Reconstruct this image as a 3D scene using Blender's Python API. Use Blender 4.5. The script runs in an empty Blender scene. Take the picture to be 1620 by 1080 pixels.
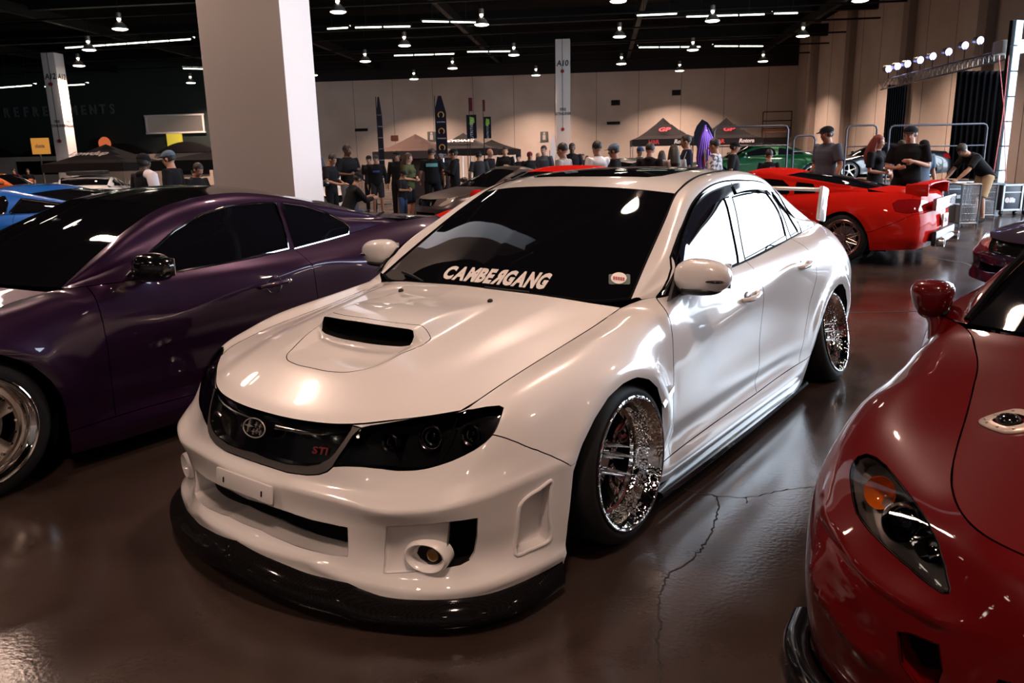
import bpy, bmesh, math, random
import numpy as np
from mathutils import Vector, Matrix, Euler
from mathutils.bvhtree import BVHTree
from mathutils.geometry import delaunay_2d_cdt

R = math.radians
SC = bpy.context.scene
COL = SC.collection
random.seed(7)

# ------------------------------------------------------------------ camera
FPX, PITCH, ROLL, CAMH = 1232.13, 0.230881, -0.022552, 1.40286
_cp, _sp = math.cos(PITCH), math.sin(PITCH)
_cr, _sr = math.cos(ROLL), math.sin(ROLL)
_fw = Vector((0, _cp, -_sp))
_rt0, _up0 = Vector((1, 0, 0)), Vector((0, _sp, _cp))
_rt = _rt0 * _cr + _up0 * _sr
_up = _up0 * _cr - _rt0 * _sr
cam_d = bpy.data.cameras.new('camera')
cam_d.sensor_width = 36.0
cam_d.lens = FPX * 36.0 / 1620.0
cam_d.clip_end = 300
cam_d.clip_start = 0.05
cam = bpy.data.objects.new('camera', cam_d)
COL.objects.link(cam)
_m = Matrix((( _rt.x, _up.x, -_fw.x, 0), (_rt.y, _up.y, -_fw.y, 0), (_rt.z, _up.z, -_fw.z, CAMH), (0, 0, 0, 1)))
cam.matrix_world = _m
SC.camera = cam
cam_d.dof.use_dof = True
cam_d.dof.focus_distance = 3.6
cam_d.dof.aperture_fstop = 9.0

def cray(u, v):
    """origin and direction of the sight line of photo point (u, v)"""
    d = _rt * ((u - 810) / FPX) + _up * ((540 - v) / FPX) + _fw
    return Vector((0, 0, CAMH)), d
def at_depth(u, v, D):
    o, d = cray(u, v)
    return o + d * D
def at_z(u, v, z=0.0):
    o, d = cray(u, v)
    return o + d * ((z - o.z) / d.z)

# ------------------------------------------------------------------ colour management, world
SC.view_settings.view_transform = 'Standard'
SC.view_settings.look = 'None'
SC.view_settings.gamma = 1.0
SC.view_settings.exposure = 0.0
SC.view_settings.use_curve_mapping = False
SC.cycles.use_denoising = True
SC.cycles.max_bounces = 6
SC.cycles.diffuse_bounces = 3
SC.cycles.glossy_bounces = 4
SC.cycles.transmission_bounces = 4
SC.cycles.caustics_reflective = False
SC.cycles.caustics_refractive = False
SC.cycles.sample_clamp_indirect = 6.0
W = bpy.data.worlds.new('daylight'); SC.world = W
W.use_nodes = True
_bg = W.node_tree.nodes['Background']
_bg.inputs[0].default_value = (0.74, 0.86, 1.0, 1)
_bg.inputs[1].default_value = 12.0

# hall frame: X to the right, Y away; the hall is turned a little against the camera
HALL_A = R(-6.5)
_hc, _hs = math.cos(HALL_A), math.sin(HALL_A)
def hall(x, y, z=0.0):
    """hall coordinates to world"""
    return Vector((x * _hc - y * _hs, x * _hs + y * _hc, z))
def unhall(p):
    return Vector((p.x * _hc + p.y * _hs, -p.x * _hs + p.y * _hc, p.z))
XR, XL, YB, YF, ZC = 14.0, -46.0, 60.0, -14.0, 9.4      # right wall, left wall, back wall, front wall, ceiling
DOOR_Y0, DOOR_Y1, DOOR_H = 8.0, 27.0, 7.2               # the open loading door in the right wall

def area_light(name, loc, size, energy, color, size_y=None, rot=(0, 0, 0), shape=None, spread=None):
    l = bpy.data.lights.new(name, 'AREA')
    l.energy = energy; l.color = color; l.size = size
    l.shape = shape or ('RECTANGLE' if size_y else 'DISK')
    if size_y: l.size_y = size_y
    if spread: l.spread = spread
    o = bpy.data.objects.new(name, l)
    o.location = loc; o.rotation_euler = rot
    COL.objects.link(o)
    return o
# sky portal in the loading door, guides the daylight sampling
_po = area_light('loading_door_portal', hall(XR + 0.1, (DOOR_Y0 + DOOR_Y1) / 2, DOOR_H / 2), DOOR_H, 1, (1, 1, 1), DOOR_Y1 - DOOR_Y0,
                 (0, R(90), HALL_A))
_po.data.cycles.is_portal = True

# high bay lamps under the roof: warm reflector lamps on a grid; those in view first (photo x, y of the lit mouth)
LAMP_COL = (1.0, 0.67, 0.52)
LAMP_E = 178.0
LAMP_Z = 6.9
LAMPS_SEEN = [(190,46),(141,79),(125,104),(247,147),(302,131),(535,19),(640,72),(578,97),(495,119),(716,108),(655,125),(762,39),(813,87),(848,119),
              (978,2),(980,58),(983,101),(1075,112),(1096,79),(1127,33),(1207,97),(1270,57),(1361,1)]
LAMPS_NEAR = [(x, y) for x in (-27, -20.3, -13.4, -6.4, .3, 7.5) for y in (-7.5, -.4, 6.9, 14.0, 21.5)] + [(-9.7, 10.1), (12.4, 1.0), (12.4, -6.0)]
def lamp_light(p, k):
    return area_light('high_bay_lamp', (p.x, p.y, p.z), .52, LAMP_E * (1.0 if unhall(p).y > 1 else .72) if k >= len(LAMPS_SEEN) else LAMP_E * 3.1, LAMP_COL, spread=R(125))
LAMP_POS = [at_z(u, v, LAMP_Z) for u, v in LAMPS_SEEN] + [hall(x, y, LAMP_Z) for x, y in LAMPS_NEAR]
LAMP_OBJ = [lamp_light(p, k) for k, p in enumerate(LAMP_POS)]
# ------------------------------------------------------------------ helpers: materials
def mat(name, base=(0.8, 0.8, 0.8), rough=0.5, metal=0.0, coat=0.0, spec=0.5, emit=None, estr=0.0, ior=1.5, sheen=0.0, alpha=None, trans=0.0, coat_rough=0.03):
    m = bpy.data.materials.new(name); m.use_nodes = True
    b = m.node_tree.nodes['Principled BSDF']
    b.inputs['Base Color'].default_value = (*base, 1)
    b.inputs['Roughness'].default_value = rough
    b.inputs['Metallic'].default_value = metal
    b.inputs['Coat Weight'].default_value = coat
    b.inputs['Coat Roughness'].default_value = coat_rough
    b.inputs['Specular IOR Level'].default_value = spec
    b.inputs['IOR'].default_value = ior
    b.inputs['Sheen Weight'].default_value = sheen
    b.inputs['Transmission Weight'].default_value = trans
    if emit:
        b.inputs['Emission Color'].default_value = (*emit, 1)
        b.inputs['Emission Strength'].default_value = estr
    return m
def nodes(m):
    return m.node_tree.nodes, m.node_tree.links, m.node_tree.nodes['Principled BSDF']
def add_noise(m, scale, c0, c1, detail=4, rough=None, bump=0.0, vec='Object', stretch=None, lo=0.35, hi=0.65, bscale=None):
    N, L, b = nodes(m)
    tc = N.new('ShaderNodeTexCoord'); mp = N.new('ShaderNodeMapping')
    L.new(tc.outputs[vec], mp.inputs[0])
    if stretch: mp.inputs['Scale'].default_value = stretch
    n = N.new('ShaderNodeTexNoise'); n.inputs['Scale'].default_value = scale; n.inputs['Detail'].default_value = detail
    L.new(mp.outputs[0], n.inputs['Vector'])
    if c0 is not None:
        cr = N.new('ShaderNodeValToRGB'); cr.color_ramp.elements[0].position = lo; cr.color_ramp.elements[1].position = hi
        cr.color_ramp.elements[0].color = (*c0, 1); cr.color_ramp.elements[1].color = (*c1, 1)
        L.new(n.outputs[0], cr.inputs[0]); L.new(cr.outputs[0], b.inputs['Base Color'])
    if rough:
        mr = N.new('ShaderNodeMapRange'); mr.inputs[1].default_value = 0.3; mr.inputs[2].default_value = 0.7
        mr.inputs[3].default_value = rough[0]; mr.inputs[4].default_value = rough[1]
        L.new(n.outputs[0], mr.inputs[0]); L.new(mr.outputs[0], b.inputs['Roughness'])
    if bump:
        bm_ = N.new('ShaderNodeBump'); bm_.inputs['Strength'].default_value = bump; bm_.inputs['Distance'].default_value = 0.02
        if bscale:
            n2 = N.new('ShaderNodeTexNoise'); n2.inputs['Scale'].default_value = bscale; n2.inputs['Detail'].default_value = 3
            L.new(mp.outputs[0], n2.inputs['Vector']); L.new(n2.outputs[0], bm_.inputs['Height'])
        else:
            L.new(n.outputs[0], bm_.inputs['Height'])
        L.new(bm_.outputs[0], b.inputs['Normal'])
    return m

M = {}
M['white_paint'] = mat('white_paint', (0.86, 0.84, 0.83), 0.28, coat=1.0)
M['purple_paint'] = mat('purple_paint', (0.022, 0.005, 0.030), 0.34, metal=0.45, coat=1.0, spec=.2)
M['maroon_paint'] = mat('maroon_paint', (0.10, 0.0008, 0.002), 0.35, coat=1.0, spec=.12)
M['red_paint'] = mat('red_paint', (0.50, 0.014, 0.009), 0.45, coat=.22, spec=.0)
M['orange_paint'] = mat('orange_paint', (0.75, 0.16, 0.02), 0.35, coat=1.0)
M['blue_paint'] = mat('blue_paint', (0.0, 0.09, 0.42), 0.35, coat=1.0, spec=.2)
M['green_paint'] = mat('green_paint', (0.0, 0.06, 0.02), 0.3, metal=0.4, coat=1.0)
M['grey_paint'] = mat('grey_paint', (0.07, 0.055, 0.055), 0.38, metal=0.6, coat=0.3, coat_rough=0.25)
M['black_paint'] = mat('black_paint', (0.008, 0.008, 0.01), 0.3, coat=1.0)
M['tint'] = mat('tinted_glass', (0.004, 0.004, 0.006), 0.02, spec=0.5, ior=1.52)
M['tint_hi'] = mat('film_tinted_glass', (0.005, 0.005, 0.008), 0.02, spec=0.9, ior=1.75)
M['smoke'] = mat('smoked_lens', (0.006, 0.006, 0.008), 0.03, ior=1.5, coat=0.3)
M['chrome'] = mat('chrome', (0.88, 0.86, 0.84), 0.06, metal=1.0)
M['dchrome'] = mat('dark_chrome', (0.75, 0.72, 0.70), 0.18, metal=1.0)
M['satin'] = mat('satin_grey', (0.20, 0.18, 0.17), 0.35, metal=0.7)
M['rubber'] = mat('tyre_rubber', (0.012, 0.012, 0.013), 0.62, spec=0.3)
M['seal'] = mat('black_rubber', (0.004, 0.004, 0.005), 0.7, spec=.03)
M['plastic'] = mat('black_plastic', (0.012, 0.012, 0.013), 0.35)
M['gloss_black'] = mat('gloss_black', (0.004, 0.004, 0.005), 0.12, coat=0.6)
M['void'] = mat('dark_inside', (0.004, 0.004, 0.004), 0.9, spec=0.1)
M['amber'] = mat('amber_lens', (0.75, 0.16, 0.01), 0.1, coat=1.0)
M['redlens'] = mat('red_lens', (0.22, 0.006, 0.008), 0.08, coat=1.0)
M['decal'] = mat('white_decal', (0.85, 0.80, 0.78), 0.45)
M['steel'] = mat('steel', (0.45, 0.44, 0.43), 0.3, metal=1.0)
M['carbon'] = mat('carbon_fibre', (0.012, 0.012, 0.013), 0.4, coat=.4, spec=.0, coat_rough=.08)
def _carbon():
    N, L, b = nodes(M['carbon'])
    tc = N.new('ShaderNodeTexCoord'); ck = N.new('ShaderNodeTexChecker'); ck.inputs['Scale'].default_value = 260
    ck.inputs['Color1'].default_value = (0.004, 0.004, 0.0045, 1); ck.inputs['Color2'].default_value = (0.010, 0.009, 0.009, 1)
    L.new(tc.outputs['Object'], ck.inputs[0]); L.new(ck.outputs[0], b.inputs['Base Color'])
_carbon()
M['sparkle'] = mat('engraved_chrome', (0.90, 0.88, 0.86), 0.04, metal=1.0)
def _sparkle():
    N, L, b = nodes(M['sparkle'])
    tc = N.new('ShaderNodeTexCoord'); v = N.new('ShaderNodeTexVoronoi'); v.inputs['Scale'].default_value = 75
    bp = N.new('ShaderNodeBump'); bp.inputs['Strength'].default_value = 0.42; bp.inputs['Distance'].default_value = 0.01
    L.new(tc.outputs['Object'], v.inputs[0]); nz = N.new('ShaderNodeTexNoise'); nz.inputs['Scale'].default_value = 9; mm = N.new('ShaderNodeMapRange'); mm.inputs[1].default_value = .42; mm.inputs[2].default_value = .6
    ml = N.new('ShaderNodeMath'); ml.operation = 'MULTIPLY'; L.new(tc.outputs['Object'], nz.inputs['Vector']); L.new(nz.outputs[0], mm.inputs[0]); L.new(v.outputs[0], ml.inputs[0]); L.new(mm.outputs[0], ml.inputs[1]); L.new(ml.outputs[0], bp.inputs['Height']); L.new(bp.outputs[0], b.inputs['Normal'])
_sparkle()

M['clear'] = bpy.data.materials.new('clear_lens'); M['clear'].use_nodes = True
def _clear(m, tint, ior=1.45):
    nt = m.node_tree; N, L = nt.nodes, nt.links; N.clear()
    o = N.new('ShaderNodeOutputMaterial'); mx = N.new('ShaderNodeMixShader'); t = N.new('ShaderNodeBsdfTransparent'); g = N.new('ShaderNodeBsdfGlossy')
    fr = N.new('ShaderNodeFresnel'); fr.inputs[0].default_value = ior; g.inputs['Roughness'].default_value = 0.02
    t.inputs[0].default_value = (*tint, 1)
    L.new(fr.outputs[0], mx.inputs[0]); L.new(t.outputs[0], mx.inputs[1]); L.new(g.outputs[0], mx.inputs[2]); L.new(mx.outputs[0], o.inputs[0])
_clear(M['clear'], (.75, .75, .75))
M['smoke_clear'] = bpy.data.materials.new('smoked_lens'); M['smoke_clear'].use_nodes = True; _clear(M['smoke_clear'], (.36, .36, .38))
M['lampblack'] = mat('lamp_housing_black', (.035, .034, .036), .3)

# ------------------------------------------------------------------ helpers: objects
def link_mesh(name, me, mt=None, parent=None, smooth=True):
    o = bpy.data.objects.new(name, me); COL.objects.link(o)
    if mt is not None:
        for m_ in (mt if isinstance(mt, (list, tuple)) else [mt]): me.materials.append(m_)
    if parent: o.parent = parent
    return o
def mesh(name, verts, faces, mt=None, parent=None, smooth=False, mats=None):
    me = bpy.data.meshes.new(name)
    me.from_pydata([tuple(float(c) for c in v) for v in verts], [], [tuple(int(i) for i in f) for f in faces])
    if smooth: me.polygons.foreach_set('use_smooth', [True] * len(me.polygons))
    if mats is not None: me.polygons.foreach_set('material_index', [int(a) for a in mats])
    me.update()
    return link_mesh(name, me, mt, parent)
def tag(o, label=None, cat=None, group=None, kind=None):
    if label: o['label'] = label
    if cat: o['category'] = cat
    if group: o['group'] = group
    if kind: o['kind'] = kind
    return o
def empty(name, loc=(0, 0, 0), rz=0.0, label=None, cat=None, group=None):
    o = bpy.data.objects.new(name, None); COL.objects.link(o)
    o.location = loc; o.rotation_euler = (0, 0, rz); o.empty_display_size = 0.2
    return tag(o, label, cat, group)
def copy_tree(o, parent=None, deep=0):
    c = o.copy(); COL.objects.link(c); c.parent = parent
    for ch in [x for x in bpy.data.objects if x.parent == o]: copy_tree(ch, c)
    return c

class MB:
    """mesh collector: boxes, bars, tubes, lathes, prisms -> one mesh object"""
    def __init__(s): s.v = []; s.f = []; s.m = []; s.sm = []
    def add(s, vs, fs, m=0, smooth=False, xf=None):
        b = len(s.v)
        if xf is not None: vs = [xf @ Vector(v) for v in vs]
        s.v += [tuple(v) for v in vs]; s.f += [tuple(b + i for i in f) for f in fs]
        s.m += [m] * len(fs); s.sm += [smooth] * len(fs); return s
    def box(s, c, d, m=0, xf=None, bev=0.0):
        x, y, z = (a / 2 for a in d); cx, cy, cz = c
        if bev <= 0:
            vs = [(cx + i * x, cy + j * y, cz + k * z) for i in (-1, 1) for j in (-1, 1) for k in (-1, 1)]
            fs = [(0, 1, 3, 2), (4, 6, 7, 5), (0, 4, 5, 1), (2, 3, 7, 6), (0, 2, 6, 4), (1, 5, 7, 3)]
            return s.add(vs, fs, m, False, xf)
        bm = bmesh.new(); bmesh.ops.create_cube(bm, size=1.0)
        for v in bm.verts: v.co = Vector((cx + v.co.x * d[0], cy + v.co.y * d[1], cz + v.co.z * d[2]))
        bmesh.ops.bevel(bm, geom=bm.edges[:], offset=min(bev, min(d) * .45), segments=2, profile=.6, affect='EDGES')
        return s.bm(bm, m, True, xf)
    def bm(s, bm, m=0, smooth=False, xf=None):
        bm.verts.index_update()
        s.add([v.co.copy() for v in bm.verts], [[v.index for v in f.verts] for f in bm.faces], m, smooth, xf); bm.free(); return s
    def tube(s, pts, r, n=8, m=0, cap=True, xf=None, closed=False, smooth=True):
        pts = [Vector(p) for p in pts]; rs = r if isinstance(r, (list, tuple)) else [r] * len(pts)
        vs = []; fs = []; N = len(pts); prev = None
        for i, p in enumerate(pts):
            if closed: t = pts[(i + 1) % N] - pts[i - 1]
            else: t = pts[min(i + 1, N - 1)] - pts[max(i - 1, 0)]
            t.normalize()
            if prev is None:
                a = Vector((0, 0, 1)) if abs(t.z) < .9 else Vector((1, 0, 0)); u = t.cross(a).normalized()
            else: u = (prev - t * prev.dot(t)).normalized()
            prev = u; w = t.cross(u)
            for k in range(n):
                an = 2 * math.pi * k / n
                vs.append(p + (u * math.cos(an) + w * math.sin(an)) * rs[i])
        for i in range(N if closed else N - 1):
            for k in range(n):
                a = i * n + k; b = i * n + (k + 1) % n; j = (i + 1) % N
                fs.append((a, b, j * n + (k + 1) % n, j * n + k))
        if cap and not closed:
            fs.append(tuple(range(n))[::-1]); fs.append(tuple((N - 1) * n + k for k in range(n)))
        return s.add(vs, fs, m, smooth, xf)
    def lathe(s, prof, n=48, m=0, axis='z', xf=None, smooth=True, ms=None):
        """prof: (radius, height) list revolved about the axis"""
        vs = []; fs = []; mm = []
        for (r, h) in prof:
            for k in range(n):
                a = 2 * math.pi * k / n; c, sn = r * math.cos(a), r * math.sin(a)
                vs.append((c, sn, h) if axis == 'z' else ((c, h, sn) if axis == 'y' else (h, c, sn)))
        for i in range(len(prof) - 1):
            for k in range(n):
                a, b = i * n + k, i * n + (k + 1) % n
                f = (a, b, b + n, a + n)
                fs.append(f if axis != 'y' else f[::-1]); mm.append(ms[i] if ms else m)
        b0 = len(s.f); s.add(vs, fs, m, smooth, xf)
        s.m[b0:] = mm
        return s
    def prism(s, poly, h0, h1, m=0, axis='z', xf=None):
        """poly (a, b) extruded between h0 and h1 along the axis"""
        n = len(poly)
        def P(a, b, h): return (a, b, h) if axis == 'z' else ((a, h, b) if axis == 'y' else (h, a, b))
        vs = [P(a, b, h0) for a, b in poly] + [P(a, b, h1) for a, b in poly]
        fs = [tuple(range(n))[::-1], tuple(range(n, 2 * n))] + [(i, (i + 1) % n, (i + 1) % n + n, i + n) for i in range(n)]
        return s.add(vs, fs, m, False, xf)
    def ell(s, c, r, m=0, seg=16, ring=10, xf=None):
        vs = [(c[0], c[1], c[2] + r[2])]; fs = []
        for i in range(1, ring):
            t = math.pi * i / ring
            for k in range(seg):
                a = 2 * math.pi * k / seg
                vs.append((c[0] + r[0] * math.sin(t) * math.cos(a), c[1] + r[1] * math.sin(t) * math.sin(a), c[2] + r[2] * math.cos(t)))
        vs.append((c[0], c[1], c[2] - r[2])); e = len(vs) - 1
        for k in range(seg):
            fs.append((0, 1 + k, 1 + (k + 1) % seg)); fs.append((e, e - seg + (k + 1) % seg, e - seg + k))
        for i in range(ring - 2):
            for k in range(seg):
                a = 1 + i * seg + k; b = 1 + i * seg + (k + 1) % seg
                fs.append((a, a + seg, b + seg, b))
        return s.add(vs, fs, m, True, xf)
    def build(s, name, mt, parent=None, loc=None, rot=None):
        me = bpy.data.meshes.new(name); me.from_pydata(s.v, [], s.f)
        me.polygons.foreach_set('use_smooth', s.sm); me.polygons.foreach_set('material_index', s.m); me.update()
        o = link_mesh(name, me, mt, parent)
        if any(s.sm) :
            me.set_sharp_from_angle(angle=R(42))
        if loc is not None: o.location = loc
        if rot is not None: o.rotation_euler = rot
        return o

def text_tris(txt, size=1.0, extrude=0.0, bold=0.0, align='CENTER', space=1.0):
    cu = bpy.data.curves.new('txt', 'FONT'); cu.body = txt; cu.size = size; cu.align_x = align; cu.align_y = 'CENTER'
    cu.extrude = extrude; cu.offset = bold; cu.space_character = space; cu.resolution_u = 3
    o = bpy.data.objects.new('txt', cu); COL.objects.link(o)
    dg = bpy.context.evaluated_depsgraph_get(); me = o.evaluated_get(dg).to_mesh()
    vs = [v.co.copy() for v in me.vertices]; fs = [tuple(p.vertices) for p in me.polygons]
    bpy.data.objects.remove(o); bpy.data.curves.remove(cu)
    return vs, fs
def sign_text(name, txt, mt, origin, xdir, ydir, size, parent=None, sx=1.0, bold=0.0, shear=0.0, lift=0.004, extrude=0.0, space=1.0):
    vs, fs = text_tris(txt, size, extrude, bold, space=space)
    xd, yd = Vector(xdir).normalized(), Vector(ydir).normalized(); nd = xd.cross(yd)
    vv = [Vector(origin) + xd * ((v.x + shear * v.y) * sx) + yd * v.y + nd * (v.z + lift) for v in vs]
    return mesh(name, vv, fs, mt, parent)

# ------------------------------------------------------------------ helpers: sculpted surfaces cut into panels
def _herm(P, t, q, sym0=False, sym1=False):
    P = np.asarray(P, float); n = len(t)
    h = np.diff(t); d = (P[1:] - P[:-1]) / h.reshape((-1,) + (1,) * (P.ndim - 1))
    m = np.empty_like(P)
    m[0] = d[0]; m[-1] = d[-1]
    for i in range(1, n - 1): m[i] = (d[i - 1] * h[i] + d[i] * h[i - 1]) / (h[i - 1] + h[i])
    if sym0: m[0] = d[0] * np.array([0, 1, 0])
    if sym1: m[-1] = d[-1] * np.array([0, 1, 0])
    k = np.clip(np.searchsorted(t, q, side='right') - 1, 0, n - 2)
    hh = h[k]; s = (q - t[k]) / hh
    sh = (-1,) + (1,) * (P.ndim - 1); s_ = s.reshape(sh); hh_ = hh.reshape(sh)
    return ((2 * s_**3 - 3 * s_**2 + 1) * P[k] + (s_**3 - 2 * s_**2 + s_) * hh_ * m[k]
            + (-2 * s_**3 + 3 * s_**2) * P[k + 1] + (s_**3 - s_**2) * hh_ * m[k + 1])
def curve(pts, n, sym0=False, sym1=False):
    P = np.array(pts, float); t = np.r_[0, np.cumsum(np.linalg.norm(np.diff(P, axis=0), axis=1) + 1e-6)]
    return _herm(P, t, np.linspace(0, t[-1], n), sym0, sym1)

class Surf:
    def __init__(s, G, step=0.02, sym0=False, sym1=False, post=None, flip=False, world=None):
        G = np.array(G, float)
        du = np.linalg.norm(np.diff(G, axis=0), axis=2).mean(1) + 1e-4
        dv = np.linalg.norm(np.diff(G, axis=1), axis=2).mean(0) + 1e-4
        tu = np.r_[0, np.cumsum(du)]; tv = np.r_[0, np.cumsum(dv)]
        s.tu, s.tv = tu, tv
        I = max(4, int(tu[-1] / step) + 1); J = max(4, int(tv[-1] / step) + 1)
        A = _herm(G, tu, np.linspace(0, tu[-1], I), sym0, sym1)
        B = _herm(np.swapaxes(A, 0, 1), tv, np.linspace(0, tv[-1], J))
        s.init(np.swapaxes(B, 0, 1), tu[-1] / (I - 1), tv[-1] / (J - 1), post, flip, world)
    def init(s, V, su, sv, post=None, flip=False, world=None):
        if post is not None: V = post(V)
        s.V = V; s.I, s.J = V.shape[:2]; s.su, s.sv = su, sv; s.flip = flip
        gu = np.gradient(V, axis=0); gv = np.gradient(V, axis=1)
        n = np.cross(gu, gv); n /= np.linalg.norm(n, axis=2, keepdims=True) + 1e-12
        if flip: n = -n
        c = np.abs(V[..., 1]) < 1e-4
        n[..., 1] = np.where(c, 0, n[..., 1]); n /= np.linalg.norm(n, axis=2, keepdims=True) + 1e-12
        s.N = n; s.world = world
        idx = lambda i, j: i * s.J + j
        tris = []
        for i in range(s.I - 1):
            for j in range(s.J - 1):
                tris.append((idx(i, j), idx(i + 1, j), idx(i + 1, j + 1))); tris.append((idx(i, j), idx(i + 1, j + 1), idx(i, j + 1)))
        s.bvh = BVHTree.FromPolygons([tuple(p) for p in V.reshape(-1, 3)], tris)
        s.tris = tris
        return s
    def _uv(s, loc, k):
        a, b, c = (Vector(s.V.reshape(-1, 3)[q]) for q in s.tris[k])
        v0, v1, v2 = b - a, c - a, Vector(loc) - a
        d00, d01, d11, d20, d21 = v0.dot(v0), v0.dot(v1), v1.dot(v1), v2.dot(v0), v2.dot(v1)
        den = d00 * d11 - d01 * d01 or 1e-12
        w1 = (d11 * d20 - d01 * d21) / den; w2 = (d00 * d21 - d01 * d20) / den
        cell = k // 2; i, j = divmod(cell, s.J - 1)
        if k % 2 == 0: u, v = i + w1 + w2, j + w2
        else: u, v = i + w1, j + w1 + w2
        return (min(max(u, 0), s.I - 1) * s.su, min(max(v, 0), s.J - 1) * s.sv)
    def xy(s, pts):
        """points given by their plan position only"""
        if not hasattr(s, 'fb'):
            s.fb = BVHTree.FromPolygons([(p[0], p[1], 0) for p in s.V.reshape(-1, 3)], s.tris)
        out = []; sv = s.V
        for p in pts:
            loc, n, k, d = s.fb.find_nearest(Vector((p[0], p[1], 0)))
            a, b, c = (Vector((*s.V.reshape(-1, 3)[q][:2], 0)) for q in s.tris[k])
            v0, v1, v2 = b - a, c - a, loc - a
            d00, d01, d11, d20, d21 = v0.dot(v0), v0.dot(v1), v1.dot(v1), v2.dot(v0), v2.dot(v1)
            den = d00 * d11 - d01 * d01 or 1e-12
            w1 = (d11 * d20 - d01 * d21) / den; w2 = (d00 * d21 - d01 * d20) / den
            i, j = divmod(k // 2, s.J - 1)
            u, v = (i + w1 + w2, j + w2) if k % 2 == 0 else (i + w1, j + w1 + w2)
            out.append((min(max(u, 0), s.I - 1) * s.su, min(max(v, 0), s.J - 1) * s.sv))
        return out
    def idx(s, pts):
        """points given as (column, row) of the control grid"""
        return [(float(np.interp(a, range(len(s.tu)), s.tu)), float(np.interp(b, range(len(s.tv)), s.tv))) for a, b in pts]
    def unidx(s, uvs):
        return [(float(np.interp(a, s.tu, range(len(s.tu)))), float(np.interp(b, s.tv, range(len(s.tv))))) for a, b in uvs]
    def near(s, p):
        loc, n, k, d = s.bvh.find_nearest(Vector(p)); return s._uv(loc, k)
    def pix(s, u, v):
        o, d = cray(u, v); wi = s.world.inverted() if s.world else Matrix()
        o2 = wi @ o; d2 = (wi.to_3x3() @ d).normalized()
        loc, n, k, dist = s.bvh.ray_cast(o2, d2)
        if loc is None:        # sight line grazes past the edge: take the closest point to it
            P = s.V.reshape(-1, 3); w = P - np.array(o2); t = w @ np.array(d2)
            e = np.linalg.norm(w - np.outer(t, np.array(d2)), axis=1); q = int(e.argmin())
            i, j = divmod(q, s.J); return (i * s.su, j * s.sv)
        return s._uv(loc, k)
    def both(s, u, v, off=0.0):
        """point and normal under photo point (u, v) on either half of the body"""
        o, d = cray(u, v); wi = s.world.inverted() if s.world else Matrix()
        o2 = wi @ o; d2 = (wi.to_3x3() @ d).normalized()
        best = None
        for sg in (1, -1):
            oo = Vector((o2.x, o2.y * sg, o2.z)); dd = Vector((d2.x, d2.y * sg, d2.z))
            loc, n, k, dist = s.bvh.ray_cast(oo, dd)
            if loc is not None and (best is None or dist < best[0]): best = (dist, sg, s._uv(loc, k))
        if best is None: best = (0, 1, s.pix(u, v))
        q = s.ev([best[2]])[0]; n = s.ev([best[2]], s.N)[0]; n = n / np.linalg.norm(n)
        q = q + n * off
        return Vector((q[0], q[1] * best[1], q[2])), Vector((n[0], n[1] * best[1], n[2]))
    def uvs(s, pts, kind='p'):
        """trace: 2-tuples are photo points cast on the surface, 3-tuples are points in the object's own space"""
        return [s.pix(*p) if len(p) == 2 else s.near(p) for p in pts]
    def ev(s, uv, arr=None):
        arr = s.V if arr is None else arr
        uv = np.asarray(uv, float); u = np.clip(uv[:, 0] / s.su, 0, s.I - 1 - 1e-9); v = np.clip(uv[:, 1] / s.sv, 0, s.J - 1 - 1e-9)
        i = u.astype(int); j = v.astype(int); a = (u - i)[:, None]; b = (v - j)[:, None]
        return arr[i, j] * (1 - a) * (1 - b) + arr[i + 1, j] * a * (1 - b) + arr[i, j + 1] * (1 - a) * b + arr[i + 1, j + 1] * a * b
    def cut(s, lines, smooth_lines=True):
        """lines: dict name -> (uv list, closed). splits the surface into pieces along them"""
        st = min(s.su, s.sv)
        pts = []; edges = []; seg_pts = []
        for (uv, closed) in lines:
            uv = [np.array(p) for p in uv]
            if closed: uv = uv + [uv[0]]
            if not closed:      # run both ends on a little, or out to the edge, so that junctions close
                U_, V_ = (s.I - 1) * s.su, (s.J - 1) * s.sv
                for e0, e1 in ((0, 1), (-1, -2)):
                    d_ = uv[e0] - uv[e1]; p_ = uv[e0] + d_ / (np.linalg.norm(d_) + 1e-9) * st * .9
                    q_ = p_.copy(); tol = st * 2.2
                    if min(p_[0], U_ - p_[0]) < tol and min(p_[0], U_ - p_[0]) < min(p_[1], V_ - p_[1]): q_[0] = 0 if p_[0] < U_ / 2 else U_
                    elif min(p_[1], V_ - p_[1]) < tol: q_[1] = 0 if p_[1] < V_ / 2 else V_
                    if e0 == 0: uv = [q_] + uv
                    else: uv = uv + [q_]
            out = [uv[0]]
            for a, b in zip(uv[:-1], uv[1:]):
                k = max(1, int(np.linalg.norm(b - a) / (st * 0.8)))
                for q in range(1, k + 1): out.append(a + (b - a) * q / k)
            out = [np.array([min(max(p[0], 0), (s.I - 1) * s.su), min(max(p[1], 0), (s.J - 1) * s.sv)]) for p in out]
            base = len(pts)
            if closed: out = out[:-1]
            pts += out; n = len(out)
            edges += [(base + k, base + (k + 1) % n) for k in range(n if closed else n - 1) if np.linalg.norm(out[k] - out[(k + 1) % n]) > 1e-7]
            seg_pts += out
        U, Vv = (s.I - 1) * s.su, (s.J - 1) * s.sv
        keep = np.ones((s.I, s.J), bool)
        gu, gv = np.meshgrid(np.arange(s.I) * s.su, np.arange(s.J) * s.sv, indexing='ij')
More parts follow.
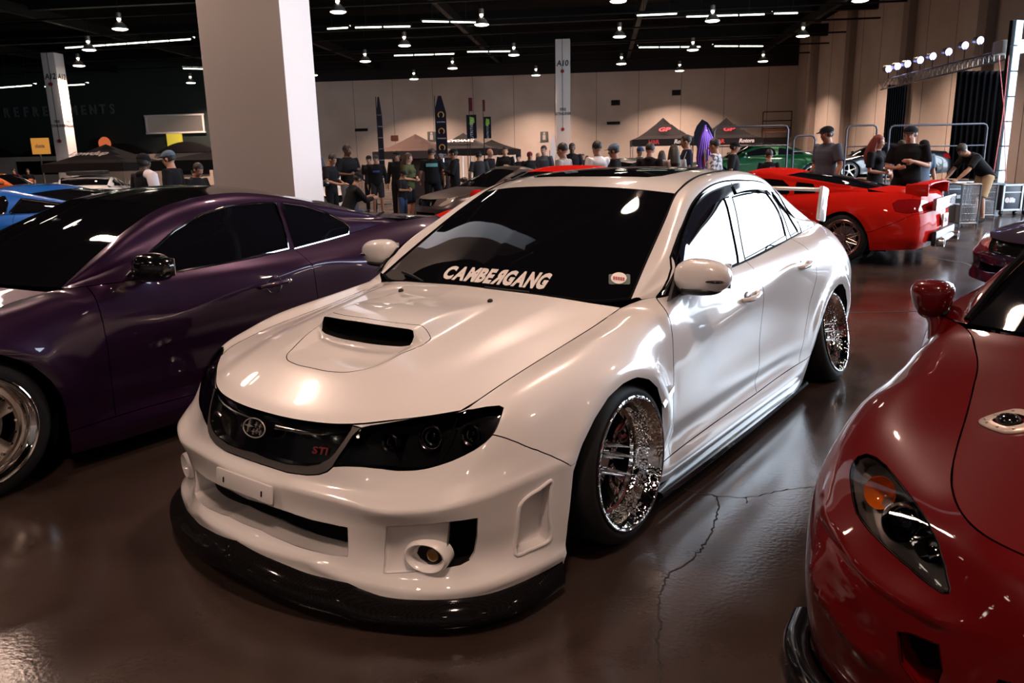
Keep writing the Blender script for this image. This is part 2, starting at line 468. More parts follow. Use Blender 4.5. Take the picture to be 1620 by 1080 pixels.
        for p in seg_pts:
            i, j = int(round(p[0] / s.su)), int(round(p[1] / s.sv))
            i0, j0 = max(i - 1, 0), max(j - 1, 0)
            dd = np.hypot(gu[i0:i + 2, j0:j + 2] - p[0], gv[i0:i + 2, j0:j + 2] - p[1])
            keep[i0:i + 2, j0:j + 2] &= dd > st * .38
        keep[0, :] = keep[-1, :] = True; keep[:, 0] = keep[:, -1] = True
        base = len(pts); gi = -np.ones((s.I, s.J), int)
        ks = np.argwhere(keep)
        for n_, (i, j) in enumerate(ks): gi[i, j] = base + n_
        pts += [np.array([gu[i, j], gv[i, j]]) for i, j in ks]
        for i in range(s.I - 1):
            edges.append((gi[i, 0], gi[i + 1, 0])); edges.append((gi[i, -1], gi[i + 1, -1]))
        for j in range(s.J - 1):
            edges.append((gi[0, j], gi[0, j + 1])); edges.append((gi[-1, j], gi[-1, j + 1]))
        vo, eo, fo, ov, oe, of = delaunay_2d_cdt([Vector(p) for p in pts], [tuple(int(a) for a in e) for e in edges], [], 0, 1e-6)
        uv = np.array([tuple(v) for v in vo]); con = set(tuple(sorted(e)) for e, o in zip(eo, oe) if len(o))
        F = np.array(fo, int); par = list(range(len(F)))
        def fd(a):
            while par[a] != a: par[a] = par[par[a]]; a = par[a]
            return a
        em = {}
        for k, f in enumerate(F):
            for a, b in ((f[0], f[1]), (f[1], f[2]), (f[2], f[0])):
                e = (a, b) if a < b else (b, a)
                if e in con: continue
                if e in em: par[fd(k)] = fd(em[e])
                else: em[e] = k
        s.cuv, s.cF = uv, F; s.cl = np.array([fd(k) for k in range(len(F))])
        s.cP = s.ev(uv) if getattr(s, 'V0', None) is None else s.pfn(s.ev(uv, s.V0)); s.cN = s.ev(uv, s.N); s.cN /= np.linalg.norm(s.cN, axis=1, keepdims=True) + 1e-12
        s.used = np.zeros(len(F), bool)
        return s
    def piece(s, seeds):
        """triangles of the pieces holding the seed points"""
        A, B, C = s.cuv[s.cF[:, 0]], s.cuv[s.cF[:, 1]], s.cuv[s.cF[:, 2]]
        cr = lambda p, q, r: (q[:, 0] - p[:, 0]) * (r[1] - p[:, 1]) - (q[:, 1] - p[:, 1]) * (r[0] - p[:, 0])
        sel = np.zeros(len(s.cF), bool)
        for p in s.uvs(seeds):
            a, b, c = cr(A, B, p), cr(B, C, p), cr(C, A, p)
            ins = ((a >= -1e-12) & (b >= -1e-12) & (c >= -1e-12)) | ((a <= 1e-12) & (b <= 1e-12) & (c <= 1e-12))
            k = int(np.argmax(ins)) if ins.any() else int(np.argmin(np.linalg.norm((A + B + C) / 3 - np.array(p), axis=1)))
            sel |= s.cl == s.cl[k]
        if (s.used & sel).any(): print('PIECE TAKEN TWICE', seeds); sel &= ~s.used
        s.used |= sel
        return s.cF[sel]
    def rest(s): 
        f = s.cF[~s.used]; return f

def panel(name, s, F, mt, parent, mirror='one', flange=0.012, inset=0.0024, off=0.0, thick=None, recess=None, wall_mat=None):
    """mirror: 'one' both halves in one mesh, 'pair' one object per side, 'left' this side only.
    recess: vector; the piece is pushed in by it and walls join it to its outline"""
    if len(F) == 0: print('EMPTY PIECE', name); return None
    if recess is None and flange and wall_mat is None: wall_mat = M['seal']
    ids = np.unique(F); mp = -np.ones(len(s.cP), int); mp[ids] = np.arange(len(ids))
    P = s.cP[ids].copy(); N = s.cN[ids]; f = mp[F]
    # orient
    a, b, c = P[f[:, 0]], P[f[:, 1]], P[f[:, 2]]; fn = np.cross(b - a, c - a); bad = (fn * N[f[:, 0]]).sum(1) < 0
    f[bad] = f[bad][:, ::-1]
    cnt = {}
    for t in f:
        for x, y in ((t[0], t[1]), (t[1], t[2]), (t[2], t[0])): cnt[(x, y)] = cnt.get((x, y), 0) + 1
    bd = [(x, y) for (x, y) in cnt if (y, x) not in cnt]
    if mirror == 'one': bd = [(x, y) for x, y in bd if not (abs(P[x][1]) < 1e-4 and abs(P[y][1]) < 1e-4)]
    P0 = P.copy()
    if recess is None and inset:
        acc = np.zeros_like(P)
        for x, y in bd:
            e = P[y] - P[x]; l = np.linalg.norm(e)
            if l < 1e-9: continue
            w = np.cross(N[x], e / l); acc[x] += w; acc[y] += w
        l = np.linalg.norm(acc, axis=1, keepdims=True); on = l[:, 0] > 1e-9
        dv = np.zeros_like(acc); dv[on] = acc[on] / l[on] * inset
        if mirror == 'one': dv[np.abs(P[:, 1]) < 1e-4, 1] = 0
        P = P + dv
    P = P + N * off
    nrm = [N]; vs = [P]; fs = [f]; mi = [np.zeros(len(f), int)]
    if recess is not None:
        rv = np.array(recess, float)
        vs = [P + rv]; fl = abs(rv).sum()
    if (flange or recess is not None) and bd:
        bv = sorted(set(x for e in bd for x in e)); k = {x: i for i, x in enumerate(bv)}
        base = len(P); nb = len(bv); Pb = P[bv]; Nb = N[bv]
        lo = (Pb + rv) if recess is not None else Pb - Nb * flange
        wn = np.zeros((len(bv), 3))
        W_ = []
        for x, y in bd:
            W_.append((base + k[y], base + k[x], base + nb + k[x], base + nb + k[y]))
            e = P0[y] - P0[x]; w = -np.cross(N[x], e); w /= np.linalg.norm(w) + 1e-12; wn[k[x]] += w; wn[k[y]] += w
        wn /= np.linalg.norm(wn, axis=1, keepdims=True) + 1e-9
        if recess is not None: wn = -wn; W_ = [w_[::-1] for w_ in W_]
        vs += [Pb, lo]; nrm += [wn, wn]
    else: W_ = []
    P = np.vstack(vs); NN = np.vstack(nrm)
    faces = [tuple(t) for t in f] + W_
    mis = [0] * len(f) + [1 if wall_mat else 0] * len(W_)
    def emit(nm, P, NN, faces, mis):
        me = bpy.data.meshes.new(nm); me.from_pydata([tuple(p) for p in P], [], [tuple(int(q) for q in t) for t in faces])
        me.polygons.foreach_set('use_smooth', [True] * len(me.polygons)); me.polygons.foreach_set('material_index', mis)
        me.update()
        me.normals_split_custom_set_from_vertices([tuple(q) for q in NN])
        return link_mesh(nm, me, [mt, wall_mat] if wall_mat else mt, parent)
    mr = np.array([1, -1, 1])
    if mirror == 'left': return emit(name, P, NN, faces, mis)
    if mirror == 'right': return emit(name, P * mr, NN * mr, [t[::-1] for t in faces], mis)
    if mirror == 'pair':
        return emit(name, P, NN, faces, mis), emit(name, P * mr, NN * mr, [t[::-1] for t in faces], mis)
    # join halves on the centre line
    n = len(P); nn = len(ids)
    key = [i if (i < nn and abs(P[i][1]) < 2e-4) else n + i for i in range(n)]
    faces2 = [tuple(key[q] for q in t[::-1]) for t in faces]
    return emit(name, np.vstack([P, P * mr]), np.vstack([NN, NN * mr]), faces + faces2, mis + mis)

def coons(F_, R_, C_, S_, hp=2.0, m=24, n=24):
    """F_ front edge and R_ rear edge (centre -> side), C_ centre line and S_ side edge (front -> rear)"""
    F_, R_ = curve(F_, n), curve(R_, n); C_, S_ = curve(C_, m), curve(S_, m)
    t = np.linspace(0, 1, m)[:, None, None]; s_ = np.linspace(0, 1, n)[None, :, None]
    def blend(sx):
        return ((1 - t) * F_[None] + t * R_[None] + (1 - sx) * C_[:, None] + sx * S_[:, None]
                - ((1 - t) * (1 - sx) * F_[0] + (1 - t) * sx * F_[-1] + t * (1 - sx) * R_[0] + t * sx * R_[-1]))
    A = blend(s_); B = blend(s_ ** hp); A[..., 2] = B[..., 2]
    return A
def seam_tube(s, uv, r, name, mt, parent, off=0.0, mirror=True):
    P = s.ev(np.array(uv)); N = s.ev(np.array(uv), s.N)
    out = []
    for sg in ((1, -1) if mirror else (1,)):
        q = [Vector((p[0], p[1] * sg, p[2])) + Vector((n[0], n[1] * sg, n[2])) * off for p, n in zip(P, N)]
        out.append(MB().tube(q, r, 6).build(name, mt, parent))
    return out
# ------------------------------------------------------------------ the hall
HR = Matrix.Rotation(HALL_A, 4, 'Z')
M['floor'] = mat('polished_concrete', (.09, .07, .06), .22, spec=.5)
add_noise(M['floor'], 1.1, (.024, .014, .011), (.058, .040, .033), 7, rough=(.10, .27), bump=.03, vec='Object', lo=.3, hi=.72, bscale=60)
M['wall'] = mat('cream_wall', (.50, .41, .36), .85)
add_noise(M['wall'], .5, (.66, .56, .49), (.74, .65, .58), 3, vec='Object')
M['wall_dark'] = mat('dark_painted_wall', (.012, .012, .013), .9)
M['wall_green'] = mat('green_wall', (.018, .030, .028), .85)
M['ceil'] = mat('black_ceiling', (.0025, .0025, .003), .95, spec=.1)
M['column'] = mat('column_paint', (.88, .84, .82), .6)
M['beam'] = mat('dark_steel', (.007, .0065, .006), .6, spec=.2)
def hbox(name, x0, x1, y0, y1, z0, z1, mt, kind='structure', parent=None):
    o = MB().box(((x0 + x1) / 2, (y0 + y1) / 2, (z0 + z1) / 2), (x1 - x0, y1 - y0, z1 - z0)).build(name, mt, parent)
    if not parent: o.matrix_world = HR
    if kind: o['kind'] = kind
    return o
def hmesh(name, mb, mt, kind='structure', parent=None):
    o = mb.build(name, mt, parent)
    if not parent: o.matrix_world = HR
    if kind: o['kind'] = kind
    return o
floor = hbox('floor', XL - .3, XR + .3, YF - .3, YB + .3, -.12, 0, M['floor'])
outside = hbox('floor_outside', XR + .3, XR + 12, -4, 30, -.14, -.02, mat('outdoor_paving', (.45, .44, .42), .8))
ceiling = hbox('ceiling', XL - .3, XR + .3, YF - .3, YB + .3, ZC, ZC + .2, M['ceil'])
ZW = 7.35
XG = -21.5
hbox('wall_back', XG, XR, YB, YB + .3, 0, ZW, M['wall']); hbox('wall_back_upper', XG, XR, YB - .05, YB + .3, ZW, ZC, M['wall_dark'])
hbox('wall_back_left', XL, XG, YB - 4, YB - 3.7, 0, ZC, M['wall_green'])
hbox('wall_left', XL - .3, XL, YF, YB, 0, ZC, M['wall_green'])
hbox('wall_front', XL, XR, YF - .3, YF, 0, ZC, M['wall'])
hbox('wall_left_return', XG - .25, XG, YB - 4, YB, 0, ZC, M['wall'])
rw = MB()
rw.box((XR + .15, (DOOR_Y1 + YB) / 2, ZC / 2), (.3, YB - DOOR_Y1, ZC)).box((XR + .15, (YF + DOOR_Y0) / 2, ZC / 2), (.3, DOOR_Y0 - YF, ZC)).box((XR + .15, (DOOR_Y0 + DOOR_Y1) / 2, (DOOR_H + ZC) / 2), (.3, DOOR_Y1 - DOOR_Y0, ZC - DOOR_H))
hmesh('wall_right', rw, M['wall'])
wp_ = MB()
for y in (31.5, 39.0, 47.5, 55): wp_.box((XR - .18, y, ZC / 2), (.36, .7, ZC))
hmesh('trim_1', wp_, mat('pilaster_paint', (.33, .27, .24), .8))
M['joint'] = mat('wall_joint', (.20, .16, .14), .9)
jn = MB()
for x in np.arange(XG + 3, XR, 3.05): jn.box((x, YB - .004, ZW / 2), (.03, .008, ZW))
for y in np.arange(28.6, YB, 2.9): jn.box((XR - .004, y, ZC / 2), (.008, .03, ZC))
hmesh('trim_2', jn, M['joint'])
# roof beams and pipes
bm_ = MB()
for y in np.arange(-10, YB, 9.0): bm_.box(((XL + XR) / 2, y, 8.7), (XR - XL, .30, .7))
for x in np.arange(-44, XR, 9.2): bm_.box((x, (YF + YB) / 2, 8.3), (.25, YB - YF, .45))
for y in np.arange(-6, YB, 4.5): bm_.tube([(XL, y, 7.85), (XR, y, 7.85)], .05, 6)
hmesh('trim_3', bm_, M['beam'])
# daylight comes through the loading door: its steel frame
df = MB().box((XR, DOOR_Y0 - .1, DOOR_H / 2), (.5, .2, DOOR_H)).box((XR, DOOR_Y1 + .1, DOOR_H / 2), (.5, .2, DOOR_H)).box((XR, (DOOR_Y0 + DOOR_Y1) / 2, DOOR_H + .1), (.5, DOOR_Y1 - DOOR_Y0 + .4, .2))
hmesh('door_1', df, M['beam'])
# floor cracks and joints (open lines in the slab)
M['crack'] = mat('crack', (.012, .009, .008), .9)
def ribbon(name, px, w, wob=0.0):
    pts = [at_z(u, v, .0015) for u, v in px]
    P = curve(pts, max(8, len(pts) * 6)); rnd = random.Random(len(px)); 
    if wob: P = [p + np.array([rnd.uniform(-wob, wob), rnd.uniform(-wob, wob), 0]) for p in P]
    V = []; 
    for k, p in enumerate(P):
        t = np.array(P[min(k + 1, len(P) - 1)]) - np.array(P[max(k - 1, 0)]); n = np.array([-t[1], t[0], 0]); n /= np.linalg.norm(n) + 1e-9
        ww = w * rnd.uniform(.5, 1.2); V += [p + n * ww / 2, p - n * ww / 2]
    inv = HR.inverted(); V = [inv @ Vector(v) for v in V]
    o = mesh(name, V, [(2 * i, 2 * i + 1, 2 * i + 3, 2 * i + 2) for i in range(len(P) - 1)], M['crack'], floor)
    return o
ribbon('floor_crack', [(1080,772),(1105,780),(1128,783),(1137,800),(1131,822),(1120,850),(1105,872),(1085,892),(1062,905),(1050,925),(1042,955),(1045,985),(1040,1020),(1046,1050),(1042,1079)], .006, .006)
ribbon('floor_crack', [(1128,783),(1180,786),(1235,775),(1295,768)], .004, .005)
ribbon('floor_crack', [(1340,494),(1400,493),(1455,492)], .02)
ribbon('floor_crack', [(1480,408),(1520,415),(1552,434)], .05, .02)
ribbon('floor_crack', [(1180,786),(1182,795)], .004, .003)

# ------------------------------------------------------------------ lamps
M['bell'] = mat('lamp_reflector', (.30, .28, .26), .4, metal=.6)
M['bulb'] = mat('lamp_glow', (1, 1, 1), .5, emit=(1.0, .85, .7), estr=14)
M['tube'] = mat('fluorescent_tube', (1, 1, 1), .5, emit=(.93, 1.0, .80), estr=5.0)
bell0 = None
ORD = ['first', 'second', 'third', 'fourth', 'fifth', 'sixth', 'seventh', 'eighth', 'ninth', 'tenth', 'eleventh', 'twelfth', 'thirteenth', 'fourteenth', 'fifteenth', 'sixteenth', 'seventeenth', 'eighteenth', 'nineteenth', 'twentieth'] + ['twenty-' + q for q in ('first', 'second', 'third', 'fourth', 'fifth', 'sixth')]
for k, (p, lo) in enumerate(zip(LAMP_POS, LAMP_OBJ)):
    t_ = empty('high_bay_light', p, 0, None, 'ceiling light', 'bell shaped lamps hanging from the dark roof')
    if bell0 is None:
        bell0 = MB().lathe([(.31, .0), (.30, .02), (.22, .16), (.12, .26), (.07, .30)], 24).build('reflector', M['bell'])
        box0 = MB().lathe([(.0, .62), (.10, .62), (.11, .42), (.08, .42)], 12).build('gear_housing', M['bell'])
        glow0 = MB().ell((0, 0, .37), (.075, .075, .05), seg=10, ring=6).build('lamp_neck', M['bulb'])
        rod0 = MB().tube([(0, 0, .62), (0, 0, ZC - LAMP_Z)], .012, 6).build('hanging_rod', M['beam'])
        mouth0 = MB().lathe([(.296, -.002), (.24, -.030), (.12, -.045), (.0, -.050)], 20).build('lamp_glass', M['bulb'])
        ch = (bell0, box0, glow0, rod0, mouth0)
    else: ch = tuple(o.copy() for o in (bell0, box0, glow0, rod0, mouth0)); [COL.objects.link(o) for o in ch]
    for o in ch: o.parent = t_
    lo.parent = t_; lo.location = (0, 0, -.055)
    h_ = unhall(p)
    if k < len(LAMPS_SEEN):
        rk = sorted(LAMPS_SEEN).index(LAMPS_SEEN[k]); hi = 'upper' if LAMPS_SEEN[k][1] < 60 else ('middle' if LAMPS_SEEN[k][1] < 100 else 'lower')
        t_['label'] = 'bell lamp hanging in the %s part of the dark roof, %s from the left' % (hi, ORD[rk])
    else: t_['label'] = 'bell shaped warm lamp hanging over the near part of the hall'; t_['group'] = 'bell lamps over the near part of the hall'
# fluorescent rows
FL = [((105,77),(305,63)),((0,131),(52,127)),((70,125),(135,121)),((288,109),(322,110)),((518,47),(553,45)),((561,45),(651,43)),((666,35),(755,37)),((623,89),(720,86)),((738,83),(808,82)),
      ((1005,26),(1073,23)),((1084,28),(1210,24)),((1222,23),(1262,22)),((1009,76),(1108,75)),((1128,74),(1207,74))]
for a, b in FL:
    p, q = at_z(a[0], a[1], 7.15), at_z(b[0], b[1], 7.15)
    if p.y > 52: p, q = p * (50 / p.y), q * (50 / p.y); p.z = q.z = 7.15 - .9
    q = p + (q - p).normalized() * (q - p).length; q.z = p.z
    # keep the row straight and level
    mid = (p + q) / 2; L_ = (q - p).length; an = math.atan2(q.y - p.y, q.x - p.x)
    t_ = empty('fluorescent_light', mid, an, 'row of white fluorescent tubes under the roof, %s row counting from the left' % ORD[sorted(a_[0] for a_, b_ in FL).index(a[0])], 'ceiling light', 'fluorescent rows under the roof')
    n = max(1, int(round(L_ / 1.25)))
    MB().box((0, 0, .10), (L_, .22, .06)).tube([(-L_ * .3, 0, .12), (-L_ * .3, 0, ZC - mid.z - .03)], .012, 5).tube([(L_ * .3, 0, .12), (L_ * .3, 0, ZC - mid.z - .03)], .012, 5).build('fitting', M['beam'], t_)
    for i in range(n):
        x0 = -L_ / 2 + L_ * (i + .04) / n; x1 = -L_ / 2 + L_ * (i + .96) / n
        for yy in (-.10, .22):
            MB().tube([(x0, yy, .02 + (.12 if yy > 0 else 0)), (x1, yy, .02 + (.12 if yy > 0 else 0))], .03, 6).build('tube', M['tube'], t_)

# ------------------------------------------------------------------ columns
M['ink'] = mat('black_lettering', (.02, .02, .02), .7)
M['redpaint'] = mat('red_fitting', (.30, .02, .02), .5)
def column(c, w, label, txt=None, hgt=ZC):
    o = empty('column', (c.x, c.y, 0), HALL_A, label, 'column')
    MB().box((0, 0, hgt / 2), (w, w, hgt), bev=.012).build('shaft', M['column'], o)
    if txt:
        for (ori, xd) in (((0, -w / 2 - .002), (1, 0, 0)), ((w / 2 + .002, 0), (0, 1, 0))):
            sign_text('lettering', txt, M['ink'], (ori[0], ori[1], 6.35), xd, (0, 0, 1), .42, o, sx=.9, bold=.01, shear=.12)
            sign_text('lettering', 'FIRE', M['ink'], (ori[0], ori[1], 3.95), xd, (0, 0, 1), .2, o, sx=.9, bold=.006)
            sign_text('lettering', 'EXTINGUISHER', M['ink'], (ori[0], ori[1], 3.72), xd, (0, 0, 1), .2, o, sx=.62, bold=.006)
        for z in (5.95, 2.9): MB().lathe([(.0, -.06), (.09, -.06), (.10, 0)], 14, 0, 'y').build('alarm_fitting', M['redpaint'], o, (-.02, -w / 2, z))
        MB().tube([(-.02, -w / 2 - .01, hgt), (-.02, -w / 2 - .01, 2.9)], .012, 5).build('conduit', M['beam'], o)
    return o
c0 = at_depth(421, 200, 8.35); c0.z = 0
column(c0, .86, 'thick pale square column standing just behind the purple coupe')
column(at_depth(891, 150, 43), .78, 'distant pale column marked A10 with two red fittings', 'A10', 7.6)
column(at_depth(99, 200, 44), .78, 'distant pale column marked A12 on two faces, far left', 'A12', 7.6)
# ------------------------------------------------------------------ the white sedan in the middle
CX, CY, CYAW = -0.31675685, 3.18974161, -2.21883873
wcar = empty('sedan', (CX, CY, 0), CYAW, 'white slammed four-door sedan with hood scoop, black windows and chrome wheels, centre', 'car')
WM = Matrix.Translation((CX, CY, 0)) @ Matrix.Rotation(CYAW, 4, 'Z')

LG = [  # columns from the nose centre round the left side to the tail centre; rows from the bottom edge up
 [(1.024,0,.105),(1.015,0,.17),(.985,0,.235),(.962,0,.31),(.952,0,.40),(.925,0,.435),(.905,0,.49),(.885,0,.545),(.865,0,.590)],
 [(1.006,.2,.100),(.995,.2,.165),(.965,.2,.235),(.945,.2,.31),(.936,.2,.398),(.912,.2,.435),(.892,.2,.49),(.872,.2,.545),(.85,.2,.592)],
 [(.958,.38,.082),(.945,.38,.15),(.920,.385,.228),(.905,.385,.31),(.902,.385,.39),(.878,.37,.430),(.860,.365,.485),(.832,.368,.545),(.80,.373,.600)],
 [(.90,.545,.058),(.872,.545,.12),(.842,.538,.21),(.848,.545,.31),(.858,.553,.378),(.820,.535,.425),(.788,.525,.470),(.745,.525,.55),(.695,.532,.622)],
 [(.80,.71,.055),(.79,.715,.12),(.760,.695,.21),(.766,.700,.31),(.770,.708,.398),(.733,.69,.450),(.700,.672,.500),(.655,.66,.575),(.60,.648,.640)],
 [(.70,.80,.06),(.695,.80,.13),(.670,.778,.21),(.677,.783,.31),(.675,.786,.418),(.645,.768,.485),(.615,.757,.558),(.575,.73,.625),(.53,.668,.664)],
 [(.56,.862,.075),(.56,.862,.15),(.548,.846,.22),(.548,.851,.31),(.545,.853,.445),(.535,.838,.515),(.52,.81,.600),(.49,.76,.665),(.44,.675,.685)],
 [(.40,.895,.08),(.40,.90,.16),(.40,.905,.23),(.40,.906,.32),(.40,.900,.462),(.395,.882,.55),(.385,.845,.64),(.36,.775,.700),(.33,.68,.706)],
 [(.20,.895,.108),(.20,.905,.16),(.20,.912,.24),(.20,.917,.36),(.20,.917,.50),(.20,.908,.60),(.20,.870,.685),(.19,.79,.735),(.17,.68,.729)],
 [(0,.89,.108),(0,.90,.16),(0,.912,.24),(0,.92,.36),(0,.922,.52),(0,.914,.63),(0,.875,.715),(-.01,.79,.762),(-.03,.68,.757)],
 [(-.20,.88,.108),(-.20,.89,.16),(-.20,.895,.24),(-.20,.905,.36),(-.20,.91,.50),(-.20,.905,.62),(-.20,.87,.72),(-.20,.80,.782),(-.21,.682,.786)],
 [(-.34,.87,.105),(-.34,.885,.155),(-.34,.885,.25),(-.35,.888,.35),(-.36,.888,.48),(-.36,.882,.60),(-.36,.862,.72),(-.355,.80,.80),(-.352,.682,.813)],
 [(-.42,.87,.095),(-.42,.884,.155),(-.42,.87,.25),(-.42,.882,.34),(-.42,.885,.48),(-.42,.882,.60),(-.42,.868,.72),(-.415,.835,.795),(-.405,.745,.843)],
 [(-.50,.868,.09),(-.50,.884,.155),(-.50,.865,.25),(-.50,.88,.34),(-.50,.884,.48),(-.50,.882,.585),(-.50,.873,.70),(-.50,.845,.80),(-.50,.811,.852)],
 [(-.90,.865,.08),(-.90,.882,.15),(-.90,.858,.25),(-.90,.876,.34),(-.90,.876,.48),(-.90,.884,.652),(-.90,.868,.735),(-.90,.842,.82),(-.90,.805,.872)],
 [(-1.42,.862,.075),(-1.42,.880,.15),(-1.42,.855,.25),(-1.42,.872,.34),(-1.42,.872,.50),(-1.42,.886,.724),(-1.42,.868,.79),(-1.42,.838,.845),(-1.42,.795,.885)],
 [(-1.95,.86,.075),(-1.95,.88,.15),(-1.95,.865,.25),(-1.95,.885,.34),(-1.95,.888,.50),(-1.95,.890,.78),(-1.95,.868,.82),(-1.95,.825,.865),(-1.95,.765,.905)],
 [(-2.25,.87,.09),(-2.25,.885,.16),(-2.25,.90,.25),(-2.25,.912,.34),(-2.25,.918,.50),(-2.25,.912,.70),(-2.25,.88,.80),(-2.25,.815,.868),(-2.25,.735,.913)],
 [(-2.62,.88,.10),(-2.62,.90,.18),(-2.62,.915,.26),(-2.62,.93,.36),(-2.62,.934,.52),(-2.62,.922,.68),(-2.62,.88,.795),(-2.62,.79,.882),(-2.62,.70,.920)],
 [(-2.95,.87,.13),(-2.95,.89,.2),(-2.95,.905,.28),(-2.95,.915,.38),(-2.95,.915,.52),(-2.95,.905,.66),(-2.95,.865,.77),(-2.95,.77,.875),(-2.95,.665,.926)],
 [(-3.22,.82,.16),(-3.22,.84,.24),(-3.24,.85,.32),(-3.24,.85,.42),(-3.24,.848,.54),(-3.23,.84,.66),(-3.22,.80,.76),(-3.20,.71,.875),(-3.18,.62,.930)],
 [(-3.42,.70,.18),(-3.45,.71,.26),(-3.46,.72,.34),(-3.46,.72,.44),(-3.46,.71,.56),(-3.44,.70,.68),(-3.42,.67,.78),(-3.38,.59,.885),(-3.35,.52,.935)],
 [(-3.52,.35,.2),(-3.56,.36,.27),(-3.58,.36,.35),(-3.58,.36,.45),(-3.57,.36,.57),(-3.55,.35,.70),(-3.52,.34,.80),(-3.47,.32,.895),(-3.43,.30,.945)],
 [(-3.54,0,.2),(-3.58,0,.27),(-3.60,0,.35),(-3.60,0,.45),(-3.59,0,.57),(-3.57,0,.70),(-3.54,0,.80),(-3.49,0,.90),(-3.45,0,.948)],
]
def arch_pts(cx, R0, zt, x0=None, x1=None, zb=0.0, cz=0.30, n=22, ya=0.9):
    out = [(cx + R0, ya, zb)]
    for k in range(n + 1):
        a = math.pi * k / n
        out.append((cx + R0 * math.cos(a), ya, cz + (zt - cz) * math.sin(a) ** 0.9))
    return out + [(cx - R0, ya, zb)]
FA = [(.40, .9, .0), (.392, .9, .25), (.372, .9, .42), (.32, .9, .502), (.25, .9, .562), (.16, .9, .610), (.06, .9, .634), (-.04, .9, .634), (-.13, .9, .607), (-.21, .9, .556), (-.27, .9, .48), (-.305, .9, .38), (-.32, .9, .25), (-.325, .9, .0)]
RA = [(-2.235, .9, .0), (-2.25, .9, .22), (-2.29, .9, .36), (-2.35, .9, .46), (-2.43, .9, .545), (-2.52, .9, .60), (-2.60, .9, .615), (-2.70, .9, .605), (-2.80, .9, .55), (-2.88, .9, .46), (-2.93, .9, .34), (-2.95, .9, .2), (-2.955, .9, .0)]
def flares(V):
    x, z = V[..., 0], V[..., 2]
    side = np.clip((V[..., 1] - .6) / .2, 0, 1)
    for (cx, rx, rz) in ((.02, .36, .335), (-2.61, .345, .315)):
        r = np.hypot((x - cx) / rx, (z - .30) / rz)
        up = np.clip((z - .25) / .2, 0, 1)
        bump = .016 * np.exp(-((r - 1.10) / .13) ** 2) * side * up
        if cx > -1: bump = bump * np.clip((.46 - x) / .15, 0, 1)
        V[..., 1] += bump
    # sharp crease across the bumper, with an overhang under it
    y = V[..., 1]; zc = np.interp(y, [0, .2, .385, .555, .71, .786, .853, .90], [.400, .400, .392, .380, .398, .419, .446, .468])
    fw_ = np.clip((x - .36) / .05, 0, 1); d = .011 * np.where(z < zc, np.exp(-(zc - z) / .045), np.exp(-(z - zc) / .010)) * fw_
    zc2 = np.interp(y, [0, .3, .45, .60, .9], [.195, .185, .140, .122, .14]); d = d + .013 * np.exp(-((z - zc2) / .018) ** 2) * fw_
    gu = np.gradient(V, axis=0); t_ = gu[..., :2] / (np.linalg.norm(gu[..., :2], axis=2, keepdims=True) + 1e-9)
    V[..., 0] += t_[..., 1] * d; V[..., 1] += -t_[..., 0] * d * (V[..., 1] > 1e-4)
    # hollow along the lower doors
    d = np.exp(-((z - .43) / .10) ** 2) * np.clip((-x - .55) / .25, 0, 1) * np.clip((x + 2.2) / .25, 0, 1)
    V[..., 1] -= .002 * d
    return V
LS = Surf(LG, .017, True, True, flares, flip=False, world=WM)
print('LS', LS.V.shape, 'N', LS.N[10, 5], LS.N[LS.I // 2, LS.J // 2])

hl = [(527.8,737.8),(536,726),(548,707),(559,690),(572,677),(588,673.5),(640,665),(700,655.5),(740,648.5),(770,643.5),(790,641.8),(796,645),(793,656),(787,672),(779,687.8),(768,699),(750,711.5),(725,724),(700,733.5),(678,740),(655,743.5),(630,744),(605,741),(575,738),(550,737)]
# grille outer outline (left half), from the centre of the hood edge round to the centre bottom
gr = [(.866,0,.588),(.85,.2,.591),(559.5,673.5),(572,677),(559,690),(548,707),(527.8,737.8),(518,746),(505,750.5),(486,751.5),(455,747.5),(425,738),(396,728.5)]
gri = [(557,674.5),(555,680),(546,694),(531,715),(521,725),(505,733.5),(488,736),(455,733),(425,724),(395.5,714)]
gblack = None
lowint = [(389,786.5),(420,797.5),(460,811),(493,822),(522.6,828.5),(549.7,834),(550.2,855),(549.7,880),(522,877),(492,870),(467,862.5),(430,847),(413.7,838),(381,824)]
fog = [(612,833),(660,830),(700,826.5),(755.6,819.5),(754.5,850),(750,874),(742,886),(728,893),(690,900),(650,904.5),(607,906.5),(609,870)]
vent = [(822,800),(826,794),(835,785),(850,775.5),(873,761),(871.5,775),(869,810),(865,857),(852,863.5),(835,870.5),(820,877.5),(816,877),(814.5,870),(817,840),(820,810)]
hood_seam = [(572,677),(640,665),(700,655.5),(740.7,647.4),(770,626),(805.7,600),(820,590.5),(870,560),(930,522),(982,488.6)]
bot = [(377,857.5),(413.7,878),(460,897),(485.6,909),(520,916.5),(550,922.5),(563,928.5),(591,944.5),(615,948.5),(650,949.3),(692,949),(748,944.5),(800,932),(828.5,920),(889.6,888)]
fogdiv = [(711.5,822),(707,855),(704,905)]
fb = [(779.6,687.8),(800,693),(820,700.5),(850,712),(880,725),(903,737),(.31,.90,.455)]           # fender / bumper
door_f = [(1056,745),(1056,640),(1054,600),(1050,560),(1045,520),(1041,484)]
u0 = lambda z: LS.near((-.5, .9, z))
S_doorf = [(-.452,.785,.848),(-.432,.85,.78),(-.42,.88,.6),(-.42,.88,.45),(-.42,.88,.3),(-.42,.87,.19)]
S_sill = [(-.30,.88,.205),(-.42,.87,.20),(-.9,.87,.205),(-1.42,.87,.205),(-1.95,.87,.212),(-2.2,.88,.225),(-2.27,.9,.24)]
S_doorm = [(-1.40,.80,.90),(-1.405,.84,.84),(-1.42,.88,.72),(-1.44,.87,.5),(-1.45,.87,.35),(-1.45,.87,.205)]
